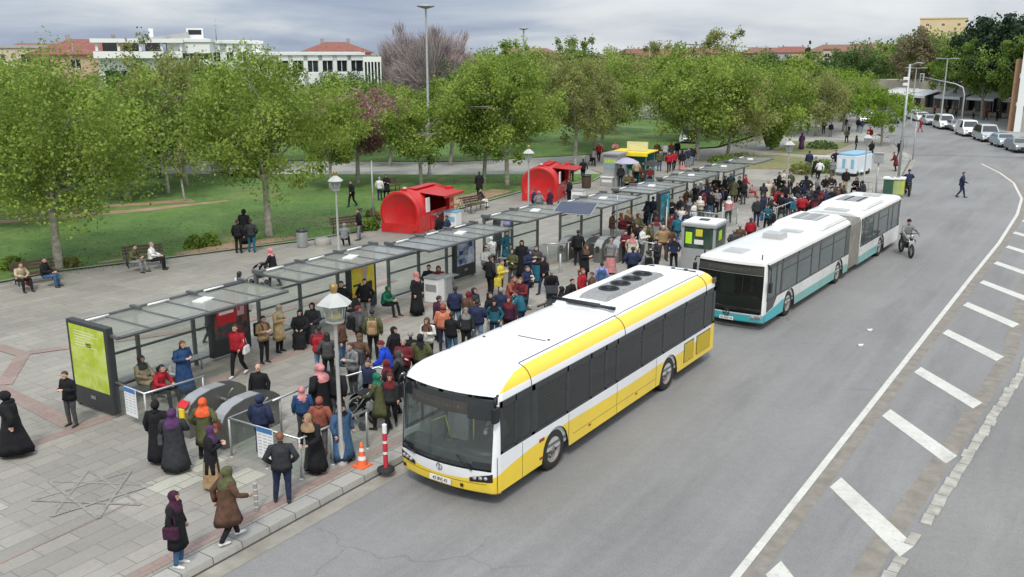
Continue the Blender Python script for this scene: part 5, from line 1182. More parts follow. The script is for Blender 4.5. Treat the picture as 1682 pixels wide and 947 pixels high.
def bench(lab, px, py, rz):
    t = thing('park_bench', lab, 'bench', at(px, py, .14), rz, 'wooden park benches')
    for i in range(3): pass
    b = MB()
    for i in range(4): b.box((0, -.2+i*.12, .42), (1.7, .09, .035))
    b.build('seat', M_wood, t); b = MB()
    for i in range(3): b.box((0, .27+i*.03, .56+i*.13), (1.7, .03, .1))
    b.build('backrest', M_wood, t)
    for s in (-.7, .7):
        b = MB(); b.tube([(s, -.2, 0), (s, -.2, .4), (s, .2, .4), (s, .34, .85)], .025, 6); b.tube([(s, .2, .4), (s, .28, 0)], .025, 6); b.build('leg', M_dark, t)
AE = math.atan2(10.7-4.6, 27.6-26.1)
bench('leftmost park bench with a couple at the lawn edge', 60, 464, AE); bench('park bench with two people between the two nearest plane trees', 238, 436, AE-.25); bench('park bench with seated people beside the nearer kiosk', 572, 384, R(70)); bench('dark empty looking bench right of the nearer kiosk', 782, 346, R(85)); bench('bench on the lawn behind the thin pole', 640, 315, R(80))
# traffic cone and striped post at the bus front
t = thing('traffic_cone', 'orange and white traffic cone at the kerb left of the yellow bus', 'traffic cone', at(595, 765)); M_or = mat('cone_orange', (.75, .14, .04), .5)
b = MB(); b.box((0, 0, .02), (.34, .34, .04), bev=.01); b.build('base', M_or, t); b = MB(); b.lathe([(.13, .04), (.1, .17)], (0, 0, 0), 14, 0); b.lathe([(.1, .17), (.083, .26)], (0, 0, 0), 14, 1); b.lathe([(.083, .26), (.062, .37)], (0, 0, 0), 14, 0); b.lathe([(.062, .37), (.048, .45)], (0, 0, 0), 14, 1); b.lathe([(.048, .45), (.025, .58), (.001, .585)], (0, 0, 0), 14, 0); b.build('cone', [M_or, M_white], t)
t = thing('marker_post', 'red and white striped marker post in front of the yellow bus', 'marker post', at(634, 772, .13)); M_rd = mat('post_red', (.5, .03, .05), .5)
b = MB(); b.lathe([(.2, 0), (.2, .05), (.08, .09)], (0, 0, 0), 14); b.build('base', M_rubber, t)
b = MB(); zz0 = .06
for h_, mi in ((.34, 0), (.06, 1), (.2, 0), (.06, 1), (.18, 0), (.2, 1)): b.lathe([(.055, zz0), (.055, zz0+h_)], (0, 0, 0), 12, mi); zz0 += h_
b.lathe([(.055, zz0), (.001, zz0+.03)], (0, 0, 0), 12, 1); b.build('striped_tube', [M_rd, M_white], t)
t = thing('stub_post', 'short worn bollard with pale rings at the kerb, in front of the headscarved walkers', 'bollard', at(422, 840)); b = MB()
for i in range(5): b.lathe([(.045, i*.13), (.045, i*.13+.11)], (0, 0, 0), 10, 0); b.lathe([(.047, i*.13+.11), (.047, i*.13+.13)], (0, 0, 0), 10, 1)
b.lathe([(.045, .65), (.001, .66)], (0, 0, 0), 10, 0); b.build('post', [M_conc, M_white], t)
p = at(920, 447); t = thing('stub_post', 'short striped steel post left of the second ticket gates', 'bollard', p); b = MB(); b.lathe([(.05, 0), (.05, .8), (.001, .82)], (0, 0, 0), 10); b.build('post', M_galv, t)
# grey security booth
t = thing('ticket_booth', 'small grey glazed booth with yellow notices, left of the articulated bus', 'booth', at(1118, 441), R(4)); Wb, Db, Hb = 1.45, 1.5, 2.05
b = MB(); b.box2((0, 0, 0), (Wb, Db, .95)); b.box2((-.06, -.06, Hb-.16), (Wb+.06, Db+.06, Hb-.02), bev=.03)
for x in (.04, Wb-.04):
    for y in (.04, Db-.04): b.box((x, y, Hb/2), (.1, .1, Hb-.1))
b.build('walls', mat('booth_grey', (.34, .35, .35), .5, .1, .06, 2, dirt=.1), t)
b = MB(); b.box2((0, 0, Hb-.03), (Wb, Db, Hb+.04), bev=.03); b.box((Wb*.5, Db*.5, Hb+.06), (.4, .3, .05), mi=1); b.build('roof', [M_white, M_dark], t)
for P in ([(.09, -.004, .98), (Wb-.09, -.004, .98), (Wb-.09, -.004, Hb-.18), (.09, -.004, Hb-.18)], [(Wb+.004, .09, .98), (Wb+.004, Db-.09, .98), (Wb+.004, Db-.09, Hb-.18), (Wb+.004, .09, Hb-.18)], [(-.004, Db-.09, .98), (-.004, .09, .98), (-.004, .09, Hb-.18), (-.004, Db-.09, Hb-.18)]):
    b = MB(); b.f(P); b.build('window', mat('booth_glass', (.03, .06, .045), .08, 0, .3, 2, spec=.8), t)
M_not = mat('notice_yellow', (.6, .55, .03), .5); M_vest = mat('vest_lime', (.45, .75, .02), .6)
b = MB(); b.box((.75, -.01, 1.65), (.3, .01, .3)); b.build('notice', M_not, t); b = MB(); b.box((.3, -.01, 1.4), (.28, .01, .5)); b.build('lime_poster', M_vest, t); b = MB(); b.box((.75, -.01, 1.25), (.4, .01, .2)); b.build('paper', M_white, t); b = MB(); b.box((Wb+.01, .7, 1.5), (.01, .4, .4)); b.build('side_poster', M_vest, t)
# ---------------------------------------------------------------- food stalls at the far end
def stall(lab, px, py, w_, d_, roofc, wallm, h=2.2, rz=.1, sign=None):
    t = thing('food_stall', lab, 'stall', at(px, py), rz)
    b = MB(); b.box2((0, 0, 0), (w_, .06, .95)); b.box2((0, 0, 0), (.06, d_, .95)); b.box2((w_-.06, 0, 0), (w_, d_, .95)); b.box2((0, d_-.06, 0), (w_, d_, h)); b.build('counter', wallm, t)
    for x in (.04, w_-.04):
        for y in (.04, d_-.04): b = MB(); b.box((x, y, h/2), (.06, .06, h)); b.build('post', M_galv, t)
    b = MB(); b.box2((-.25, -.4, h), (w_+.2, d_+.1, h+.07)); b.box2((-.25, -.42, h-.18), (w_+.2, -.4, h)); b.build('roof', roofc, t)
    if sign: b = MB(); b.box2((w_*.3, d_*.3, h+.1), (w_*.95, d_*.3+.08, h+.75)); b.build('roof_sign', sign, t)
    return t
M_teal = mat('stall_teal', (.02, .2, .19), .5)
stall('food stall with yellow roof and pale roof sign among the far crowd', 1008, 297, 2.4, 2.2, M_yel, M_teal, 2.1, .15, mat('sign_cream', (.6, .58, .32), .5))
t = thing('ad_kiosk', 'grey kiosk wall covered with pale notices, left of the yellow roofed stall', 'kiosk', at(990, 304), .1)
b = MB(); b.box2((0, 0, 0), (1.05, 1.7, 2.15), bev=.02); b.build('walls', mat('kiosk_grey', (.3, .3, .29), .6), t); b = MB(); b.box2((-.1, -.12, 2.15), (1.15, 1.8, 2.27)); b.build('roof', M_galv, t)
q = random.Random(3)
for i in range(4):
    for j in range(2):
        b = MB(); b.box((.2+i*.21, -.01, 1.35+j*.36), (.17, .012, .28)); b.build('notice', [mat('paper_blue', (.2, .35, .42), .6), mat('paper_lime', (.4, .55, .1), .6), M_white][(i*3+j) % 3], t)
t = thing('vending_cart', 'pale blue and white cooling cart with glass top on the far plaza', 'cart', at(1372, 288), R(-8))
b = MB(); b.box2((0, 0, .25), (1.5, 3.2, 1.55), bev=.04); b.build('body', mat('cart_white', (.62, .68, .72), .4, 0, .1, 3), t); b = MB(); b.box2((.08, .1, 1.56), (1.42, 3.1, 1.72), bev=.05); b.build('blue_lid', M_blue, t)
for i in range(4): b = MB(); b.box((.25+i*.33, -.008, .95), (.22, .014, .7)); b.build('door_panel', M_blue if i % 2 else M_white, t)
for y in (.5, 2.7): b = MB(); b.lathe([(.001, .05), (.2, .05), (.24, 0), (.24, -.1)], (1.45, y, .24), 12, 0, Matrix.Rotation(math.pi/2, 4, 'Y')); b.build('wheel', M_rubber, t)
for px, py, c, lab in ((1350, 262, M_white, 'long white low bench on the far planted bed'), (1385, 286, M_white, 'white edge plank beside the blue cart')):
    t = thing('low_bench', lab, 'bench', at(px-10, py), .1); b = MB(); b.box((.8, 0, .35), (2.2, .4, .08)); b.build('seat', c, t); b = MB(); b.box((0, 0, .16), (.1, .35, .32)); b.box((1.6, 0, .16), (.1, .35, .32)); b.build('support', M_conc, t)
def umbrella(lab, px, py, z, r_, m):
    p = at(px, py, z); t = thing('parasol', lab, 'parasol', (p.x, p.y, .13)); b = MB(); b.lathe([(r_, z-.5), (r_*.5, z-.25), (.001, z-.13)], (0, 0, 0), 8, 0, smooth=False); b.build('canopy', m, t); b = MB(); b.tube([(0, 0, 0), (0, 0, z-.15)], .03, 6); b.build('pole', M_steel, t)
umbrella('lilac grey parasol in front of the yellow roofed stall', 1030, 258, 2.2, .9, mat('parasol_lilac', (.35, .33, .42), .7)); umbrella('black round parasol near the stall queue', 1070, 262, 1.9, .7, M_black)
# green recycling containers at the corner behind the articulated bus
for i, (px, m, lab) in enumerate(((1458, mat('bin_green', (.03, .09, .05), .6), 'dark green waste container behind the end of the articulated bus'), (1468, mat('bin_lime', (.35, .42, .18), .6), 'pale lime waste container behind the end of the articulated bus'), (1476, mat('bin_yellow', (.42, .45, .1), .6), 'yellowish waste container nearest the motorcyclist'))):
    t = thing('waste_container', lab, 'bin', at(px, 320), .1); b = MB(); b.box((0, 0, .55), (.6, .6, 1.0), bev=.05); b.build('body', m, t); b = MB(); b.box((0, 0, 1.12), (.7, .75, .14), bev=.05); b.build('lid', M_white, t)
t = thing('advert_frame', 'pale metal cage between the crowd and the green containers', 'cage', at(1410, 322), .05); b = MB(); 
for i in range(6): b.tube([(i*.28, 0, 0), (i*.28, 0, .95)], .02, 5)
for z in (.1, .5, .95): b.tube([(0, 0, z), (1.4, 0, z)], .02, 5)
b.build('bars', M_galv, t)
# corner barrier railings
t = thing('barrier_fence', 'low metal barrier beside the bright street tree', 'fence', at(1432, 236), .2); b = MB()
for i in range(12): b.tube([(i*.3, 0, 0), (i*.3, 0, .9)], .018, 4)
b.tube([(0, 0, .9), (3.3, 0, .9)], .025, 5); b.tube([(0, 0, .12), (3.3, 0, .12)], .02, 5); b.build('bars', M_galv, t)
# ---------------------------------------------------------------- buildings
def gridwall(b, x0, x1, z0, z1, y, th, cols, rows_, ww, wh, mi=0, openings=True):
    "front wall in the plane y with window openings cut out; returns the window rectangles"
    xs = [x0]; cw = (x1-x0)/cols; rh = (z1-z0)/rows_; win = []
    for i in range(cols):
        c = x0+cw*(i+.5); xs += [c-ww/2, c+ww/2]
    xs.append(x1); zs = [z0]
    for j in range(rows_): c = z0+rh*(j+.52); zs += [c-wh/2, c+wh/2]
    zs.append(z1)
    for i in range(len(xs)-1):
        for j in range(len(zs)-1):
            if i % 2 == 1 and j % 2 == 1: win.append((xs[i], xs[i+1], zs[j], zs[j+1])); continue
            b.box2((xs[i], y, zs[j]), (xs[i+1], y+th, zs[j+1]), mi)
    return win
def building(name, lab, pos, rz, w_, d_, floors, fh, wallm, roof='flat', roofm=None, cols=6, balc=False, ww=1.2, wh=1.3, group=None, z0=0):
    t = thing(name, lab, 'building', pos, rz, group); H = floors*fh
    b = MB(); win = gridwall(b, 0, w_, z0, H, 0, .3, cols, floors, ww, wh); n = 0
    b.box2((0, .3, z0), (.3, d_, H)); b.box2((w_-.3, .3, z0), (w_, d_, H)); b.box2((.3, d_-.3, z0), (w_-.3, d_, H)); b.build('walls', wallm, t)
    sw = [(.002, q) for q in ()]
    for (a, c, e, f) in win[:90]:
        b = MB(); b.box2((a, .2, e), (c, .24, f), 0); b.box2(((a+c)/2-.04, .16, e), ((a+c)/2+.04, .2, f), 1); b.box2((a, .14, e), (c, .2, e+.08), 1); b.build('window', [M_dkgl, M_white], t)
    # windows on the side that also shows
    for s_ in (0, 1):
        for j in range(floors):
            for i in range(max(1, int(d_/3.5))):
                y = 1.5+i*3.3; x = (-.01 if s_ == 0 else w_+.01); b = MB(); b.box((x, y, z0+(H-z0)/floors*(j+.52)), (.06, 1.1, wh)); b.build('window', M_dkgl, t)
    b = MB()
    if roof == 'hip':
        e = .5; A = [(-e, -e, H), (w_+e, -e, H), (w_+e, d_+e, H), (-e, d_+e, H)]; r1, r2_ = (d_/2, d_/2, H+d_*.22), (w_-d_/2, d_/2, H+d_*.22)
        if w_ < d_: r1, r2_ = (w_/2, w_/2, H+w_*.22), (w_/2, d_-w_/2, H+w_*.22); b.f([A[0], A[1], r1]); b.f([A[1], A[2], r2_, r1]); b.f([A[2], A[3], r2_]); b.f([A[3], A[0], r1, r2_])
        else: b.f([A[0], A[1], r2_, r1]); b.f([A[1], A[2], r2_]); b.f([A[2], A[3], r1, r2_]); b.f([A[3], A[0], r1])
        b.f([(p[0], p[1], H-.15) for p in A][::-1])
        for i in range(4): p, q = A[i], A[(i+1) % 4]; b.f([(p[0], p[1], H-.15), (q[0], q[1], H-.15), q, p])
        rf = b.build('roof', roofm, t)
        for k in (.3, .7): b = MB(); b.box((w_*k, d_*.5, H+d_*.2+.3), (.6, .5, 1.1)); b.build('chimney', M_conc, rf)
    else:
        b.box2((-.2, -.2, H), (w_+.2, d_+.2, H+.35)); b.box2((.2, .2, H+.35), (w_-.2, d_-.2, H+.4)); rf = b.build('roof', roofm or wallm, t)
    if balc:
        for j in range(1, floors):
            for k in (.18, .5, .82):
                b = MB(); b.box2((w_*k-1.3, -1.2, fh*j-.1), (w_*k+1.3, 0, fh*j+.05)); b.box2((w_*k-1.3, -1.2, fh*j), (w_*k+1.3, -1.14, fh*j+.95)); b.box2((w_*k-1.3, -1.2, fh*j), (w_*k-1.24, 0, fh*j+.95)); b.box2((w_*k+1.24, -1.2, fh*j), (w_*k+1.3, 0, fh*j+.95)); b.build('balcony', wallm, t)
    return t
M_wh = mat('white_render', (.72, .73, .72), .6, 0, .05, .3); M_cream = mat('cream_render', (.5, .44, .33), .8, 0, .12, .3); M_grr = mat('grey_render', (.36, .36, .36), .8, 0, .12, .3)
M_tan2 = mat('tan_render', (.46, .34, .23), .8, 0, .15, .3); M_tile = mat('red_tiles', (.22, .085, .065), .8, 0, .25, 1.5); M_brick = mat('brick_wall', (.3, .15, .08), .9, 0, .2, 2); M_pink = mat('pink_render', (.5, .33, .27), .8, 0, .15, .3)
# direction helpers: buildings face the camera; position given by image column and distance
def place(px, dist, z=0):
    v = Vector((math.sin(YAW), math.cos(YAW), 0))+_rt*((px-841)/FPX*math.cos(PITCH)); v.normalize(); return Vector((CX, CY, z))+v*dist
def face(px): v = _fw+_rt*((px-841)/FPX); return math.atan2(v.y, v.x)-math.pi/2
# long white modern building: three wings
g = 'wings of the white building'
def wing(lab, px0, px1, dist, ztop, floors, cols, ww, wh, dd=14, tilt=0):
    a = place(px0, dist); b_ = place(px1, dist+tilt); w_ = (b_-a).length; rz = math.atan2((b_-a).y, (b_-a).x)
    return building('white_building', lab, a, rz, w_, dd, floors, ztop/floors, M_wh, 'flat', M_wh, cols, False, ww, wh, g)
a = place(160, 118); b_ = place(300, 117.2); w_ = (b_-a).length
t = thing('white_building', 'left wing of the long white building, with a dark glazed top floor', 'building', a, math.atan2((b_-a).y, (b_-a).x), g)
b = MB(); b.box2((0, 0, 0), (w_, 14, 8.6)); b.box2((-.3, -1.2, 8.6), (w_, 14, 9.35)); b.box2((-.5, -1.4, 10.3), (w_+.2, 14.4, 10.75)); b.box2((0, 1.5, 9.35), (w_, 14, 9.4)); b.build('walls', M_wh, t)
for k in range(4): b = MB(); b.box2((.1+k*w_/4+.35, 1.2, 9.4), (.1+(k+1)*w_/4-.2, 1.5, 10.3)); b.build('window', M_dkgl, t)
for k in range(5): b = MB(); b.box((min(.1+k*w_/4, w_-.1), -.9, 9.85), (.28, .3, .9)); b.build('column', M_wh, t)
for k in range(6): b = MB(); b.box2((.6+k*1.8, -.03, 5.4), (1.9+k*1.8, .0, 7.2)); b.build('window', M_dkgl, t)
b = MB(); b.box((w_*.62, 3, 11.3), (.5, .5, 1.3)); b.build('chimney', M_wh, t)
wing('middle white wing with a plain upper wall and roof box', 275, 345, 117, 10.4, 3, 3, 1.4, .8, 13, -.5)
wing('long lower white wing running right behind the trees', 345, 430, 122, 10.3, 3, 4, 2.4, 1.2, 12, 2)
wing('right wing of the white building with dark window bands', 425, 596, 121, 8.9, 3, 7, 2.6, 1.5, 12, 6)
t = thing('roof_box', 'small white stair box with dark opening on the white building roof', 'roof structure', place(309, 121, 10.75), face(320)); b = MB(); b.box2((0, 0, 0), (1.9, 2, 1.3)); b.build('walls', M_wh, t); b = MB(); b.box2((.2, -.03, .55), (1.7, 0, 1.1)); b.build('opening', M_black, t)
t = thing('roof_wedge', 'sloping grey glass roof piece on the white building', 'roof structure', place(283, 119, 10.7), face(300)); b = MB(); b.f([(-3.5, 0, 0), (2, 0, 0), (2, 0, .9)]); b.f([(-3.5, 3, 0), (2, 3, .9), (2, 3, 0)]); b.f([(-3.5, 0, 0), (2, 0, .9), (2, 3, .9), (-3.5, 3, 0)]); b.f([(2, 0, 0), (2, 3, 0), (2, 3, .9), (2, 0, .9)]); b.build('slope', M_grr, t)
# columns at its right end
a = place(596, 118); t = thing('colonnade', 'white end block of slender columns right of the white building', 'building', a, face(610)); b = MB()
b.box2((0, 0, 8.1), (2.2, 4, 8.7)); b.box2((0, 0, 4.6), (2.2, 4, 5.0)); b.box2((0.1, 3.6, 0), (2.1, 4, 8.1), 1); b.build('slabs', [M_wh, M_dark], t)
for i in range(6): b = MB(); b.box((.1+i*.4, .1, 4.05), (.14, .2, 8.1)); b.build('column', M_wh, t)
for x, h in ((357, 2.6), (120, 2.0), (160, 2.0)): 
    p = place(x, 121 if x > 300 else 150, 8.5 if x < 200 else 10.6); t = thing('aerial_mast', {357: 'thin aerial mast on the white building roof', 120: 'thin aerial left of the white building', 160: 'thin aerial at the white building corner'}[x], 'aerial', p); b = MB(); b.tube([(0, 0, 0), (0, 0, h)], .07, 4); b.build('rod', M_galv, t); b = MB(); b.box((0, 0, h*.7), (.5, .1, .05)); b.build('crossbar', M_galv, t)
# red roofed houses, far left
gh = 'distant houses with red tiled roofs'
def house(lab, px, dist, w_, floors, wm, d_=9, roof='hip', dz=0, fh=2.8, cols=4, balc=True): return building('apartment_house', lab, place(px, dist, dz), face(px)+rnd.uniform(-.3, .3), w_, d_, floors, fh, wm, roof, M_tile if roof == 'hip' else M_grr, cols, balc, 1.3, 1.3, gh)
house('cream apartment block at the far left edge', -22, 165, 14, 3, M_cream, roof='flat', fh=3.3); house('apartment house with the brightest red roof, far left', 48, 155, 16, 3, M_tan2, 10, fh=3.0)
house('pale apartment house between the red roof and the white building', 112, 168, 10, 3, M_cream, 9, 'flat', fh=3.3)
house('house with a wide red roof above the white building right wing', 500, 190, 13, 3, M_cream, 9, fh=3.1); house('four storey house with red roof and balconies left of the tall mast', 632, 150, 13, 4, M_tan2, 10, fh=2.05, cols=5)
house('small house roof right of the four storey one', 680, 185, 12, 3, M_pink, 9, fh=2.6)
t = building('shop_pavilion', 'low pale pavilion with pink front below the four storey house', place(640, 118), face(650), 11, 7, 1, 3.2, M_pink, 'flat', M_wh, 4, False, 1.6, 1.5)
# town along the horizon
i = 0
NM = ['low tan block on the horizon', 'cream block on the horizon', 'brownish block on the horizon', 'pale grey block on the horizon']
town = [(1325, 330, 20, 3.2), (1352, 300, 10, 3.3), (1372, 290, 16, 3.15), (1405, 310, 14, 3.2), (1430, 280, 20, 3.1), (1462, 262, 22, 3.15), (1100, 420, 26, 3.0), (1150, 440, 20, 3.1), (1215, 400, 22, 3.0), (1262, 380, 18, 3.1), (1300, 350, 14, 3.0), (1010, 460, 30, 2.95), (820, 420, 26, 3.0), (230, 420, 30, 3.05), (0, 300, 20, 3.2), (1040, 300, 16, 2.7)]
tl = ['left of the cream tower, first from the left', 'with a bluish top', 'beside a bluish block', 'behind deep green crowns', 'with brown tiled roof', 'with long brown roof under the brown trees', 'right of the crane', 'behind the far airy tree', 'between two crowns', 'near the cypress', 'right of the cypress', 'left of the crane', 'behind the bare trees', 'behind the white building', 'behind the left red roofs', 'beyond the mast lamps']
for k, (px, dist, w_, fh) in enumerate(town):
    building('town_block', 'small far town block '+tl[k], place(px, dist), face(px), w_, 10, 3, fh, [M_tan2, M_cream, M_brick, M_grr, M_tan2, M_brick][k % 6], 'hip' if k % 3 != 1 else 'flat', M_tile if k % 2 else mat('brown_tiles', (.2, .11, .075), .85, 0, .2, 1), 4, False, 1.2, 1.2, 'distant town blocks')
building('cream_tower', 'big cream windowless block rising over the brown trees at the right', place(1506, 330), face(1530), 13.5, 12, 5, 3.9, mat('cream_wall', (.62, .5, .3), .8, 0, .08, .2), 'flat', None, 3, False, .8, .8)
# right edge: grey and white corner building with a brick side
t = thing('corner_building', 'grey and white corner building with orange brick side at the right edge', 'building', place(1666, 126, .13), face(1672))
b = MB(); b.box2((1.3, 0, 0), (14, 12, 9.6), 0); b.box2((1.0, -.35, 9.6), (14.3, 12.2, 10.0), 1); b.box2((.9, -.4, 6.2), (14.3, -.002, 6.7), 1); b.box2((.9, -.4, 3.0), (14.3, -.002, 3.4), 1); b.build('walls', [M_grr, M_wh], t)
b = MB(); b.box2((.3, .5, 0), (1.28, 11.5, 8.3), 0); b.build('brick_side', mat('orange_brick', (.33, .19, .11), .9, 0, .15, 2), t)
b = MB(); b.box2((1.0, -.5, 0), (1.7, .0, 9.6), 0); b.build('corner_column', M_wh, t)
for k in range(3):
    for j in range(2): b = MB(); b.box2((2.2+k*2.6, -.06, 3.9+j*3.2), (4.0+k*2.6, -.004, 5.7+j*3.2), 0); b.build('window', M_dkgl, t)
# white awnings over the pavement shops
sh = [(-26, 150), (-21.5, 143), (-16.3, 141), (-11.5, 138.5), (-6.5, 135), (-1.5, 131), (3.2, 127)]
al = ['leftmost white awning beyond the parked cars', 'second white awning from the left, largest', 'third white awning from the left', 'fourth white awning over the shop fronts', 'fifth white awning over the shop fronts', 'sixth white awning, above the silver van', 'rightmost white awning beside the corner building']
for (x, y), lab in zip(sh, al):
    t = thing('shop_awning', lab, 'awning', (x, y, .13), R(-38), 'white shop awnings')
    b = MB(); b.f([(0, 0, 2.7), (5.2, 0, 2.7), (5.2, 3.2, 3.5), (0, 3.2, 3.5)]); b.f([(0, 0, 2.35), (5.2, 0, 2.35), (5.2, 0, 2.7), (0, 0, 2.7)]); b.f([(0, 0, 2.66), (0, 3.2, 3.46), (5.2, 3.2, 3.46), (5.2, 0, 2.66)]); b.f([(0, 0, 2.35), (0, 0, 2.7), (0, 3.2, 3.5), (0, 3.2, 2.9)]); b.build('canvas', M_white, t)
    for u in (.1, 5.1): b = MB(); b.tube([(u, .1, 0), (u, .1, 2.6)], .05, 6); b.build('pole', M_galv, t)
t = thing('shop_row', 'row of dark shop fronts behind the white awnings', 'shops', (-30, 158, .13), math.atan2(-28, 35)); b = MB()
b.box2((0, 0, 0), (46, 6, .5), 0); b.box2((0, 0, 3.0), (46, 6, 4.6), 0); b.box2((0, 1, .5), (46, 1.2, 3.0), 1); b.build('walls', [M_cream, M_dkgl], t)
for k in range(11): b = MB(); b.box2((k*4.4, 0, .5), (k*4.4+.5, .6, 3.0)); b.build('pier', M_tan2, t)
building('old_house', 'beige house glimpsed between the trees behind the camera pole', (-27, 172, 0), face(1440), 12, 9, 3, 3.0, M_cream, 'hip', M_tile, 4)
# ---------------------------------------------------------------- people
import numpy as np
CLR = {'k': ('black', (.012, .012, .014)), 'n': ('navy', (.02, .028, .065)), 'g': ('grey', (.2, .2, .2)), 'G': ('dark grey', (.06, .06, .062)), 'w': ('white', (.62, .62, .6)), 'r': ('red', (.32, .015, .025)),
 'm': ('maroon', (.13, .02, .025)), 'b': ('brown', (.1, .055, .035)), 't': ('beige', (.4, .33, .22)), 'c': ('camel', (.46, .33, .17)), 'o': ('orange', (.62, .1, .03)), 'B': ('blue', (.022, .06, .15)), 'R': ('royal blue', (.01, .05, .45)),
 'j': ('denim', (.045, .1, .19)), 'J': ('pale denim', (.16, .24, .34)), 'v': ('green', (.02, .16, .09)), 'V': ('olive', (.085, .09, .04)), 'p': ('pink', (.48, .2, .2)), 'P': ('purple', (.07, .028, .085)), 'y': ('yellow', (.55, .45, .06)),
 'T': ('teal', (.02, .11, .16)), 'L': ('lilac', (.3, .27, .55)), 'C': ('cream', (.55, .5, .4)), 's': ('salmon', (.5, .17, .1)), 'K': ('charcoal', (.03, .032, .036)), 'D': ('dark plum', (.05, .015, .035)), 'A': ('tan', (.3, .2, .11)), 'F': ('terracotta', (.24, .075, .05))}
def cloth(k):
    return mat('cloth_'+CLR[k][0].replace(' ', '_'), CLR[k][1], .85, 0, .38, 7, .5, 35, spec=.25)
M_hair = {'k': mat('hair_black', (.012, .01, .009), .6), 'b': mat('hair_brown', (.06, .03, .018), .6), 'g': mat('hair_grey', (.25, .24, .23), .7), 'a': mat('hair_auburn', (.16, .06, .025), .6)}
M_shoe = {'k': mat('shoe_black', (.015, .015, .015), .5), 'w': mat('shoe_white', (.6, .6, .58), .6)}
POSE = {}
def pose(name, hipz=.9, lean=0, sh=None, el=None, wr=None, kn=None, an=None, toe=None, hipy=0, head=0):
    POSE[name] = dict(hipz=hipz, lean=lean, el=el, wr=wr, kn=kn, an=an, toe=toe, hipy=hipy, head=head)
LG = dict(kn=[(.1, -.02, .5), (-.1, -.02, .5)], an=[(.11, .02, .09), (-.11, .02, .09)])
pose('stand', el=[(.25, .03, 1.13), (-.25, .03, 1.13)], wr=[(.25, -.06, .88), (-.25, -.06, .88)], **LG)
pose('pockets', el=[(.3, .07, 1.13), (-.3, .07, 1.13)], wr=[(.2, -.08, .95), (-.2, -.08, .95)], kn=[(.12, -.05, .5), (-.1, -.01, .5)], an=[(.16, -.06, .09), (-.1, .04, .09)])
pose('phone', el=[(.24, -.02, 1.12), (-.24, -.02, 1.12)], wr=[(.09, -.26, 1.2), (-.07, -.26, 1.18)], head=.05, **LG)
pose('folded', el=[(.26, -.05, 1.14), (-.26, -.05, 1.14)], wr=[(-.06, -.2, 1.15), (.06, -.18, 1.1)], kn=[(.1, -.02, .5), (-.12, -.05, .5)], an=[(.1, .02, .09), (-.15, -.05, .09)])
pose('walk', lean=.05, el=[(.25, -.06, 1.13), (-.26, .14, 1.14)], wr=[(.22, -.25, .98), (-.24, .18, .9)], kn=[(.1, .02, .49), (-.1, -.14, .51)], an=[(.1, .26, .16), (-.1, -.2, .1)])
pose('stride', lean=.06, el=[(.27, .12, 1.14), (-.25, -.08, 1.13)], wr=[(.25, .1, .89), (-.2, -.3, 1.02)], kn=[(.1, -.14, .51), (-.1, .0, .49)], an=[(.1, -.22, .1), (-.1, .22, .13)])
pose('sit', hipz=.5, lean=.02, el=[(.26, -.03, .74), (-.26, -.03, .74)], wr=[(.1, -.3, .66), (-.1, -.3, .66)], kn=[(.12, -.42, .52), (-.12, -.42, .52)], an=[(.13, -.42, .09), (-.13, -.44, .09)], hipy=.05)
pose('slouch', hipz=.5, lean=.18, el=[(.26, -.15, .72), (-.26, -.13, .74)], wr=[(.06, -.4, .72), (-.08, -.38, .68)], kn=[(.16, -.42, .52), (-.15, -.42, .52)], an=[(.12, -.55, .09), (-.18, -.48, .09)], hipy=.05, head=.04)
pose('push', lean=.12, el=[(.25, -.16, 1.1), (-.25, -.16, 1.1)], wr=[(.2, -.42, 1.0), (-.2, -.42, 1.0)], kn=[(.1, -.12, .5), (-.1, .05, .49)], an=[(.1, -.14, .1), (-.1, .22, .12)])
pose('bend', lean=.3, el=[(.25, -.2, 1.05), (-.25, -.18, 1.05)], wr=[(.12, -.42, .95), (-.1, -.4, .92)], kn=[(.1, -.06, .5), (-.1, -.03, .5)], an=[(.11, .04, .09), (-.11, .06, .09)])
pose('ride', hipz=.78, lean=.16, el=[(.32, -.3, 1.08), (-.32, -.3, 1.08)], wr=[(.3, -.55, 1.0), (-.3, -.55, 1.0)], kn=[(.2, -.36, .68), (-.2, -.36, .68)], an=[(.19, -.12, .34), (-.19, -.12, .34)], hipy=.08)
pose('wave', lean=.06, el=[(.4, -.15, 1.2), (-.24, .02, 1.13)], wr=[(.56, -.3, 1.3), (-.2, -.16, .95)], kn=[(.1, -.2, .52), (-.1, .0, .49)], an=[(.1, -.34, .1), (-.1, .3, .16)])
def tpos(p, u):  # torso frame: u in 0..1 from hip to shoulder, with lean
    L_ = .5; return Vector((0, p['hipy']-math.sin(p['lean'])*L_*u, p['hipz']+math.cos(p['lean'])*L_*u))
BODY = {}
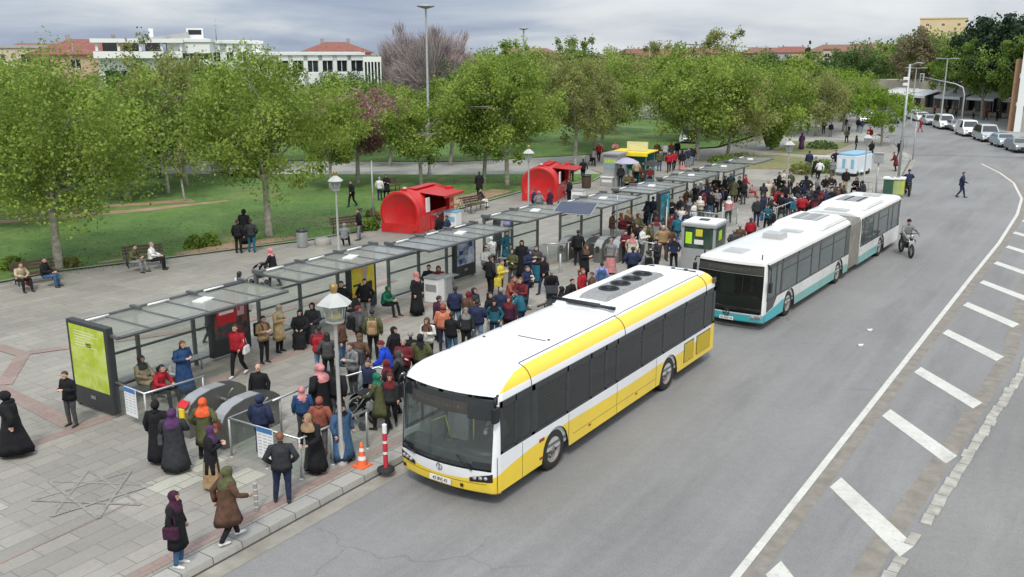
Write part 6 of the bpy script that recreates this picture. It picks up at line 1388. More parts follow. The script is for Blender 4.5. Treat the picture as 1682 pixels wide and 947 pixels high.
def body_mesh(pn):
    if pn in BODY: return BODY[pn]
    p = POSE[pn]; segs = []   # (a, b, ra, rb, region)
    def sg(a, b_, ra, rb, rg): segs.append((Vector(a), Vector(b_), ra, rb, rg))
    b = MB(); T = lambda u, x=0, y=0: tpos(p, u)+Vector((x, y, 0))
    # torso rings
    rg = []
    for u, wx, wy in ((-.12, .10, .09), (-.04, .16, .11), (.06, .165, .115), (.3, .14, .1), (.55, .155, .11), (.8, .175, .11), (.93, .165, .095), (1.0, .12, .075), (1.06, .06, .055)):
        c = T(u); rg.append([c+Vector((wx*math.cos(a), wy*math.sin(a), 0)) for a in [2*math.pi*k/16 for k in range(16)]])
    b.ring(rg, cap=True); sg(T(.1), T(.95), .16, .15, 1); sg(T(.9, .13), T(.9, -.13), .07, .07, 1); sg(T(-.05), T(.05), .13, .13, 2)
    nk = T(1.02); hc = T(1.38)+Vector((0, -.02-p['head'], -.01-p['head']*.3))
    b.tube([nk, hc-Vector((0, -.01, .08))], [.058, .05], 10); sg(nk+Vector((0, 0, .02)), hc, .055, .05, 0)
    b.ell(hc+Vector((0, .005, .015)), (.074, .092, .1), 10); b.ell(hc+Vector((0, -.03, -.05)), (.055, .058, .065), 8); b.ell(hc+Vector((0, -.1, -.015)), (.013, .022, .024), 6)
    for s in (-1, 1): b.ell(hc+Vector((s*.077, .005, -.01)), (.012, .02, .03), 6)
    sg(hc+Vector((0, -.03, -.05)), hc+Vector((0, 0, .03)), .09, .1, 0)
    for i, s in ((0, 1), (1, -1)):
        S_ = T(.9, s*.165); E_, W_ = Vector(p['el'][i]), Vector(p['wr'][i]); d_ = (W_-E_).normalized(); H_ = W_+d_*.075
        b.ell(S_, (.062, .06, .062), 8); b.tube([T(.88, s*.1), S_, S_.lerp(E_, .5), E_, E_.lerp(W_, .3), W_], [.055, .056, .05, .042, .041, .03], 10)
        sg(S_, E_, .055, .045, 1); sg(E_, W_, .045, .04, 1); sg(W_+d_*.03, H_+d_*.08, .04, .03, 0)
        # palm, four unequal curled fingers and a thumb
        sd = d_.cross(Vector((0, 1, 0))); sd = (sd if sd.length > .2 else d_.cross(Vector((1, 0, 0)))).normalized(); up = sd.cross(d_).normalized(); fr = Vector((0, -1, 0)); fl = (fr-d_*fr.dot(d_)); fl = fl.normalized() if fl.length > .1 else up
        wd_ = d_.cross(fl).normalized()
        b.tube([W_, W_+d_*.04, H_], [.03, .036, .034], 8)
        for k, ln in enumerate((.058, .068, .064, .05)):
            o_ = H_+fl*((k-1.5)*.02); q1 = o_+d_*ln*.55; q2 = q1+(d_*.75-wd_*s*.6).normalized()*ln*.5; b.tube([o_-d_*.015, q1, q2], [.0115, .011, .0095], 6)
        t0 = W_+d_*.03+fl*.025; b.tube([t0, t0+(fl*.7+d_*.7).normalized()*.045, t0+(fl*.5+d_).normalized()*.075], [.014, .013, .011], 6)
        Hp = Vector((s*.09, p['hipy'], p['hipz']-.02)); K_, A_ = Vector(p['kn'][i]), Vector(p['an'][i])
        b.tube([Hp+Vector((0, 0, .05)), Hp, Hp.lerp(K_, .5), K_, K_.lerp(A_, .35), A_], [.1, .098, .085, .065, .062, .048], 12); b.ell(K_, (.062, .066, .066), 8)
        sg(Hp, K_, .09, .065, 2); sg(K_, A_+Vector((0, 0, .03)), .065, .05, 2)
        fz = A_.z-.05; b.tube([A_+Vector((0, .06, -.045)), A_+Vector((0, -.02, -.05)), A_+Vector((s*.01, -.13, -.062)), A_+Vector((s*.012, -.18, -.068))], [.036, .042, .036, .022], 8); b.tube([A_, A_+Vector((0, 0, -.05))], [.045, .045], 8)
        sg(A_+Vector((0, .05, -.06)), A_+Vector((0, -.18, -.068)), .045, .035, 3)
    me = b.mesh('body', [M_skin]); o = bpy.data.objects.new('tmp_body', me); COL.objects.link(o)
    md = o.modifiers.new('r', 'REMESH'); md.mode = 'VOXEL'; md.voxel_size = .0135; m2 = o.modifiers.new('s', 'SMOOTH'); m2.factor = .5; m2.iterations = 2
    dg = bpy.context.evaluated_depsgraph_get(); dg.update(); out = bpy.data.meshes.new_from_object(o.evaluated_get(dg)); bpy.data.objects.remove(o)
    out.materials.clear()
    for m in (M_skin, cloth('k'), cloth('k'), M_shoe['k'], M_black, mat('lips', (.3, .1, .09), .6)): out.materials.append(m)
    out.name = 'body'; nF = len(out.polygons); C_ = np.zeros(nF*3); out.polygons.foreach_get('center', C_); C_ = C_.reshape(-1, 3); best = np.full(nF, 9.); reg = np.zeros(nF, dtype=np.int32)
    for a, c, ra, rb, r_ in segs:
        A = np.array(a); D = np.array(c)-A; t = np.clip(((C_-A) @ D)/(D @ D+1e-9), 0, 1); dd = np.linalg.norm(C_-A-t[:, None]*D, axis=1)-(ra+(rb-ra)*t); k = dd < best; best[k] = dd[k]; reg[k] = r_
    out.polygons.foreach_set('material_index', reg); out.polygons.foreach_set('use_smooth', np.ones(nF, dtype=bool))
    # eyes, brows and mouth
    bm = bmesh.new(); bm.from_mesh(out); e = MB()
    for s in (-1, 1): e.ell(hc+Vector((s*.031, -.083, .005)), (.012, .008, .007), 6, 4); e.ell(hc+Vector((s*.031, -.086, .026)), (.019, .006, .004), 6, 4)
    e.ell(hc+Vector((0, -.088, -.062)), (.022, .006, .006), 6, 5)
    mp = {}
    for v in e.bm.verts: mp[v] = bm.verts.new(v.co)
    for f in e.bm.faces: g = bm.faces.new([mp[v] for v in f.verts]); g.material_index = f.material_index
    e.bm.free(); bm.to_mesh(out); bm.free()
    BODY[pn] = (out, hc); return BODY[pn]
GAR = {}
def garment(pn, kind):
    "jacket / coat / robe shell with sleeves"
    if (pn, kind) in GAR: return GAR[(pn, kind)]
    p = POSE[pn]; b = MB(); q = random.Random(len(GAR)+3); seated = p['hipz'] < .6; rings = []
    sh = [(1.04, .085, .075), (1.0, .14, .095), (.93, .19, .12), (.8, .2, .14), (.55, .19, .145), (.3, .18, .14), (.08, .195, .15)]
    if kind == 'robe': sh = [(a, x*1.08, y*1.1) for a, x, y in sh]
    if kind == 'puffer': sh = [(a, x*1.1, y*1.18) for a, x, y in sh]
    n = 28; ph = q.uniform(0, 6)
    for u, wx, wy in sh:
        c = tpos(p, u); fo = .012*(1-u); rings.append([c+Vector(((wx+fo*math.sin(5*a+ph))*math.cos(a), (wy+fo*math.sin(5*a+ph))*math.sin(a), 0)) for a in [2*math.pi*k/n for k in range(n)]])
    if not seated and p['hipz'] > .8:
        hem = {'jacket': [.82], 'puffer': [.84], 'coat': [.78, .62, .46], 'robe': [.76, .55, .32, .12]}[kind]
        fy, by = min(a[1] for a in p['an'])-.02, max(a[1] for a in p['an'])+.02; wide = (by-fy) > .3
        for z in hem:
            t = (p['hipz']-z)/p['hipz']; wx = .2+t*(.11 if kind == 'robe' else .07); wy = .155+t*(.12 if kind == 'robe' else .08); cy = p['hipy']
            if wide: wy += t*.16; cy += (fy+by)/2*t
            rings.append([Vector(((wx*(1+.05*t*3*math.sin(7*a+ph)*.5))*math.cos(a), cy+(wy*(1+.07*t*math.sin(7*a+ph+1)))*math.sin(a), z+.01*math.sin(3*a))) for a in [2*math.pi*k/n for k in range(n)]])
        last = rings[-1]; rings.append([Vector((v.x*.9, v.y*.9, v.z+.015)) for v in last])
    b.ring(rings)
    if seated or p['hipz'] < .85:
        if kind in ('robe', 'coat'):
            kn = Vector((0, p['kn'][0][1], p['kn'][0][2])); hp = tpos(p, .02); R2 = []
            for c, wx, wz in ((hp, .2, .13), (hp.lerp(kn, .5), .21, .12), (kn+Vector((0, -.03, 0)), .21, .11)): R2.append([c+Vector((wx*math.cos(a), 0, wz*math.sin(a))) for a in [2*math.pi*k/18 for k in range(18)]])
            if kind == 'robe':
                for z, wx, wy in ((.4, .21, .13), (.2, .22, .14), (.08, .24, .16)): R2.append([Vector((wx*math.cos(a), kn.y-.02-wy*math.sin(a)*1, z)) for a in [2*math.pi*k/18 for k in range(18)]])
            b.ring(R2)
    k = 1.25 if kind in ('robe', 'puffer') else 1.0
    for i, s in ((0, 1), (1, -1)):
        S_ = tpos(p, .9)+Vector((s*.165, 0, 0)); E_, W_ = Vector(p['el'][i]), Vector(p['wr'][i]); b.tube([tpos(p, .93)+Vector((s*.08, 0, 0)), S_+Vector((s*.01, 0, .005)), S_.lerp(E_, .5), E_, E_.lerp(W_, .5), W_+(W_-E_).normalized()*.0], [.07, .076*k, .066*k, .058*k, .054*k, .048*k], 10)
    me = b.mesh(kind, [cloth('k')]); me.name = kind; GAR[(pn, kind)] = me; return me
HEADS = {}
def headwear(kind):
    if kind in HEADS: return HEADS[kind]
    b = MB()
    def shell(r, keep, c=(0, 0, 0), n=14):
        t = bmesh.new(); bmesh.ops.create_uvsphere(t, u_segments=20, v_segments=n, radius=1)
        bmesh.ops.delete(t, geom=[f for f in t.faces if not keep(f.calc_center_median())], context='FACES')
        for v in t.verts: v.co = Vector((v.co.x*r[0], v.co.y*r[1], v.co.z*r[2]))+Vector(c)
        for f in t.faces: f.smooth = True
        b.merge(t)
    if kind == 'short': shell((.084, .102, .108), lambda d: not (d.y < -.25 and d.z < .5) and d.z > -.45 and not (abs(d.x) > .8 and d.z < -.1), (0, .008, .02))
    if kind == 'bald': shell((.079, .098, .1), lambda d: d.y > -.1 and -.5 < d.z < .15, (0, .008, .02))
    if kind == 'long':
        shell((.086, .104, .11), lambda d: not (d.y < -.3 and d.z < .5), (0, .008, .018)); b.ring([[Vector((w_*math.cos(a), .03+dd*math.sin(a), z)) for a in [math.pi*k/10 for k in range(11)]] for z, w_, dd in ((0, .085, .075), (-.1, .09, .08), (-.2, .1, .09), (-.28, .08, .085))], False)
    if kind == 'tail':
        shell((.084, .102, .108), lambda d: not (d.y < -.25 and d.z < .5) and d.z > -.5, (0, .008, .02)); b.tube([(0, .1, .04), (0, .16, .0), (0, .15, -.15), (0, .13, -.24)], [.03, .045, .035, .012], 8)
    if kind == 'scarf':
        shell((.098, .118, .122), lambda d: not (d.y < -.62 and -.6 < d.z < .45), (0, .01, .012))
        b.ring([[Vector((w_*math.cos(a), c_+dd*math.sin(a), z+(.02 if math.sin(a) < 0 else 0))) for a in [2*math.pi*k/22 for k in range(22)]] for z, w_, dd, c_ in ((-.03, .094, .09, .02), (-.1, .082, .085, .01), (-.15, .115, .1, .02), (-.2, .175, .13, .03), (-.27, .2, .155, .03), (-.33, .185, .16, .03))])
    if kind == 'hood': shell((.1, .125, .125), lambda d: not (d.y < -.6 and -.7 < d.z < .55), (0, .012, .01)); b.tube([(-.08, .05, -.13), (0, .12, -.15), (.08, .05, -.13)], [.03, .05, .03], 8)
    if kind == 'cap':
        shell((.09, .108, .1), lambda d: d.z > .12, (0, .006, .02)); b.ring([[Vector((x, -.09, .045)), Vector((x*.85, -.13, .038)), Vector((x*.5, -.165-.01*(1-abs(x)*10), .03))] for x in (-.07, -.035, 0, .035, .07)], False); shell((.083, .1, .1), lambda d: -.4 < d.z < .2 and d.y > -.1, (0, .008, .02))
    if kind == 'beanie': shell((.094, .112, .116), lambda d: d.z > .05, (0, .006, .025)); shell((.098, .116, .03), lambda d: abs(d.z) < .9, (0, .006, .04), 6)
    me = b.mesh('headwear', [cloth('k')]); HEADS[kind] = me; return me
HN = {'short': 'hair', 'bald': 'hair', 'long': 'hair', 'tail': 'hair', 'scarf': 'headscarf', 'hood': 'hood', 'cap': 'cap', 'beanie': 'hat'}
DIR = {'r': 0, 'u': 90, 'p': 180, 'd': 270, 'c': -56, 'a': 124, 'l': 215, 'R': 35, 'q': -90+20, 'e': 60}
GN = {'jacket': 'jacket', 'puffer': 'puffer jacket', 'coat': 'coat', 'robe': 'long coat'}
PEOPLE = {}
def person(px, py, pn, di, gar, top, bot, head, hcol, where, h=1.53, shoe='k', wide=1.0, z=.13, desc=None, group=None):
    me, hc = body_mesh(pn); topz = (hc.z+.125); s = h/1.715; p = at(px, py, z+topz*s)
    base = Vector((p.x, p.y, z)); ang = R(DIR[di]+rnd.uniform(-14, 14))+math.pi/2
    off = Matrix.Rotation(ang, 3, 'Z') @ Vector((0, hc.y, 0))*s; base -= off
    hd = {'short': 'short hair', 'bald': 'thinning hair', 'long': 'long hair', 'tail': 'tied hair', 'scarf': 'headscarf', 'hood': 'hood', 'cap': 'cap', 'beanie': 'knitted hat'}[head]
    hcn = {'k': 'black', 'b': 'brown', 'g': 'grey', 'a': 'reddish'}[hcol] if HN[head] == 'hair' else CLR[hcol][0]
    lab = desc or f"person in {CLR[top][0]} {GN[gar]}, {hcn} {hd}, {where}"
    t = thing('person', lab, 'person', base, ang, group); t.scale = (s*wide*1.07, s*wide*1.07, s)
    def part(nm, m, mats, loc=None):
        o = bpy.data.objects.new(nm, m); COL.objects.link(o); o.parent = t
        if loc: o.location = loc
        for i, mm in mats.items(): o.material_slots[i].link = 'OBJECT'; o.material_slots[i].material = mm
        return o
    part('body', me, {1: cloth(top), 2: cloth(bot), 3: M_shoe[shoe]})
    part(GN[gar].replace(' ', '_'), garment(pn, gar), {0: cloth(top)})
    part(HN[head], headwear(head), {0: M_hair.get(hcol, M_hair['k']) if HN[head] == 'hair' else cloth(hcol)}, hc)
    PEOPLE[(px, py)] = (t, base, ang, s); return t
def skirt_for(t, col):
    b = MB(); n = 24; b.ring([[Vector((wx*(1+.04*math.sin(7*a))*math.cos(a), wy*(1+.04*math.sin(7*a))*math.sin(a), z)) for a in [2*math.pi*k/n for k in range(n)]] for z, wx, wy in ((.95, .15, .12), (.75, .2, .17), (.4, .24, .2), (.1, .27, .23))]); o = b.build('skirt', cloth(col), t)
def bag(lab, key, kind, col, side=1, dz=0):
    "a bag carried by a person: its own thing, placed against them"
    t0, base, ang, s = PEOPLE[key]; M = Matrix.Rotation(ang, 3, 'Z')
    if kind == 'backpack':
        t = thing('backpack', lab, 'backpack', base+M @ Vector((0, .24, 1.02))*s, ang); b = MB(); b.box((0, 0, .12), (.3, .17, .42), bev=.06); b.build('main_bag', cloth(col), t); b = MB(); b.box((0, .1, .03), (.22, .08, .2), bev=.03); b.build('pocket', cloth(col), t)
        for x in (-.1, .1): b = MB(); b.tube([(x, -.07, .28), (x, -.16, .36), (x, -.37, .3), (x*1.2, -.4, .1), (x*1.3, -.1, -.02)], .017, 5); b.build('strap', cloth(col), t)
    else:
        zz = .78 if kind == 'handbag' else .55
        t = thing(kind, lab, 'bag', base+M @ Vector((side*.31, -.03, zz+dz))*s, ang); b = MB(); hh = .24 if kind == 'handbag' else .34; b.box((0, 0, hh/2), (.11, .28, hh), bev=.035); b.build('main_bag', cloth(col), t)
        b = MB(); b.tube([(0, -.1, hh-.02), (-side*.02, -.07, hh+.2), (-side*.03, .05, hh+.2), (0, .1, hh-.02)], .011, 5); b.build('handle', cloth(col), t)
    return t
Pn = person
# --- foreground
Pn(285, 806, 'stand', 'R', 'coat', 'k', 'j', 'scarf', 'D', 'nearest to the camera at the kerb', 1.5, 'w')
Pn(372, 766, 'stride', 'u', 'coat', 'b', 'k', 'scarf', 'V', 'walking by the short ringed bollard', 1.55, 'w', 1.08)
Pn(6, 642, 'stride', 'l', 'robe', 'k', 'k', 'hood', 'k', 'at the left picture edge', 1.6, 'w', 1.12)
Pn(105, 609, 'phone', 'q', 'jacket', 'k', 'G', 'short', 'b', 'reading left of the lime green poster', 1.5)
Pn(254, 657, 'stand', 'a', 'robe', 'k', 'k', 'hood', 'k', 'left of the purple headscarf', 1.52)
Pn(281, 671, 'folded', 'a', 'robe', 'K', 'k', 'scarf', 'P', 'with patterned bag, left of the gates', 1.5, wide=1.15)
Pn(332, 653, 'pockets', 'a', 'coat', 'V', 'k', 'scarf', 'o', 'between the two near ticket gates', 1.52, wide=1.05)
t = Pn(346, 699, 'phone', 'e', 'coat', 'k', 'A', 'scarf', 'P', 'with ochre skirt in front of the gates', 1.45); skirt_for(t, 'A')
Pn(459, 709, 'pockets', 'a', 'jacket', 'K', 'n', 'short', 'a', 'inside the kerb handrail corner', 1.58, wide=1.08)
Pn(505, 679, 'bend', 'd', 'robe', 'k', 'k', 'scarf', 'A', 'leaning at the kerb handrail', 1.52)
Pn(560, 662, 'stand', 'r', 'robe', 'j', 'j', 'scarf', 'k', 'right behind the tall lantern lamp', 1.42, wide=1.15)
Pn(524, 651, 'pockets', 'a', 'puffer', 'F', 'G', 'hood', 'F', 'behind the leaning person, seen from the back', 1.45)
Pn(495, 634, 'stand', 'a', 'puffer', 'B', 'G', 'scarf', 'p', 'left of the big black floral headscarf person', 1.35)
Pn(524, 597, 'pockets', 'p', 'robe', 'k', 'k', 'scarf', 'p', 'largest figure left of the lantern pole', 1.62, wide=1.22)
Pn(423, 597, 'stand', 'c', 'jacket', 'k', 'G', 'bald', 'b', 'alone right of the red jacket walker', 1.52)
Pn(426, 648, 'stand', 'a', 'puffer', 'n', 'n', 'hood', 'n', 'with back turned beside the second gate', 1.42, wide=1.15)
Pn(265, 598, 'slouch', 'r', 'jacket', 'r', 'k', 'tail', 'k', 'seated behind the bent handrail', 1.55)
Pn(231, 583, 'sit', 'r', 'coat', 't', 'G', 'scarf', 'G', 'seated inside the nearest shelter', 1.55)
Pn(299, 559, 'phone', 'r', 'robe', 'B', 'B', 'long', 'a', 'standing in the nearest shelter', 1.58, 'w')
Pn(286, 585, 'sit', 'r', 'jacket', 'w', 'G', 'short', 'k', 'small, behind the blue dress', 1.3)
Pn(385, 532, 'walk', 'q', 'puffer', 'r', 'k', 'short', 'b', 'walking before the red and black poster', 1.6, 'w')
Pn(432, 518, 'phone', 'r', 'jacket', 'A', 'k', 'short', 'k', 'left of the camel coat', 1.52)
Pn(458, 500, 'phone', 'r', 'coat', 'c', 'k', 'scarf', 't', 'in the open left of the seated pair', 1.56)
Pn(492, 508, 'sit', 'c', 'robe', 'k', 'G', 'scarf', 'k', 'seated, left of two in the second shelter', 1.55)
Pn(512, 497, 'sit', 'c', 'robe', 'K', 'G', 'hood', 'k', 'seated, right of two in the second shelter', 1.6)
Pn(560, 461, 'stride', 'c', 'jacket', 'k', 'k', 'short', 'k', 'in dark suit left of the yellow poster', 1.6)
Pn(524, 534, 'walk', 'a', 'puffer', 'm', 'J', 'short', 'k', 'in jeans below the lantern head', 1.55)
Pn(598, 457, 'pockets', 'c', 'jacket', 'k', 'g', 'short', 'k', 'against the yellow poster', 1.58)
Pn(637, 469, 'slouch', 'r', 'jacket', 'v', 'k', 'hood', 'v', 'seated right of the yellow poster', 1.45)
Pn(588, 501, 'pockets', 'e', 'puffer', 'G', 'V', 'cap', 'm', 'with black backpack beside the camouflage jacket', 1.6, wide=1.1)
Pn(611, 507, 'stand', 'a', 'puffer', 'V', 'k', 'short', 'k', 'seen from behind in camouflage green', 1.6)
Pn(574, 562, 'phone', 'd', 'jacket', 'g', 'k', 'short', 'b', 'with backpack right of the lamp pole', 1.55)
Pn(590, 547, 'pockets', 'a', 'jacket', 'b', 'J', 'beanie', 'b', 'behind the grey jacket', 1.55)
Pn(626, 559, 'bend', 'l', 'puffer', 'R', 'j', 'beanie', 'm', 'bending, left of the yellow bus nose', 1.55)
Pn(634, 590, 'push', 'l', 'coat', 'k', 'k', 'scarf', 'm', 'pushing a stroller by the bus nose', 1.55)
Pn(618, 612, 'push', 'p', 'coat', 'V', 'k', 'scarf', 'v', 'lowest figure left of the bus nose', 1.5)
Pn(647, 536, 'stand', 'r', 'coat', 'k', 'G', 'scarf', 'k', 'left of the black waistcoat person', 1.55)
Pn(674, 543, 'pockets', 'a', 'jacket', 'k', 'k', 'short', 'g', 'grey head, right of the all black pair', 1.55)
Pn(701, 521, 'phone', 'd', 'jacket', 'w', 'k', 'scarf', 'b', 'in pale patterned top behind the bus roof', 1.52)
Pn(728, 498, 'stand', 'a', 'puffer', 's', 'n', 'hood', 'F', 'brightest salmon jacket behind the bus', 1.55)
Pn(721, 485, 'phone', 'e', 'jacket', 'D', 'k', 'short', 'k', 'just left of the salmon jacket', 1.55)
Pn(748, 469, 'stand', 'a', 'jacket', 'n', 'J', 'short', 'k', 'in pale jeans right of the salmon jacket', 1.6)
Pn(684, 446, 'stand', 'r', 'robe', 'k', 'k', 'scarf', 'p', 'in front of the grey containers', 1.6)
Pn(704, 434, 'sit', 'c', 'coat', 'k', 'G', 'short', 'k', 'seated in the third shelter, left', 1.6)
Pn(720, 436, 'slouch', 'c', 'coat', 'b', 'V', 'scarf', 'm', 'seated in the third shelter, right', 1.6)
Pn(806, 419, 'pockets', 'e', 'jacket', 'k', 'k', 'short', 'k', 'tall in front of the blue poster box', 1.66, wide=1.1)
Pn(824, 426, 'phone', 'r', 'jacket', 'y', 'b', 'short', 'b', 'half hidden behind the tall black jacket', 1.5)
Pn(797, 404, 'sit', 'r', 'jacket', 'w', 'g', 'long', 'k', 'seated in the fourth shelter front', 1.6)
Pn(818, 371, 'stand', 'r', 'jacket', 'G', 'k', 'short', 'k', 'behind the glass of the fourth shelter', 1.6)
Pn(832, 378, 'pockets', 'r', 'coat', 'T', 'k', 'short', 'k', 'in teal inside the fourth shelter', 1.6)
Pn(806, 388, 'phone', 'p', 'jacket', 'w', 'k', 'cap', 'w', 'with white cap inside the fourth shelter', 1.55)
Pn(857, 394, 'stand', 'c', 'robe', 'k', 'k', 'scarf', 'k', 'right end of the fourth shelter', 1.62)
Pn(869, 409, 'phone', 'r', 'robe', 'n', 'n', 'scarf', 'n', 'left of the floral top', 1.58)
t = Pn(881, 403, 'phone', 'd', 'jacket', 'G', 'T', 'long', 'k', 'with teal skirt beyond the fourth shelter', 1.55); skirt_for(t, 'T')
Pn(866, 436, 'phone', 'r', 'jacket', 'n', 'n', 'short', 'b', 'holding paper near the bus roof edge', 1.6, 'w')
Pn(844, 452, 'slouch', 'r', 'jacket', 'F', 'G', 'short', 'b', 'sitting low, left of the paper holder', 1.7)
Pn(855, 455, 'slouch', 'd', 'jacket', 'm', 'T', 'long', 'a', 'sitting low, touching the paper holder', 1.7)
Pn(849, 476, 'bend', 'p', 'puffer', 'T', 'n', 'short', 'k', 'in front of the sitting pair', 1.45)
Pn(823, 471, 'stand', 'a', 'jacket', 'n', 'G', 'short', 'g', 'back turned, left of the teal puffer', 1.58)
Pn(804, 479, 'stand', 'r', 'jacket', 'k', 'w', 'long', 'k', 'with white bag behind the bus roof', 1.55)
Pn(784, 491, 'phone', 'a', 'puffer', 'n', 'J', 'short', 'k', 'broad navy back above the bus roof', 1.58, wide=1.1)
Pn(765, 505, 'stand', 'c', 'jacket', 'K', 'k', 'scarf', 'g', 'between jeans person and navy back', 1.42)
Pn(779, 472, 'pockets', 'r', 'coat', 'K', 'k', 'hood', 'K', 'alone left of the navy back', 1.5)
Pn(906, 442, 'bend', 'c', 'jacket', 'k', 'k', 'cap', 'g', 'bending over a pram by the bus roof', 1.55)
Pn(904, 463, 'sit', 'c', 'jacket', 'k', 'w', 'cap', 'w', 'child below the bending person', 1.1)
Pn(940, 457, 'bend', 'r', 'jacket', 'k', 'k', 'short', 'k', 'left of the crimson jacket', 1.5)
Pn(957, 440, 'stand', 'r', 'puffer', 'r', 'G', 'tail', 'a', 'bright, directly behind the bus roof', 1.55)
Pn(989, 430, 'stand', 'a', 'jacket', 'L', 'n', 'short', 'k', 'only lilac jacket behind the bus roof', 1.45)
Pn(950, 377, 'stand', 'a', 'jacket', 'k', 'k', 'short', 'k', 'in suit beside the ticket gate row', 1.6)
Pn(963, 401, 'phone', 'r', 'coat', 'k', 'k', 'scarf', 'b', 'in front of the suited person by gates', 1.6)
t = Pn(1004, 391, 'walk', 'c', 'jacket', 'g', 'p', 'scarf', 'g', 'in red checked skirt, walking', 1.55); skirt_for(t, 'p')
Pn(1040, 405, 'pockets', 'a', 'puffer', 'n', 'k', 'short', 'k', 'squat broad back behind the bus end', 1.45, wide=1.25)
Pn(1064, 411, 'stand', 'a', 'jacket', 'g', 'k', 'short', 'k', 'with black backpack behind the bus end', 1.42)
Pn(1039, 384, 'walk', 'c', 'coat', 'C', 'p', 'scarf', 'p', 'pale floral figure left of the green vest', 1.5)
Pn(1058, 371, 'phone', 'r', 'jacket', 'w', 'k', 'short', 'b', 'with green waistcoat, centre of the crowd', 1.6)
Pn(1069, 366, 'pockets', 'l', 'jacket', 'V', 'k', 'short', 'k', 'right behind the green waistcoat', 1.58)
Pn(1090, 369, 'pockets', 'c', 'jacket', 'A', 'b', 'bald', 'g', 'broad figure left of the grey booth', 1.62, wide=1.2)
Pn(1101, 371, 'stand', 'a', 'jacket', 'b', 'k', 'short', 'k', 'between broad tan figure and booth', 1.55)
Pn(1113, 352, 'walk', 'a', 'jacket', 'T', 'J', 'short', 'k', 'in pale jeans at the booth corner', 1.6)
Pn(1008, 347, 'phone', 'r', 'jacket', 'b', 'g', 'short', 'k', 'leaning at the fifth shelter end post', 1.6)
Pn(1021, 349, 'sit', 'r', 'coat', 'm', 'k', 'scarf', 'F', 'seated left of the teal poster, first', 1.6)
Pn(1033, 343, 'sit', 'r', 'robe', 'b', 'b', 'scarf', 'A', 'seated left of the teal poster, second', 1.7)
Pn(1049, 350, 'sit', 'r', 'robe', 'V', 'b', 'scarf', 'b', 'seated right below the teal poster', 1.7)
Pn(1073, 322, 'pockets', 'a', 'jacket', 'n', 'j', 'short', 'k', 'tall, right of the teal poster', 1.62)
Pn(1083, 325, 'pockets', 'a', 'jacket', 'K', 'n', 'short', 'b', 'second right of the teal poster', 1.6)
Pn(1093, 328, 'folded', 'c', 'jacket', 'k', 'k', 'short', 'k', 'third right of the teal poster', 1.55)
Pn(1103, 325, 'phone', 'c', 'jacket', 'k', 'G', 'short', 'k', 'fourth right of the teal poster', 1.6)
Pn(1096, 348, 'pockets', 'c', 'jacket', 'G', 'k', 'scarf', 'V', 'in front of the four by the teal poster', 1.5)
Pn(1110, 342, 'walk', 'r', 'coat', 'n', 'k', 'short', 'k', 'left above the booth roof', 1.55)
Pn(1121, 338, 'stand', 'd', 'jacket', 'w', 'k', 'long', 'k', 'white top above the booth roof', 1.55)
Pn(1129, 308, 'pockets', 'r', 'coat', 'b', 'k', 'short', 'k', 'at the dark post of the seventh shelter', 1.6)
Pn(1143, 302, 'stand', 'c', 'jacket', 'k', 'n', 'short', 'k', 'first of the dark group by the seventh shelter', 1.6)
Pn(1151, 297, 'stand', 'r', 'jacket', 'g', 'n', 'cap', 'w', 'white capped head in the dark group', 1.6)
Pn(1159, 304, 'pockets', 'a', 'jacket', 'n', 'n', 'short', 'b', 'middle of the dark group', 1.6)
Pn(1166, 300, 'folded', 'r', 'jacket', 'K', 'j', 'short', 'k', 'right of the middle of the dark group', 1.6)
Pn(1150, 322, 'phone', 'd', 'jacket', 'C', 'G', 'scarf', 'w', 'pale figure at the front of the dark group', 1.5)
Pn(1141, 330, 'stand', 'r', 'coat', 'w', 'm', 'long', 'k', 'white coat left of the pale figure', 1.45)
Pn(1133, 325, 'pockets', 'c', 'coat', 'G', 'k', 'scarf', 'g', 'grey scarf left of the white coat', 1.5)
Pn(1175, 300, 'phone', 'l', 'robe', 'k', 'k', 'scarf', 'k', 'at right end of the dark group', 1.5)
Pn(1183, 296, 'sit', 'r', 'robe', 'k', 'k', 'hood', 'k', 'seated at the eighth shelter, left', 1.6)
Pn(1192, 288, 'stand', 'r', 'jacket', 'k', 'G', 'short', 'k', 'standing at the eighth shelter post', 1.55)
Pn(1201, 284, 'stand', 'd', 'coat', 'G', 'k', 'scarf', 'T', 'inside the eighth shelter', 1.55)
Pn(1198, 322, 'walk', 'q', 'jacket', 'p', 'k', 'scarf', 'w', 'walking alone on the open plaza', 1.58)
Pn(1215, 289, 'stride', 'l', 'jacket', 'k', 'k', 'short', 'k', 'striding with arms out near the eighth shelter', 1.62)
Pn(1226, 286, 'walk', 'r', 'jacket', 'r', 'k', 'short', 'k', 'behind the striding black figure', 1.5)
Pn(1236, 303, 'slouch', 'r', 'jacket', 'p', 'r', 'short', 'k', 'child right of the striding black figure', 1.05)
Pn(1177, 352, 'stand', 'a', 'jacket', 'k', 'k', 'short', 'k', 'head just above the booth roof', 1.5)
Pn(1245, 323, 'stand', 'c', 'jacket', 'K', 'n', 'short', 'k', 'left of the huddled navy pair', 1.62)
Pn(1254, 317, 'folded', 'p', 'jacket', 'n', 'j', 'short', 'b', 'right of the huddled navy pair', 1.62, 'w')
Pn(1234, 357, 'stand', 'a', 'puffer', 'r', 'k', 'hood', 'G', 'behind the articulated bus front roof', 1.4)
Pn(1216, 368, 'stand', 'a', 'coat', 'b', 'k', 'short', 'g', 'brown back over the articulated bus roof', 1.4, wide=1.15)
Pn(1206, 376, 'pockets', 'a', 'coat', 'G', 'k', 'short', 'g', 'grey back lowest over the bus roof', 1.35, wide=1.1)
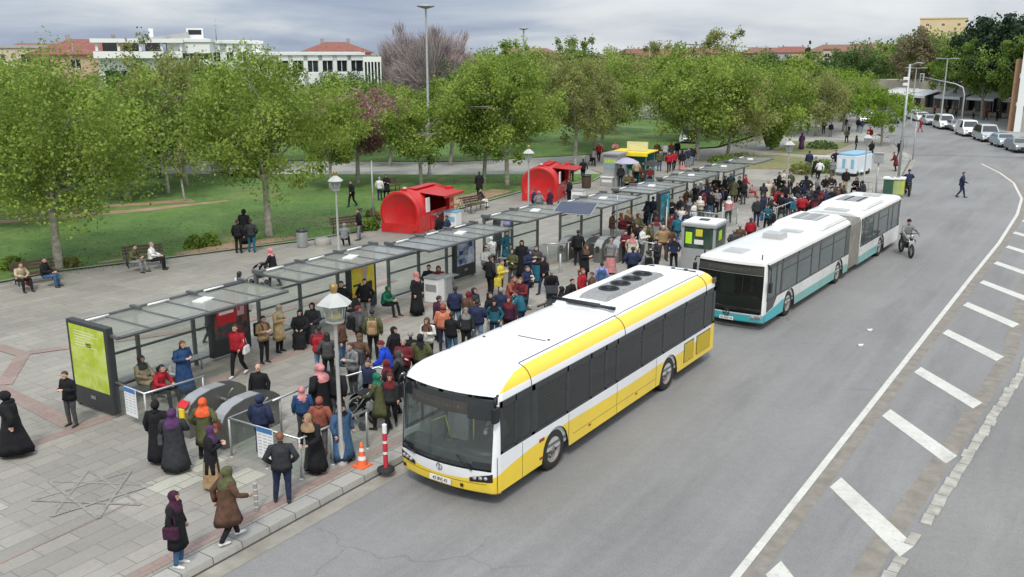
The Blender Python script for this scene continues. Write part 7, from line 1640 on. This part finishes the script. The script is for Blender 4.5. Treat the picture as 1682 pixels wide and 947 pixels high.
Pn(1263, 295, 'walk', 'q', 'coat', 'C', 'k', 'short', 'g', 'pale coat near the farthest shelter post', 1.55)
Pn(1272, 345, 'stand', 'r', 'jacket', 'k', 'k', 'short', 'k', 'dark head above the raised roof unit', 1.3)
Pn(1280, 309, 'stand', 'a', 'puffer', 'r', 'k', 'short', 'k', 'red back beside the lantern pole', 1.55)
Pn(1291, 300, 'pockets', 'c', 'jacket', 'k', 'k', 'short', 'b', 'left of the second lantern pole, black', 1.55)
Pn(1298, 318, 'phone', 'c', 'jacket', 'n', 'n', 'short', 'k', 'navy, right of the red back', 1.5)
Pn(1305, 323, 'stand', 'r', 'jacket', 'T', 'G', 'cap', 'w', 'white cap over the raised roof unit', 1.45)
Pn(1318, 319, 'pockets', 'a', 'puffer', 'r', 'm', 'short', 'b', 'red checked back over the roof', 1.5, wide=1.15)
Pn(1325, 288, 'pockets', 'a', 'coat', 'k', 'k', 'hood', 'k', 'biggest black hooded back in the far crowd', 1.65, wide=1.3)
Pn(1334, 306, 'stand', 'r', 'coat', 'K', 'k', 'short', 'k', 'right of the big black hooded back', 1.55)
Pn(1345, 305, 'walk', 'u', 'coat', 'D', 'k', 'scarf', 'k', 'plum coat right of the hooded back', 1.55, wide=1.1)
Pn(1353, 308, 'phone', 'a', 'jacket', 'G', 'k', 'short', 'g', 'grey head near the rear roof unit', 1.5)
Pn(1362, 302, 'stand', 'r', 'jacket', 'g', 'k', 'short', 'k', 'fifth from the end of the far queue', 1.5)
Pn(1357, 288, 'pockets', 'd', 'jacket', 'k', 'k', 'short', 'k', 'behind the far queue, left', 1.5)
Pn(1368, 287, 'folded', 'c', 'jacket', 'k', 'V', 'short', 'k', 'left of the white shirted one, far queue', 1.6)
Pn(1373, 300, 'stand', 'a', 'jacket', 'G', 'k', 'short', 'b', 'fourth from the end of the far queue', 1.45)
Pn(1381, 300, 'stand', 'r', 'coat', 'b', 'k', 'scarf', 'b', 'third from the end of the far queue', 1.45)
Pn(1391, 276, 'stand', 'c', 'jacket', 'k', 't', 'short', 'g', 'open jacket, beige trousers, far plaza', 1.62)
Pn(1408, 291, 'slouch', 'd', 'coat', 'k', 'k', 'scarf', 'k', 'crouched in black left of the cage', 1.6, wide=1.1)
Pn(1417, 296, 'slouch', 'p', 'coat', 'K', 'k', 'hood', 'K', 'second crouched figure by the cage', 1.5)
Pn(1289, 279, 'pockets', 'r', 'jacket', 'C', 'V', 'short', 'k', 'cream top left of the lantern head', 1.5)
Pn(1300, 281, 'stand', 'd', 'jacket', 'V', 'k', 'short', 'k', 'olive top below the lantern head', 1.5)
Pn(1281, 282, 'folded', 'r', 'jacket', 'k', 'k', 'short', 'k', 'black top beside the farthest shelter', 1.5)
Pn(1330, 247, 'stand', 'a', 'robe', 'n', 'n', 'short', 'k', 'tall dark figure by the dry shrub', 1.65)
Pn(1341, 259, 'push', 'c', 'coat', 'k', 'k', 'short', 'k', 'right of the tall dark figure', 1.5)
Pn(1347, 262, 'walk', 'a', 'jacket', 'w', 'k', 'short', 'b', 'thin white figure near the green shrub', 1.5)
Pn(1374, 246, 'pockets', 'c', 'jacket', 'k', 'k', 'short', 'k', 'in front of the pale blue cart, left', 1.6, wide=1.15)
Pn(1391, 251, 'stand', 'a', 'jacket', 'T', 'g', 'short', 'g', 'in front of the pale blue cart, right', 1.6)
Pn(1369, 262, 'walk', 'c', 'jacket', 'g', 'V', 'scarf', 'g', 'patterned grey figure before the cart', 1.5)
Pn(1422, 250, 'stride', 'c', 'jacket', 'k', 'k', 'short', 'k', 'walking behind the signal box pole', 1.65)
Pn(1433, 230, 'walk', 'u', 'jacket', 'k', 'G', 'short', 'k', 'behind the grey signal box', 1.6)
Pn(1430, 208, 'stand', 'u', 'puffer', 'r', 'k', 'short', 'k', 'bright red back before the barrier', 1.62)
Pn(1469, 249, 'bend', 'l', 'coat', 'm', 'k', 'short', 'k', 'left of the tall camera pole foot', 1.55)
Pn(1480, 230, 'walk', 'u', 'jacket', 'k', 'n', 'short', 'k', 'with ochre bag right of the camera pole', 1.6)
Pn(1392, 211, 'pockets', 'c', 'jacket', 'V', 'k', 'short', 'b', 'behind the blue lid of the cart', 1.5)
Pn(1408, 222, 'stand', 'r', 'jacket', 'k', 'k', 'hood', 'k', 'right of the blue lid of the cart', 1.45)
Pn(1318, 218, 'stand', 'a', 'robe', 'P', 'P', 'scarf', 'D', 'lone purple robed walker on pale plaza', 1.6)
FW = 'walkers on the far plaza'
for px, py, top, bot, wh, di in ((1328, 197, 'V', 'J', 'leftmost far walker beside the thin trunk', 'c'), (1354, 196, 'k', 'k', 'second far walker, right of the thin trunk', 'd'), (1366, 200, 'k', 'g', 'third far walker, nearest of the row', 'c'), (1390, 192, 'G', 'k', 'fourth far walker', 'u'), (1396, 196, 'g', 'k', 'fifth far walker, close to the fourth', 'c'), (1411, 193, 'k', 'G', 'sixth far walker left of the white car', 'a'), (1417, 195, 'n', 'J', 'seventh far walker touching the white car', 'c')):
    Pn(px, py, 'walk' if top != 'k' else 'stand', di, 'jacket', top, bot, 'short', 'k', wh, 1.62, group=FW)
Pn(1513, 194, 'stride', 'p', 'jacket', 'r', 'r', 'short', 'b', 'crossing the far street in red', 1.62, z=0)
Pn(1584, 282, 'stride', 'r', 'jacket', 'n', 'n', 'short', 'k', 'crossing the empty road alone', 1.7, z=0)
# --- more of the dense crowd
MORE = ((1062, 330, 'K', 'k', 'between teal poster and the tall navy pair'), (1077, 345, 'k', 'G', 'low, in front of the tall navy pair'), (1104, 352, 'b', 'k', 'low behind the booth queue, brown'), (1128, 346, 'n', 'j', 'navy, just above the booth roof corner'), (1135, 312, 'G', 'k', 'dark grey by the dark shelter post'),
 (1147, 312, 'k', 'k', 'black, second row of the dark group'), (1156, 316, 'm', 'k', 'maroon, second row of the dark group'), (1168, 314, 'k', 'j', 'black in jeans, second row of the dark group'), (1178, 310, 'g', 'k', 'grey, second row of the dark group'), (1186, 306, 'n', 'k', 'navy, beside the seated hooded one'),
 (1163, 292, 'b', 'k', 'brown, third row of the dark group'), (1176, 289, 'k', 'k', 'black, third row of the dark group'), (1206, 292, 'V', 'k', 'olive, left of the striding black figure'), (1222, 296, 'k', 'G', 'black, just right of the striding figure'), (1255, 300, 'K', 'k', 'charcoal beside the pale coat'),
 (1271, 300, 'b', 'k', 'brown, right of the pale coat'), (1285, 318, 'k', 'n', 'black, below the red back by the pole'), (1310, 300, 'k', 'k', 'black, left of the big hooded back'), (1313, 311, 'G', 'k', 'dark grey, left of the big hooded back'), (1327, 312, 'k', 'k', 'black, below the big hooded back'),
 (1340, 318, 'm', 'k', 'maroon over the rear roof, first'), (1349, 314, 'k', 'G', 'black over the rear roof, second'), (1358, 312, 'n', 'k', 'navy over the rear roof, third'), (1367, 309, 'k', 'k', 'black over the rear roof, fourth'), (1377, 306, 'b', 'k', 'brown over the rear roof, fifth'), (1387, 303, 'K', 'k', 'charcoal over the rear roof, last'),
 (1345, 290, 'g', 'k', 'grey, back row of the far queue'), (1362, 291, 'V', 'k', 'olive, back row of the far queue'), (1320, 296, 'n', 'n', 'navy, back row of the far queue'), (1268, 322, 'K', 'k', 'charcoal behind the joined bus roof'), (1262, 335, 'T', 'k', 'teal behind the joined bus roof'),
 (1078, 356, 'g', 'n', 'grey, left of the green waistcoat'), (1048, 366, 'k', 'k', 'black, left of the green waistcoat'), (1028, 378, 'm', 'k', 'maroon, left of the pale floral figure'), (1078, 392, 'K', 'k', 'charcoal, in front of the broad tan figure'), (1108, 388, 'n', 'k', 'navy, at the booth front corner'),
 (922, 470, 'k', 'k', 'black, low by the pram behind the roof'), (972, 446, 'b', 'k', 'brown, right of the bright red puffer'), (770, 478, 'b', 'k', 'brown, behind the charcoal hood'), (812, 492, 'T', 'n', 'teal, behind the bus roof under the white bag'), (836, 486, 'D', 'k', 'plum, lowest beside the bus roof'), (742, 512, 'k', 'j', 'black in denim beside the salmon jacket'),
 (690, 548, 'V', 'k', 'olive, right of the grey haired back'), (662, 555, 'm', 'k', 'maroon, between the two black backs'), (655, 575, 'k', 'k', 'black, closest behind the bus corner'), (604, 590, 'n', 'k', 'navy, behind the bending blue jacket'), (552, 600, 'k', 'G', 'black, behind the pink floral headscarf'), (640, 612, 'K', 'k', 'charcoal, squeezed against the bus nose'),
 (537, 545, 'G', 'k', 'dark grey beside the crimson backpack'), (560, 520, 'b', 'j', 'brown, right of the lantern head'), (893, 420, 'k', 'n', 'black, right of the floral top'), (842, 408, 'V', 'G', 'olive, in front of the fourth shelter'), (1118, 322, 'k', 'k', 'black, left of the dark shelter post'))
q = random.Random(21); pz = ['stand', 'pockets', 'phone', 'folded', 'walk', 'push']; hd_ = [('short', 'k'), ('short', 'b'), ('scarf', 'k'), ('short', 'g'), ('scarf', 'G'), ('long', 'k'), ('cap', 'k'), ('hood', 'K'), ('scarf', 'm')]
for i, (px, py, tp, bt, wh) in enumerate(MORE):
    hh, hk = hd_[q.randrange(9)]; Pn(px, py, pz[q.randrange(5)], 'rcaudlR'[q.randrange(7)], ('jacket', 'coat', 'puffer', 'jacket')[q.randrange(4)], tp, bt, hh, hk, wh, q.uniform(1.42, 1.58), group='people waiting in the dense crowd')
# --- the far stalls
Pn(1100, 249, 'walk', 'c', 'puffer', 'r', 'k', 'short', 'k', 'in front, right of the stall parasols', 1.62)
Pn(1108, 247, 'walk', 'c', 'jacket', 'r', 'k', 'short', 'b', 'just behind the other red jacket', 1.6)
Pn(1084, 247, 'stand', 'c', 'jacket', 'V', 'j', 'short', 'k', 'left of the two red jackets', 1.62)
t = Pn(1121, 246, 'stand', 'a', 'coat', 'k', 'p', 'scarf', 'k', 'with pink skirt right of the red jackets', 1.62); skirt_for(t, 'p')
Pn(1131, 242, 'pockets', 'c', 'jacket', 'n', 'g', 'short', 'k', 'under the twisted tree, navy', 1.6)
Pn(1139, 240, 'walk', 'c', 'jacket', 'k', 'J', 'short', 'k', 'under the twisted tree beside the trunk', 1.6)
Pn(1080, 232, 'stand', 'c', 'jacket', 'b', 'k', 'short', 'k', 'back row, left, behind the stall queue', 1.6)
Pn(1093, 234, 'folded', 'a', 'jacket', 'w', 'G', 'short', 'g', 'back row, pale top', 1.6)
Pn(1103, 233, 'stand', 'c', 'coat', 'G', 'k', 'scarf', 'r', 'back row, red headscarf', 1.6)
Pn(1113, 230, 'stand', 'c', 'jacket', 'k', 'k', 'short', 'k', 'back row, right, under branches', 1.6)
Pn(1046, 262, 'stand', 'a', 'jacket', 't', 'k', 'short', 'b', 'beige back at the food stall counter', 1.66)
Pn(1056, 266, 'stand', 'r', 'coat', 'b', 'm', 'short', 'k', 'right of the beige back at the stall', 1.6)
Pn(1029, 285, 'slouch', 'c', 'coat', 'V', 'k', 'short', 'k', 'seated dark figure under the lilac parasol', 1.6)
Pn(1036, 280, 'sit', 'r', 'coat', 'b', 'k', 'scarf', 'A', 'seated beside the dark one, stall', 1.6)
Pn(1068, 272, 'pockets', 'c', 'jacket', 'm', 'n', 'short', 'k', 'below the black parasol', 1.5)
Pn(1020, 270, 'stand', 'a', 'jacket', 'G', 'n', 'short', 'k', 'at the left end of the stall counter', 1.55)
Pn(984, 234, 'walk', 'a', 'jacket', 'r', 'k', 'short', 'g', 'red walker on the park path', 1.62)
Pn(975, 243, 'push', 'a', 'jacket', 'g', 'k', 'short', 'k', 'with pram on the park path', 1.5)
Pn(1011, 232, 'slouch', 'c', 'jacket', 'p', 'n', 'short', 'k', 'pink rider left of the stall sign', 1.7)
# --- kiosk customers
Pn(720, 350, 'stand', 'p', 'jacket', 'k', 'k', 'short', 'k', 'customer at the nearer red kiosk', 1.55)
Pn(733, 353, 'pockets', 'p', 'jacket', 'n', 'k', 'short', 'k', 'between customer and blue lidded freezer', 1.5)
Pn(877, 309, 'stand', 'p', 'jacket', 'n', 'G', 'short', 'b', 'by the disc of the farther red kiosk', 1.55)
Pn(885, 313, 'pockets', 'a', 'coat', 'g', 'k', 'hood', 'g', 'grey, beside the navy one, farther kiosk', 1.5)
Pn(903, 309, 'stand', 'p', 'coat', 'D', 'p', 'short', 'b', 'centre front of the farther kiosk', 1.55)
Pn(935, 293, 'stand', 'p', 'jacket', 'k', 'k', 'short', 'k', 'at the farther kiosk counter', 1.6)
Pn(928, 302, 'sit', 'r', 'jacket', 'p', 'r', 'short', 'b', 'child at the farther kiosk counter', 1.2)
Pn(958, 260, 'walk', 'a', 'jacket', 'k', 'k', 'short', 'k', 'behind the farther kiosk on the lawn edge', 1.62)
Pn(939, 263, 'stand', 'c', 'jacket', 'G', 'k', 'short', 'k', 'head over the farther kiosk roof', 1.6)
Pn(836, 343, 'bend', 'u', 'jacket', 'L', 'G', 'bald', 'a', 'pinkish head behind the fourth shelter roof', 1.6)
Pn(817, 352, 'walk', 'u', 'jacket', 'k', 'k', 'short', 'k', 'dark head behind the fourth shelter roof', 1.5)
Pn(597, 406, 'walk', 'u', 'jacket', 'w', 'k', 'short', 'k', 'head behind the third shelter roof', 1.5)
# --- lawn, benches, trio
Pn(576, 296, 'walk', 'd', 'jacket', 'k', 'k', 'short', 'k', 'walking across the lawn behind the lantern', 1.62, z=.17)
Pn(623, 290, 'stand', 'a', 'jacket', 'w', 'n', 'short', 'g', 'pale shirt by the thin pole on lawn', 1.5, z=.17)
Pn(634, 286, 'folded', 'c', 'coat', 'k', 'k', 'scarf', 'k', 'black figure by the thin pole on lawn', 1.55, z=.17)
Pn(787, 281, 'stand', 'a', 'coat', 'k', 'k', 'short', 'k', 'standing behind the empty dark bench', 1.62, z=.17)
Pn(789, 309, 'sit', 'r', 'jacket', 'k', 'w', 'short', 'k', 'seated at the far end of the dark bench', 1.5)
Pn(565, 366, 'slouch', 'a', 'jacket', 'g', 'k', 'scarf', 'g', 'grey back seated left of nearer kiosk', 1.55)
Pn(588, 342, 'pockets', 'l', 'jacket', 'k', 'g', 'short', 'k', 'standing left of the nearer kiosk', 1.6)
Pn(389, 360, 'stand', 'a', 'jacket', 'k', 'k', 'short', 'k', 'left of the three by the thick tree', 1.6)
Pn(411, 359, 'pockets', 'a', 'jacket', 'K', 'T', 'short', 'k', 'right of the three by the thick tree', 1.6)
Pn(400, 343, 'stand', 'a', 'robe', 'k', 'k', 'hood', 'k', 'middle and tallest of the three', 1.75)
Pn(443, 407, 'push', 'l', 'coat', 'k', 'k', 'scarf', 'p', 'pushing a stroller behind the second shelter', 1.6)
Pn(393, 445, 'walk', 'u', 'jacket', 'w', 'k', 'long', 'k', 'white top behind the first shelter gap', 1.55)
Pn(33, 430, 'slouch', 'r', 'jacket', 't', 'k', 'short', 'b', 'left one on the leftmost bench', 1.55)
Pn(71, 422, 'sit', 'R', 'jacket', 'k', 'j', 'short', 'b', 'right one on the leftmost bench', 1.6)
Pn(220, 401, 'slouch', 'R', 'jacket', 'V', 'g', 'short', 'k', 'left one on the second bench', 1.6)
Pn(248, 397, 'sit', 'R', 'jacket', 'w', 'k', 'short', 'g', 'right one on the second bench', 1.6)
Pn(343, 500, 'walk', 'u', 'jacket', 'K', 'k', 'short', 'k', 'behind the nearest shelter glass', 1.3)
# --- people on the far right pavement
q = random.Random(9)
for i in range(12):
    x, y = -21+i*1.9+q.uniform(-.4, .4), 140-i*1.15+q.uniform(-1.5, 1.2)
    v = Vector((x, y, 1.7))-Vector((CX, CY, CZ)); dz_ = v.dot(_fw); px_, py_ = 841+FPX*v.dot(_rt)/dz_, 473.5-FPX*v.dot(_up)/dz_
    top = 'kGnmkbgrkGwk'[i]
    Pn(px_, py_, ('stand', 'walk', 'phone')[i % 3], 'cdlr'[i % 4], 'jacket', top, 'k', 'short', 'k', ['leftmost', 'second', 'third', 'fourth', 'fifth', 'sixth', 'seventh', 'eighth', 'ninth', 'tenth', 'eleventh', 'rightmost'][i]+' under the white awnings', 1.6, group='shoppers under the awnings')
# --- bags
bag('brown shoulder bag of the walker in the brown coat', (372, 766), 'handbag', 'F', 1); bag('dark plum shoulder bag of the nearest black coat', (285, 806), 'handbag', 'D', -1)
bag('black handbag of the orange headscarf person', (332, 653), 'handbag', 'F', -1); bag('black and grey patterned bag held by the purple headscarf', (281, 671), 'handbag', 'G', 1)
bag('black backpack on the person with the maroon cap', (588, 501), 'backpack', 'k'); bag('olive backpack on the camouflage green jacket', (611, 507), 'backpack', 'A'); bag('dark backpack on the grey jacket right of the lamp', (574, 562), 'backpack', 'G')
bag('crimson backpack on the maroon jacket in jeans', (524, 534), 'backpack', 'r'); bag('black backpack on the pale patterned top', (701, 521), 'backpack', 'k'); bag('red and white shoulder bag on the red puffer walker', (385, 532), 'handbag', 'w', 1)
bag('white shopping bag held low beside the long black hair', (804, 479), 'shopping_bag', 'w', 1); bag('white bag of the pink jacket walker on open plaza', (1198, 322), 'handbag', 'w', -1); bag('red shopping bag held by the trio at the tree', (400, 343), 'shopping_bag', 'r', 1)
bag('black backpack behind the bus end', (1064, 411), 'backpack', 'k'); bag('grey backpack on the lilac jacket', (989, 430), 'backpack', 'j'); bag('yellow carrier bag beside the tall black jacket', (824, 426), 'shopping_bag', 'y', -1)
bag('ochre shoulder bag near the camera pole', (1480, 230), 'handbag', 'c', -1); bag('red and white bag of the left person on the leftmost bench', (33, 430), 'shopping_bag', 'r', 1, -.4); bag('black backpack on the tan jacket', (432, 518), 'backpack', 'k')
bag('white handbag beside the navy paper holder', (866, 436), 'handbag', 'w', 1, .2); bag('pale bag on the broad navy back', (784, 491), 'handbag', 'w', 1); bag('black backpack on the red back by the lantern pole', (1280, 309), 'backpack', 'k')
# --- prams
def stroller(lab, key, col, dist=.72, rzo=0):
    t0, base, ang, s = PEOPLE[key]; M = Matrix.Rotation(ang, 3, 'Z'); t = thing('stroller', lab, 'stroller', base+M @ Vector((0, -dist, 0)), ang+rzo)
    b = MB(); b.ring([[Vector((x, y, z)) for x in (-.2, .2)] for y, z in ((.22, .95), (.16, .6), (.1, .45), (-.2, .42), (-.34, .35), (-.38, .3))], False); b.build('seat', cloth(col), t)
    b = MB(); g = []
    for k in range(7): a = R(20+k*22); g.append([Vector((x, .2-.32*math.cos(a)*.9, .62+.34*math.sin(a))) for x in (-.22, -.1, .1, .22)])
    b.ring(g, False); b.build('hood', cloth(col), t)
    b = MB()
    for x in (-.22, .22): b.tube([(x, .48, 1.0), (x, .1, .5), (x, -.35, .12)], .014, 6); b.tube([(x, .3, .12), (x, -.12, .52)], .014, 6)
    b.tube([(-.22, .48, 1.0), (.22, .48, 1.0)], .018, 6); b.build('frame', M_steel, t)
    for x in (-.24, .24):
        for y in (-.35, .3): b = MB(); b.lathe([(.001, .02), (.1, .02), (.12, 0), (.1, -.02), (.001, -.02)], (x, y, .12), 14, 0, Matrix.Rotation(math.pi/2, 4, 'Y')); b.build('wheel', M_rubber, t)
stroller('black stroller left of the yellow bus nose', (634, 590), 'k'); stroller('dark pink and black stroller behind the second shelter roof', (443, 407), 'G'); stroller('black pram on the park path', (975, 243), 'k', .6); stroller('dark pram below the bending capped person', (906, 442), 'K', .6); stroller('dark green stroller at the lowest figure by the bus', (618, 612), 'K', .7)
# --- motorbikes and bicycles
def motorbike(lab, px, py, ang, col, rider, z=0.0):
    p = at(px, py, z); t = thing('motorbike', lab, 'motorbike', p, ang); t.scale = (1.15, 1.15, 1.15)
    for y, nm in ((-.62, 'front_wheel'), (.58, 'rear_wheel')):
        b = MB(); M = Matrix.Rotation(math.pi/2, 4, 'Y'); pts = [(0, y+.25*math.cos(a), .29+.25*math.sin(a)) for a in [2*math.pi*k/22 for k in range(23)]]; b.tube(pts, .045, 7, 0)
        for k in range(6): a = math.pi*k/6; b.tube([(0, y+.22*math.cos(a), .29+.22*math.sin(a)), (0, y-.22*math.cos(a), .29-.22*math.sin(a))], .008, 4, 1)
        b.build(nm, [M_rubber, M_steel], t)
    b = MB(); b.tube([(0, -.5, .95), (0, -.4, .6), (0, 0, .4), (0, .5, .5), (0, .62, .72)], [.04, .06, .12, .1, .05], 8); b.box((0, 0, .42), (.2, .4, .22), bev=.05); b.build('frame', M_black, t)
    b = MB(); b.ell((0, -.12, .72), (.12, .26, .12), 8); b.build('fuel_tank', col, t); b = MB(); b.box((0, .32, .76), (.22, .62, .09), bev=.04); b.build('saddle', M_black, t)
    b = MB()
    for x in (-.08, .08): b.tube([(x, -.62, .29), (x, -.48, .85)], .02, 6)
    b.build('fork', M_steel, t); b = MB(); b.tube([(-.32, -.42, 1.0), (-.12, -.48, .97), (.12, -.48, .97), (.32, -.42, 1.0)], .016, 6); b.build('handlebar', M_black, t)
    b = MB(); b.ell((0, -.58, .86), (.09, .06, .09), 8); b.build('headlight', M_hl, t); b = MB(); b.box((0, -.62, .6), (.2, .03, .2), bev=.01); b.build('front_fairing', col, t); b = MB(); b.tube([(.13, .1, .35), (.14, .7, .4)], .035, 6); b.build('exhaust', M_steel, t)
    return t, p
def rider(lab, p, ang, top, bot, head, hcol, h=1.86):
    key = (p.x, p.y); me, hc = body_mesh('ride'); t = thing('person', lab, 'person', p, ang); s = h/1.715; t.scale = (s, s, s)
    for nm, m, mats, loc in (('body', me, {1: cloth(top), 2: cloth(bot), 3: M_shoe['k']}, None), ('jacket', garment('ride', 'jacket'), {0: cloth(top)}, None), (HN[head], headwear(head), {0: cloth(hcol)}, hc)):
        o = bpy.data.objects.new(nm, m); COL.objects.link(o); o.parent = t
        if loc: o.location = loc
        for i, mm in mats.items(): o.material_slots[i].link = 'OBJECT'; o.material_slots[i].material = mm
A1 = R(-56-5)+math.pi/2
t, p = motorbike('motorbike with silver front ridden towards the camera beside the articulated bus', 1487, 418, A1, M_hatch, None)
rider('motorcyclist in grey jacket and black beanie riding towards the camera', p, A1, 'g', 'G', 'beanie', 'k')
A2_ = R(124)+math.pi/2-.25
t, p = motorbike('small motorbike at the kerb behind the articulated bus', 1490, 320, A2_, M_white, None)
rider('motorcyclist in navy jacket seen from behind, past the articulated bus', p, A2_, 'n', 'k', 'beanie', 'k')
t, p = motorbike('dark motorbike parked behind the black crouched figures', 1283, 318, R(60), M_black, None, .13)
def bicycle(lab, px, py, ang):
    t = thing('bicycle', lab, 'bicycle', at(px, py, .14), ang)
    for y in (-.5, .5):
        b = MB(); b.tube([(0, y+.31*math.cos(a), .33+.31*math.sin(a)) for a in [2*math.pi*k/22 for k in range(23)]], .016, 6); b.build('wheel', M_rubber, t)
    b = MB(); 
    for A, B in (((0, -.5, .33), (0, -.38, .92)), ((0, -.4, .82), (0, .02, .32)), ((0, -.38, .88), (0, .2, .85)), ((0, .02, .32), (0, .22, .95)), ((0, .02, .32), (0, .5, .33)), ((0, .2, .82), (0, .5, .33)), ((-.25, -.4, .98), (.25, -.4, .98)), ((0, -.38, .92), (0, -.4, .98))): b.tube([A, B], .015, 5)
    b.build('frame', M_dark, t); b = MB(); b.box((0, .23, .97), (.12, .24, .05), bev=.02); b.build('saddle', M_black, t)
bicycle('bicycle leaning near the dark bench right of the nearer kiosk', 762, 352, R(150)); bicycle('bicycle under the pink rider by the food stall', 1012, 262, R(60)); bicycle('bicycle standing left of the nearer kiosk behind the bench', 600, 372, R(120)); bicycle('bicycle behind the third shelter, beside the walking head', 690, 413, R(140))
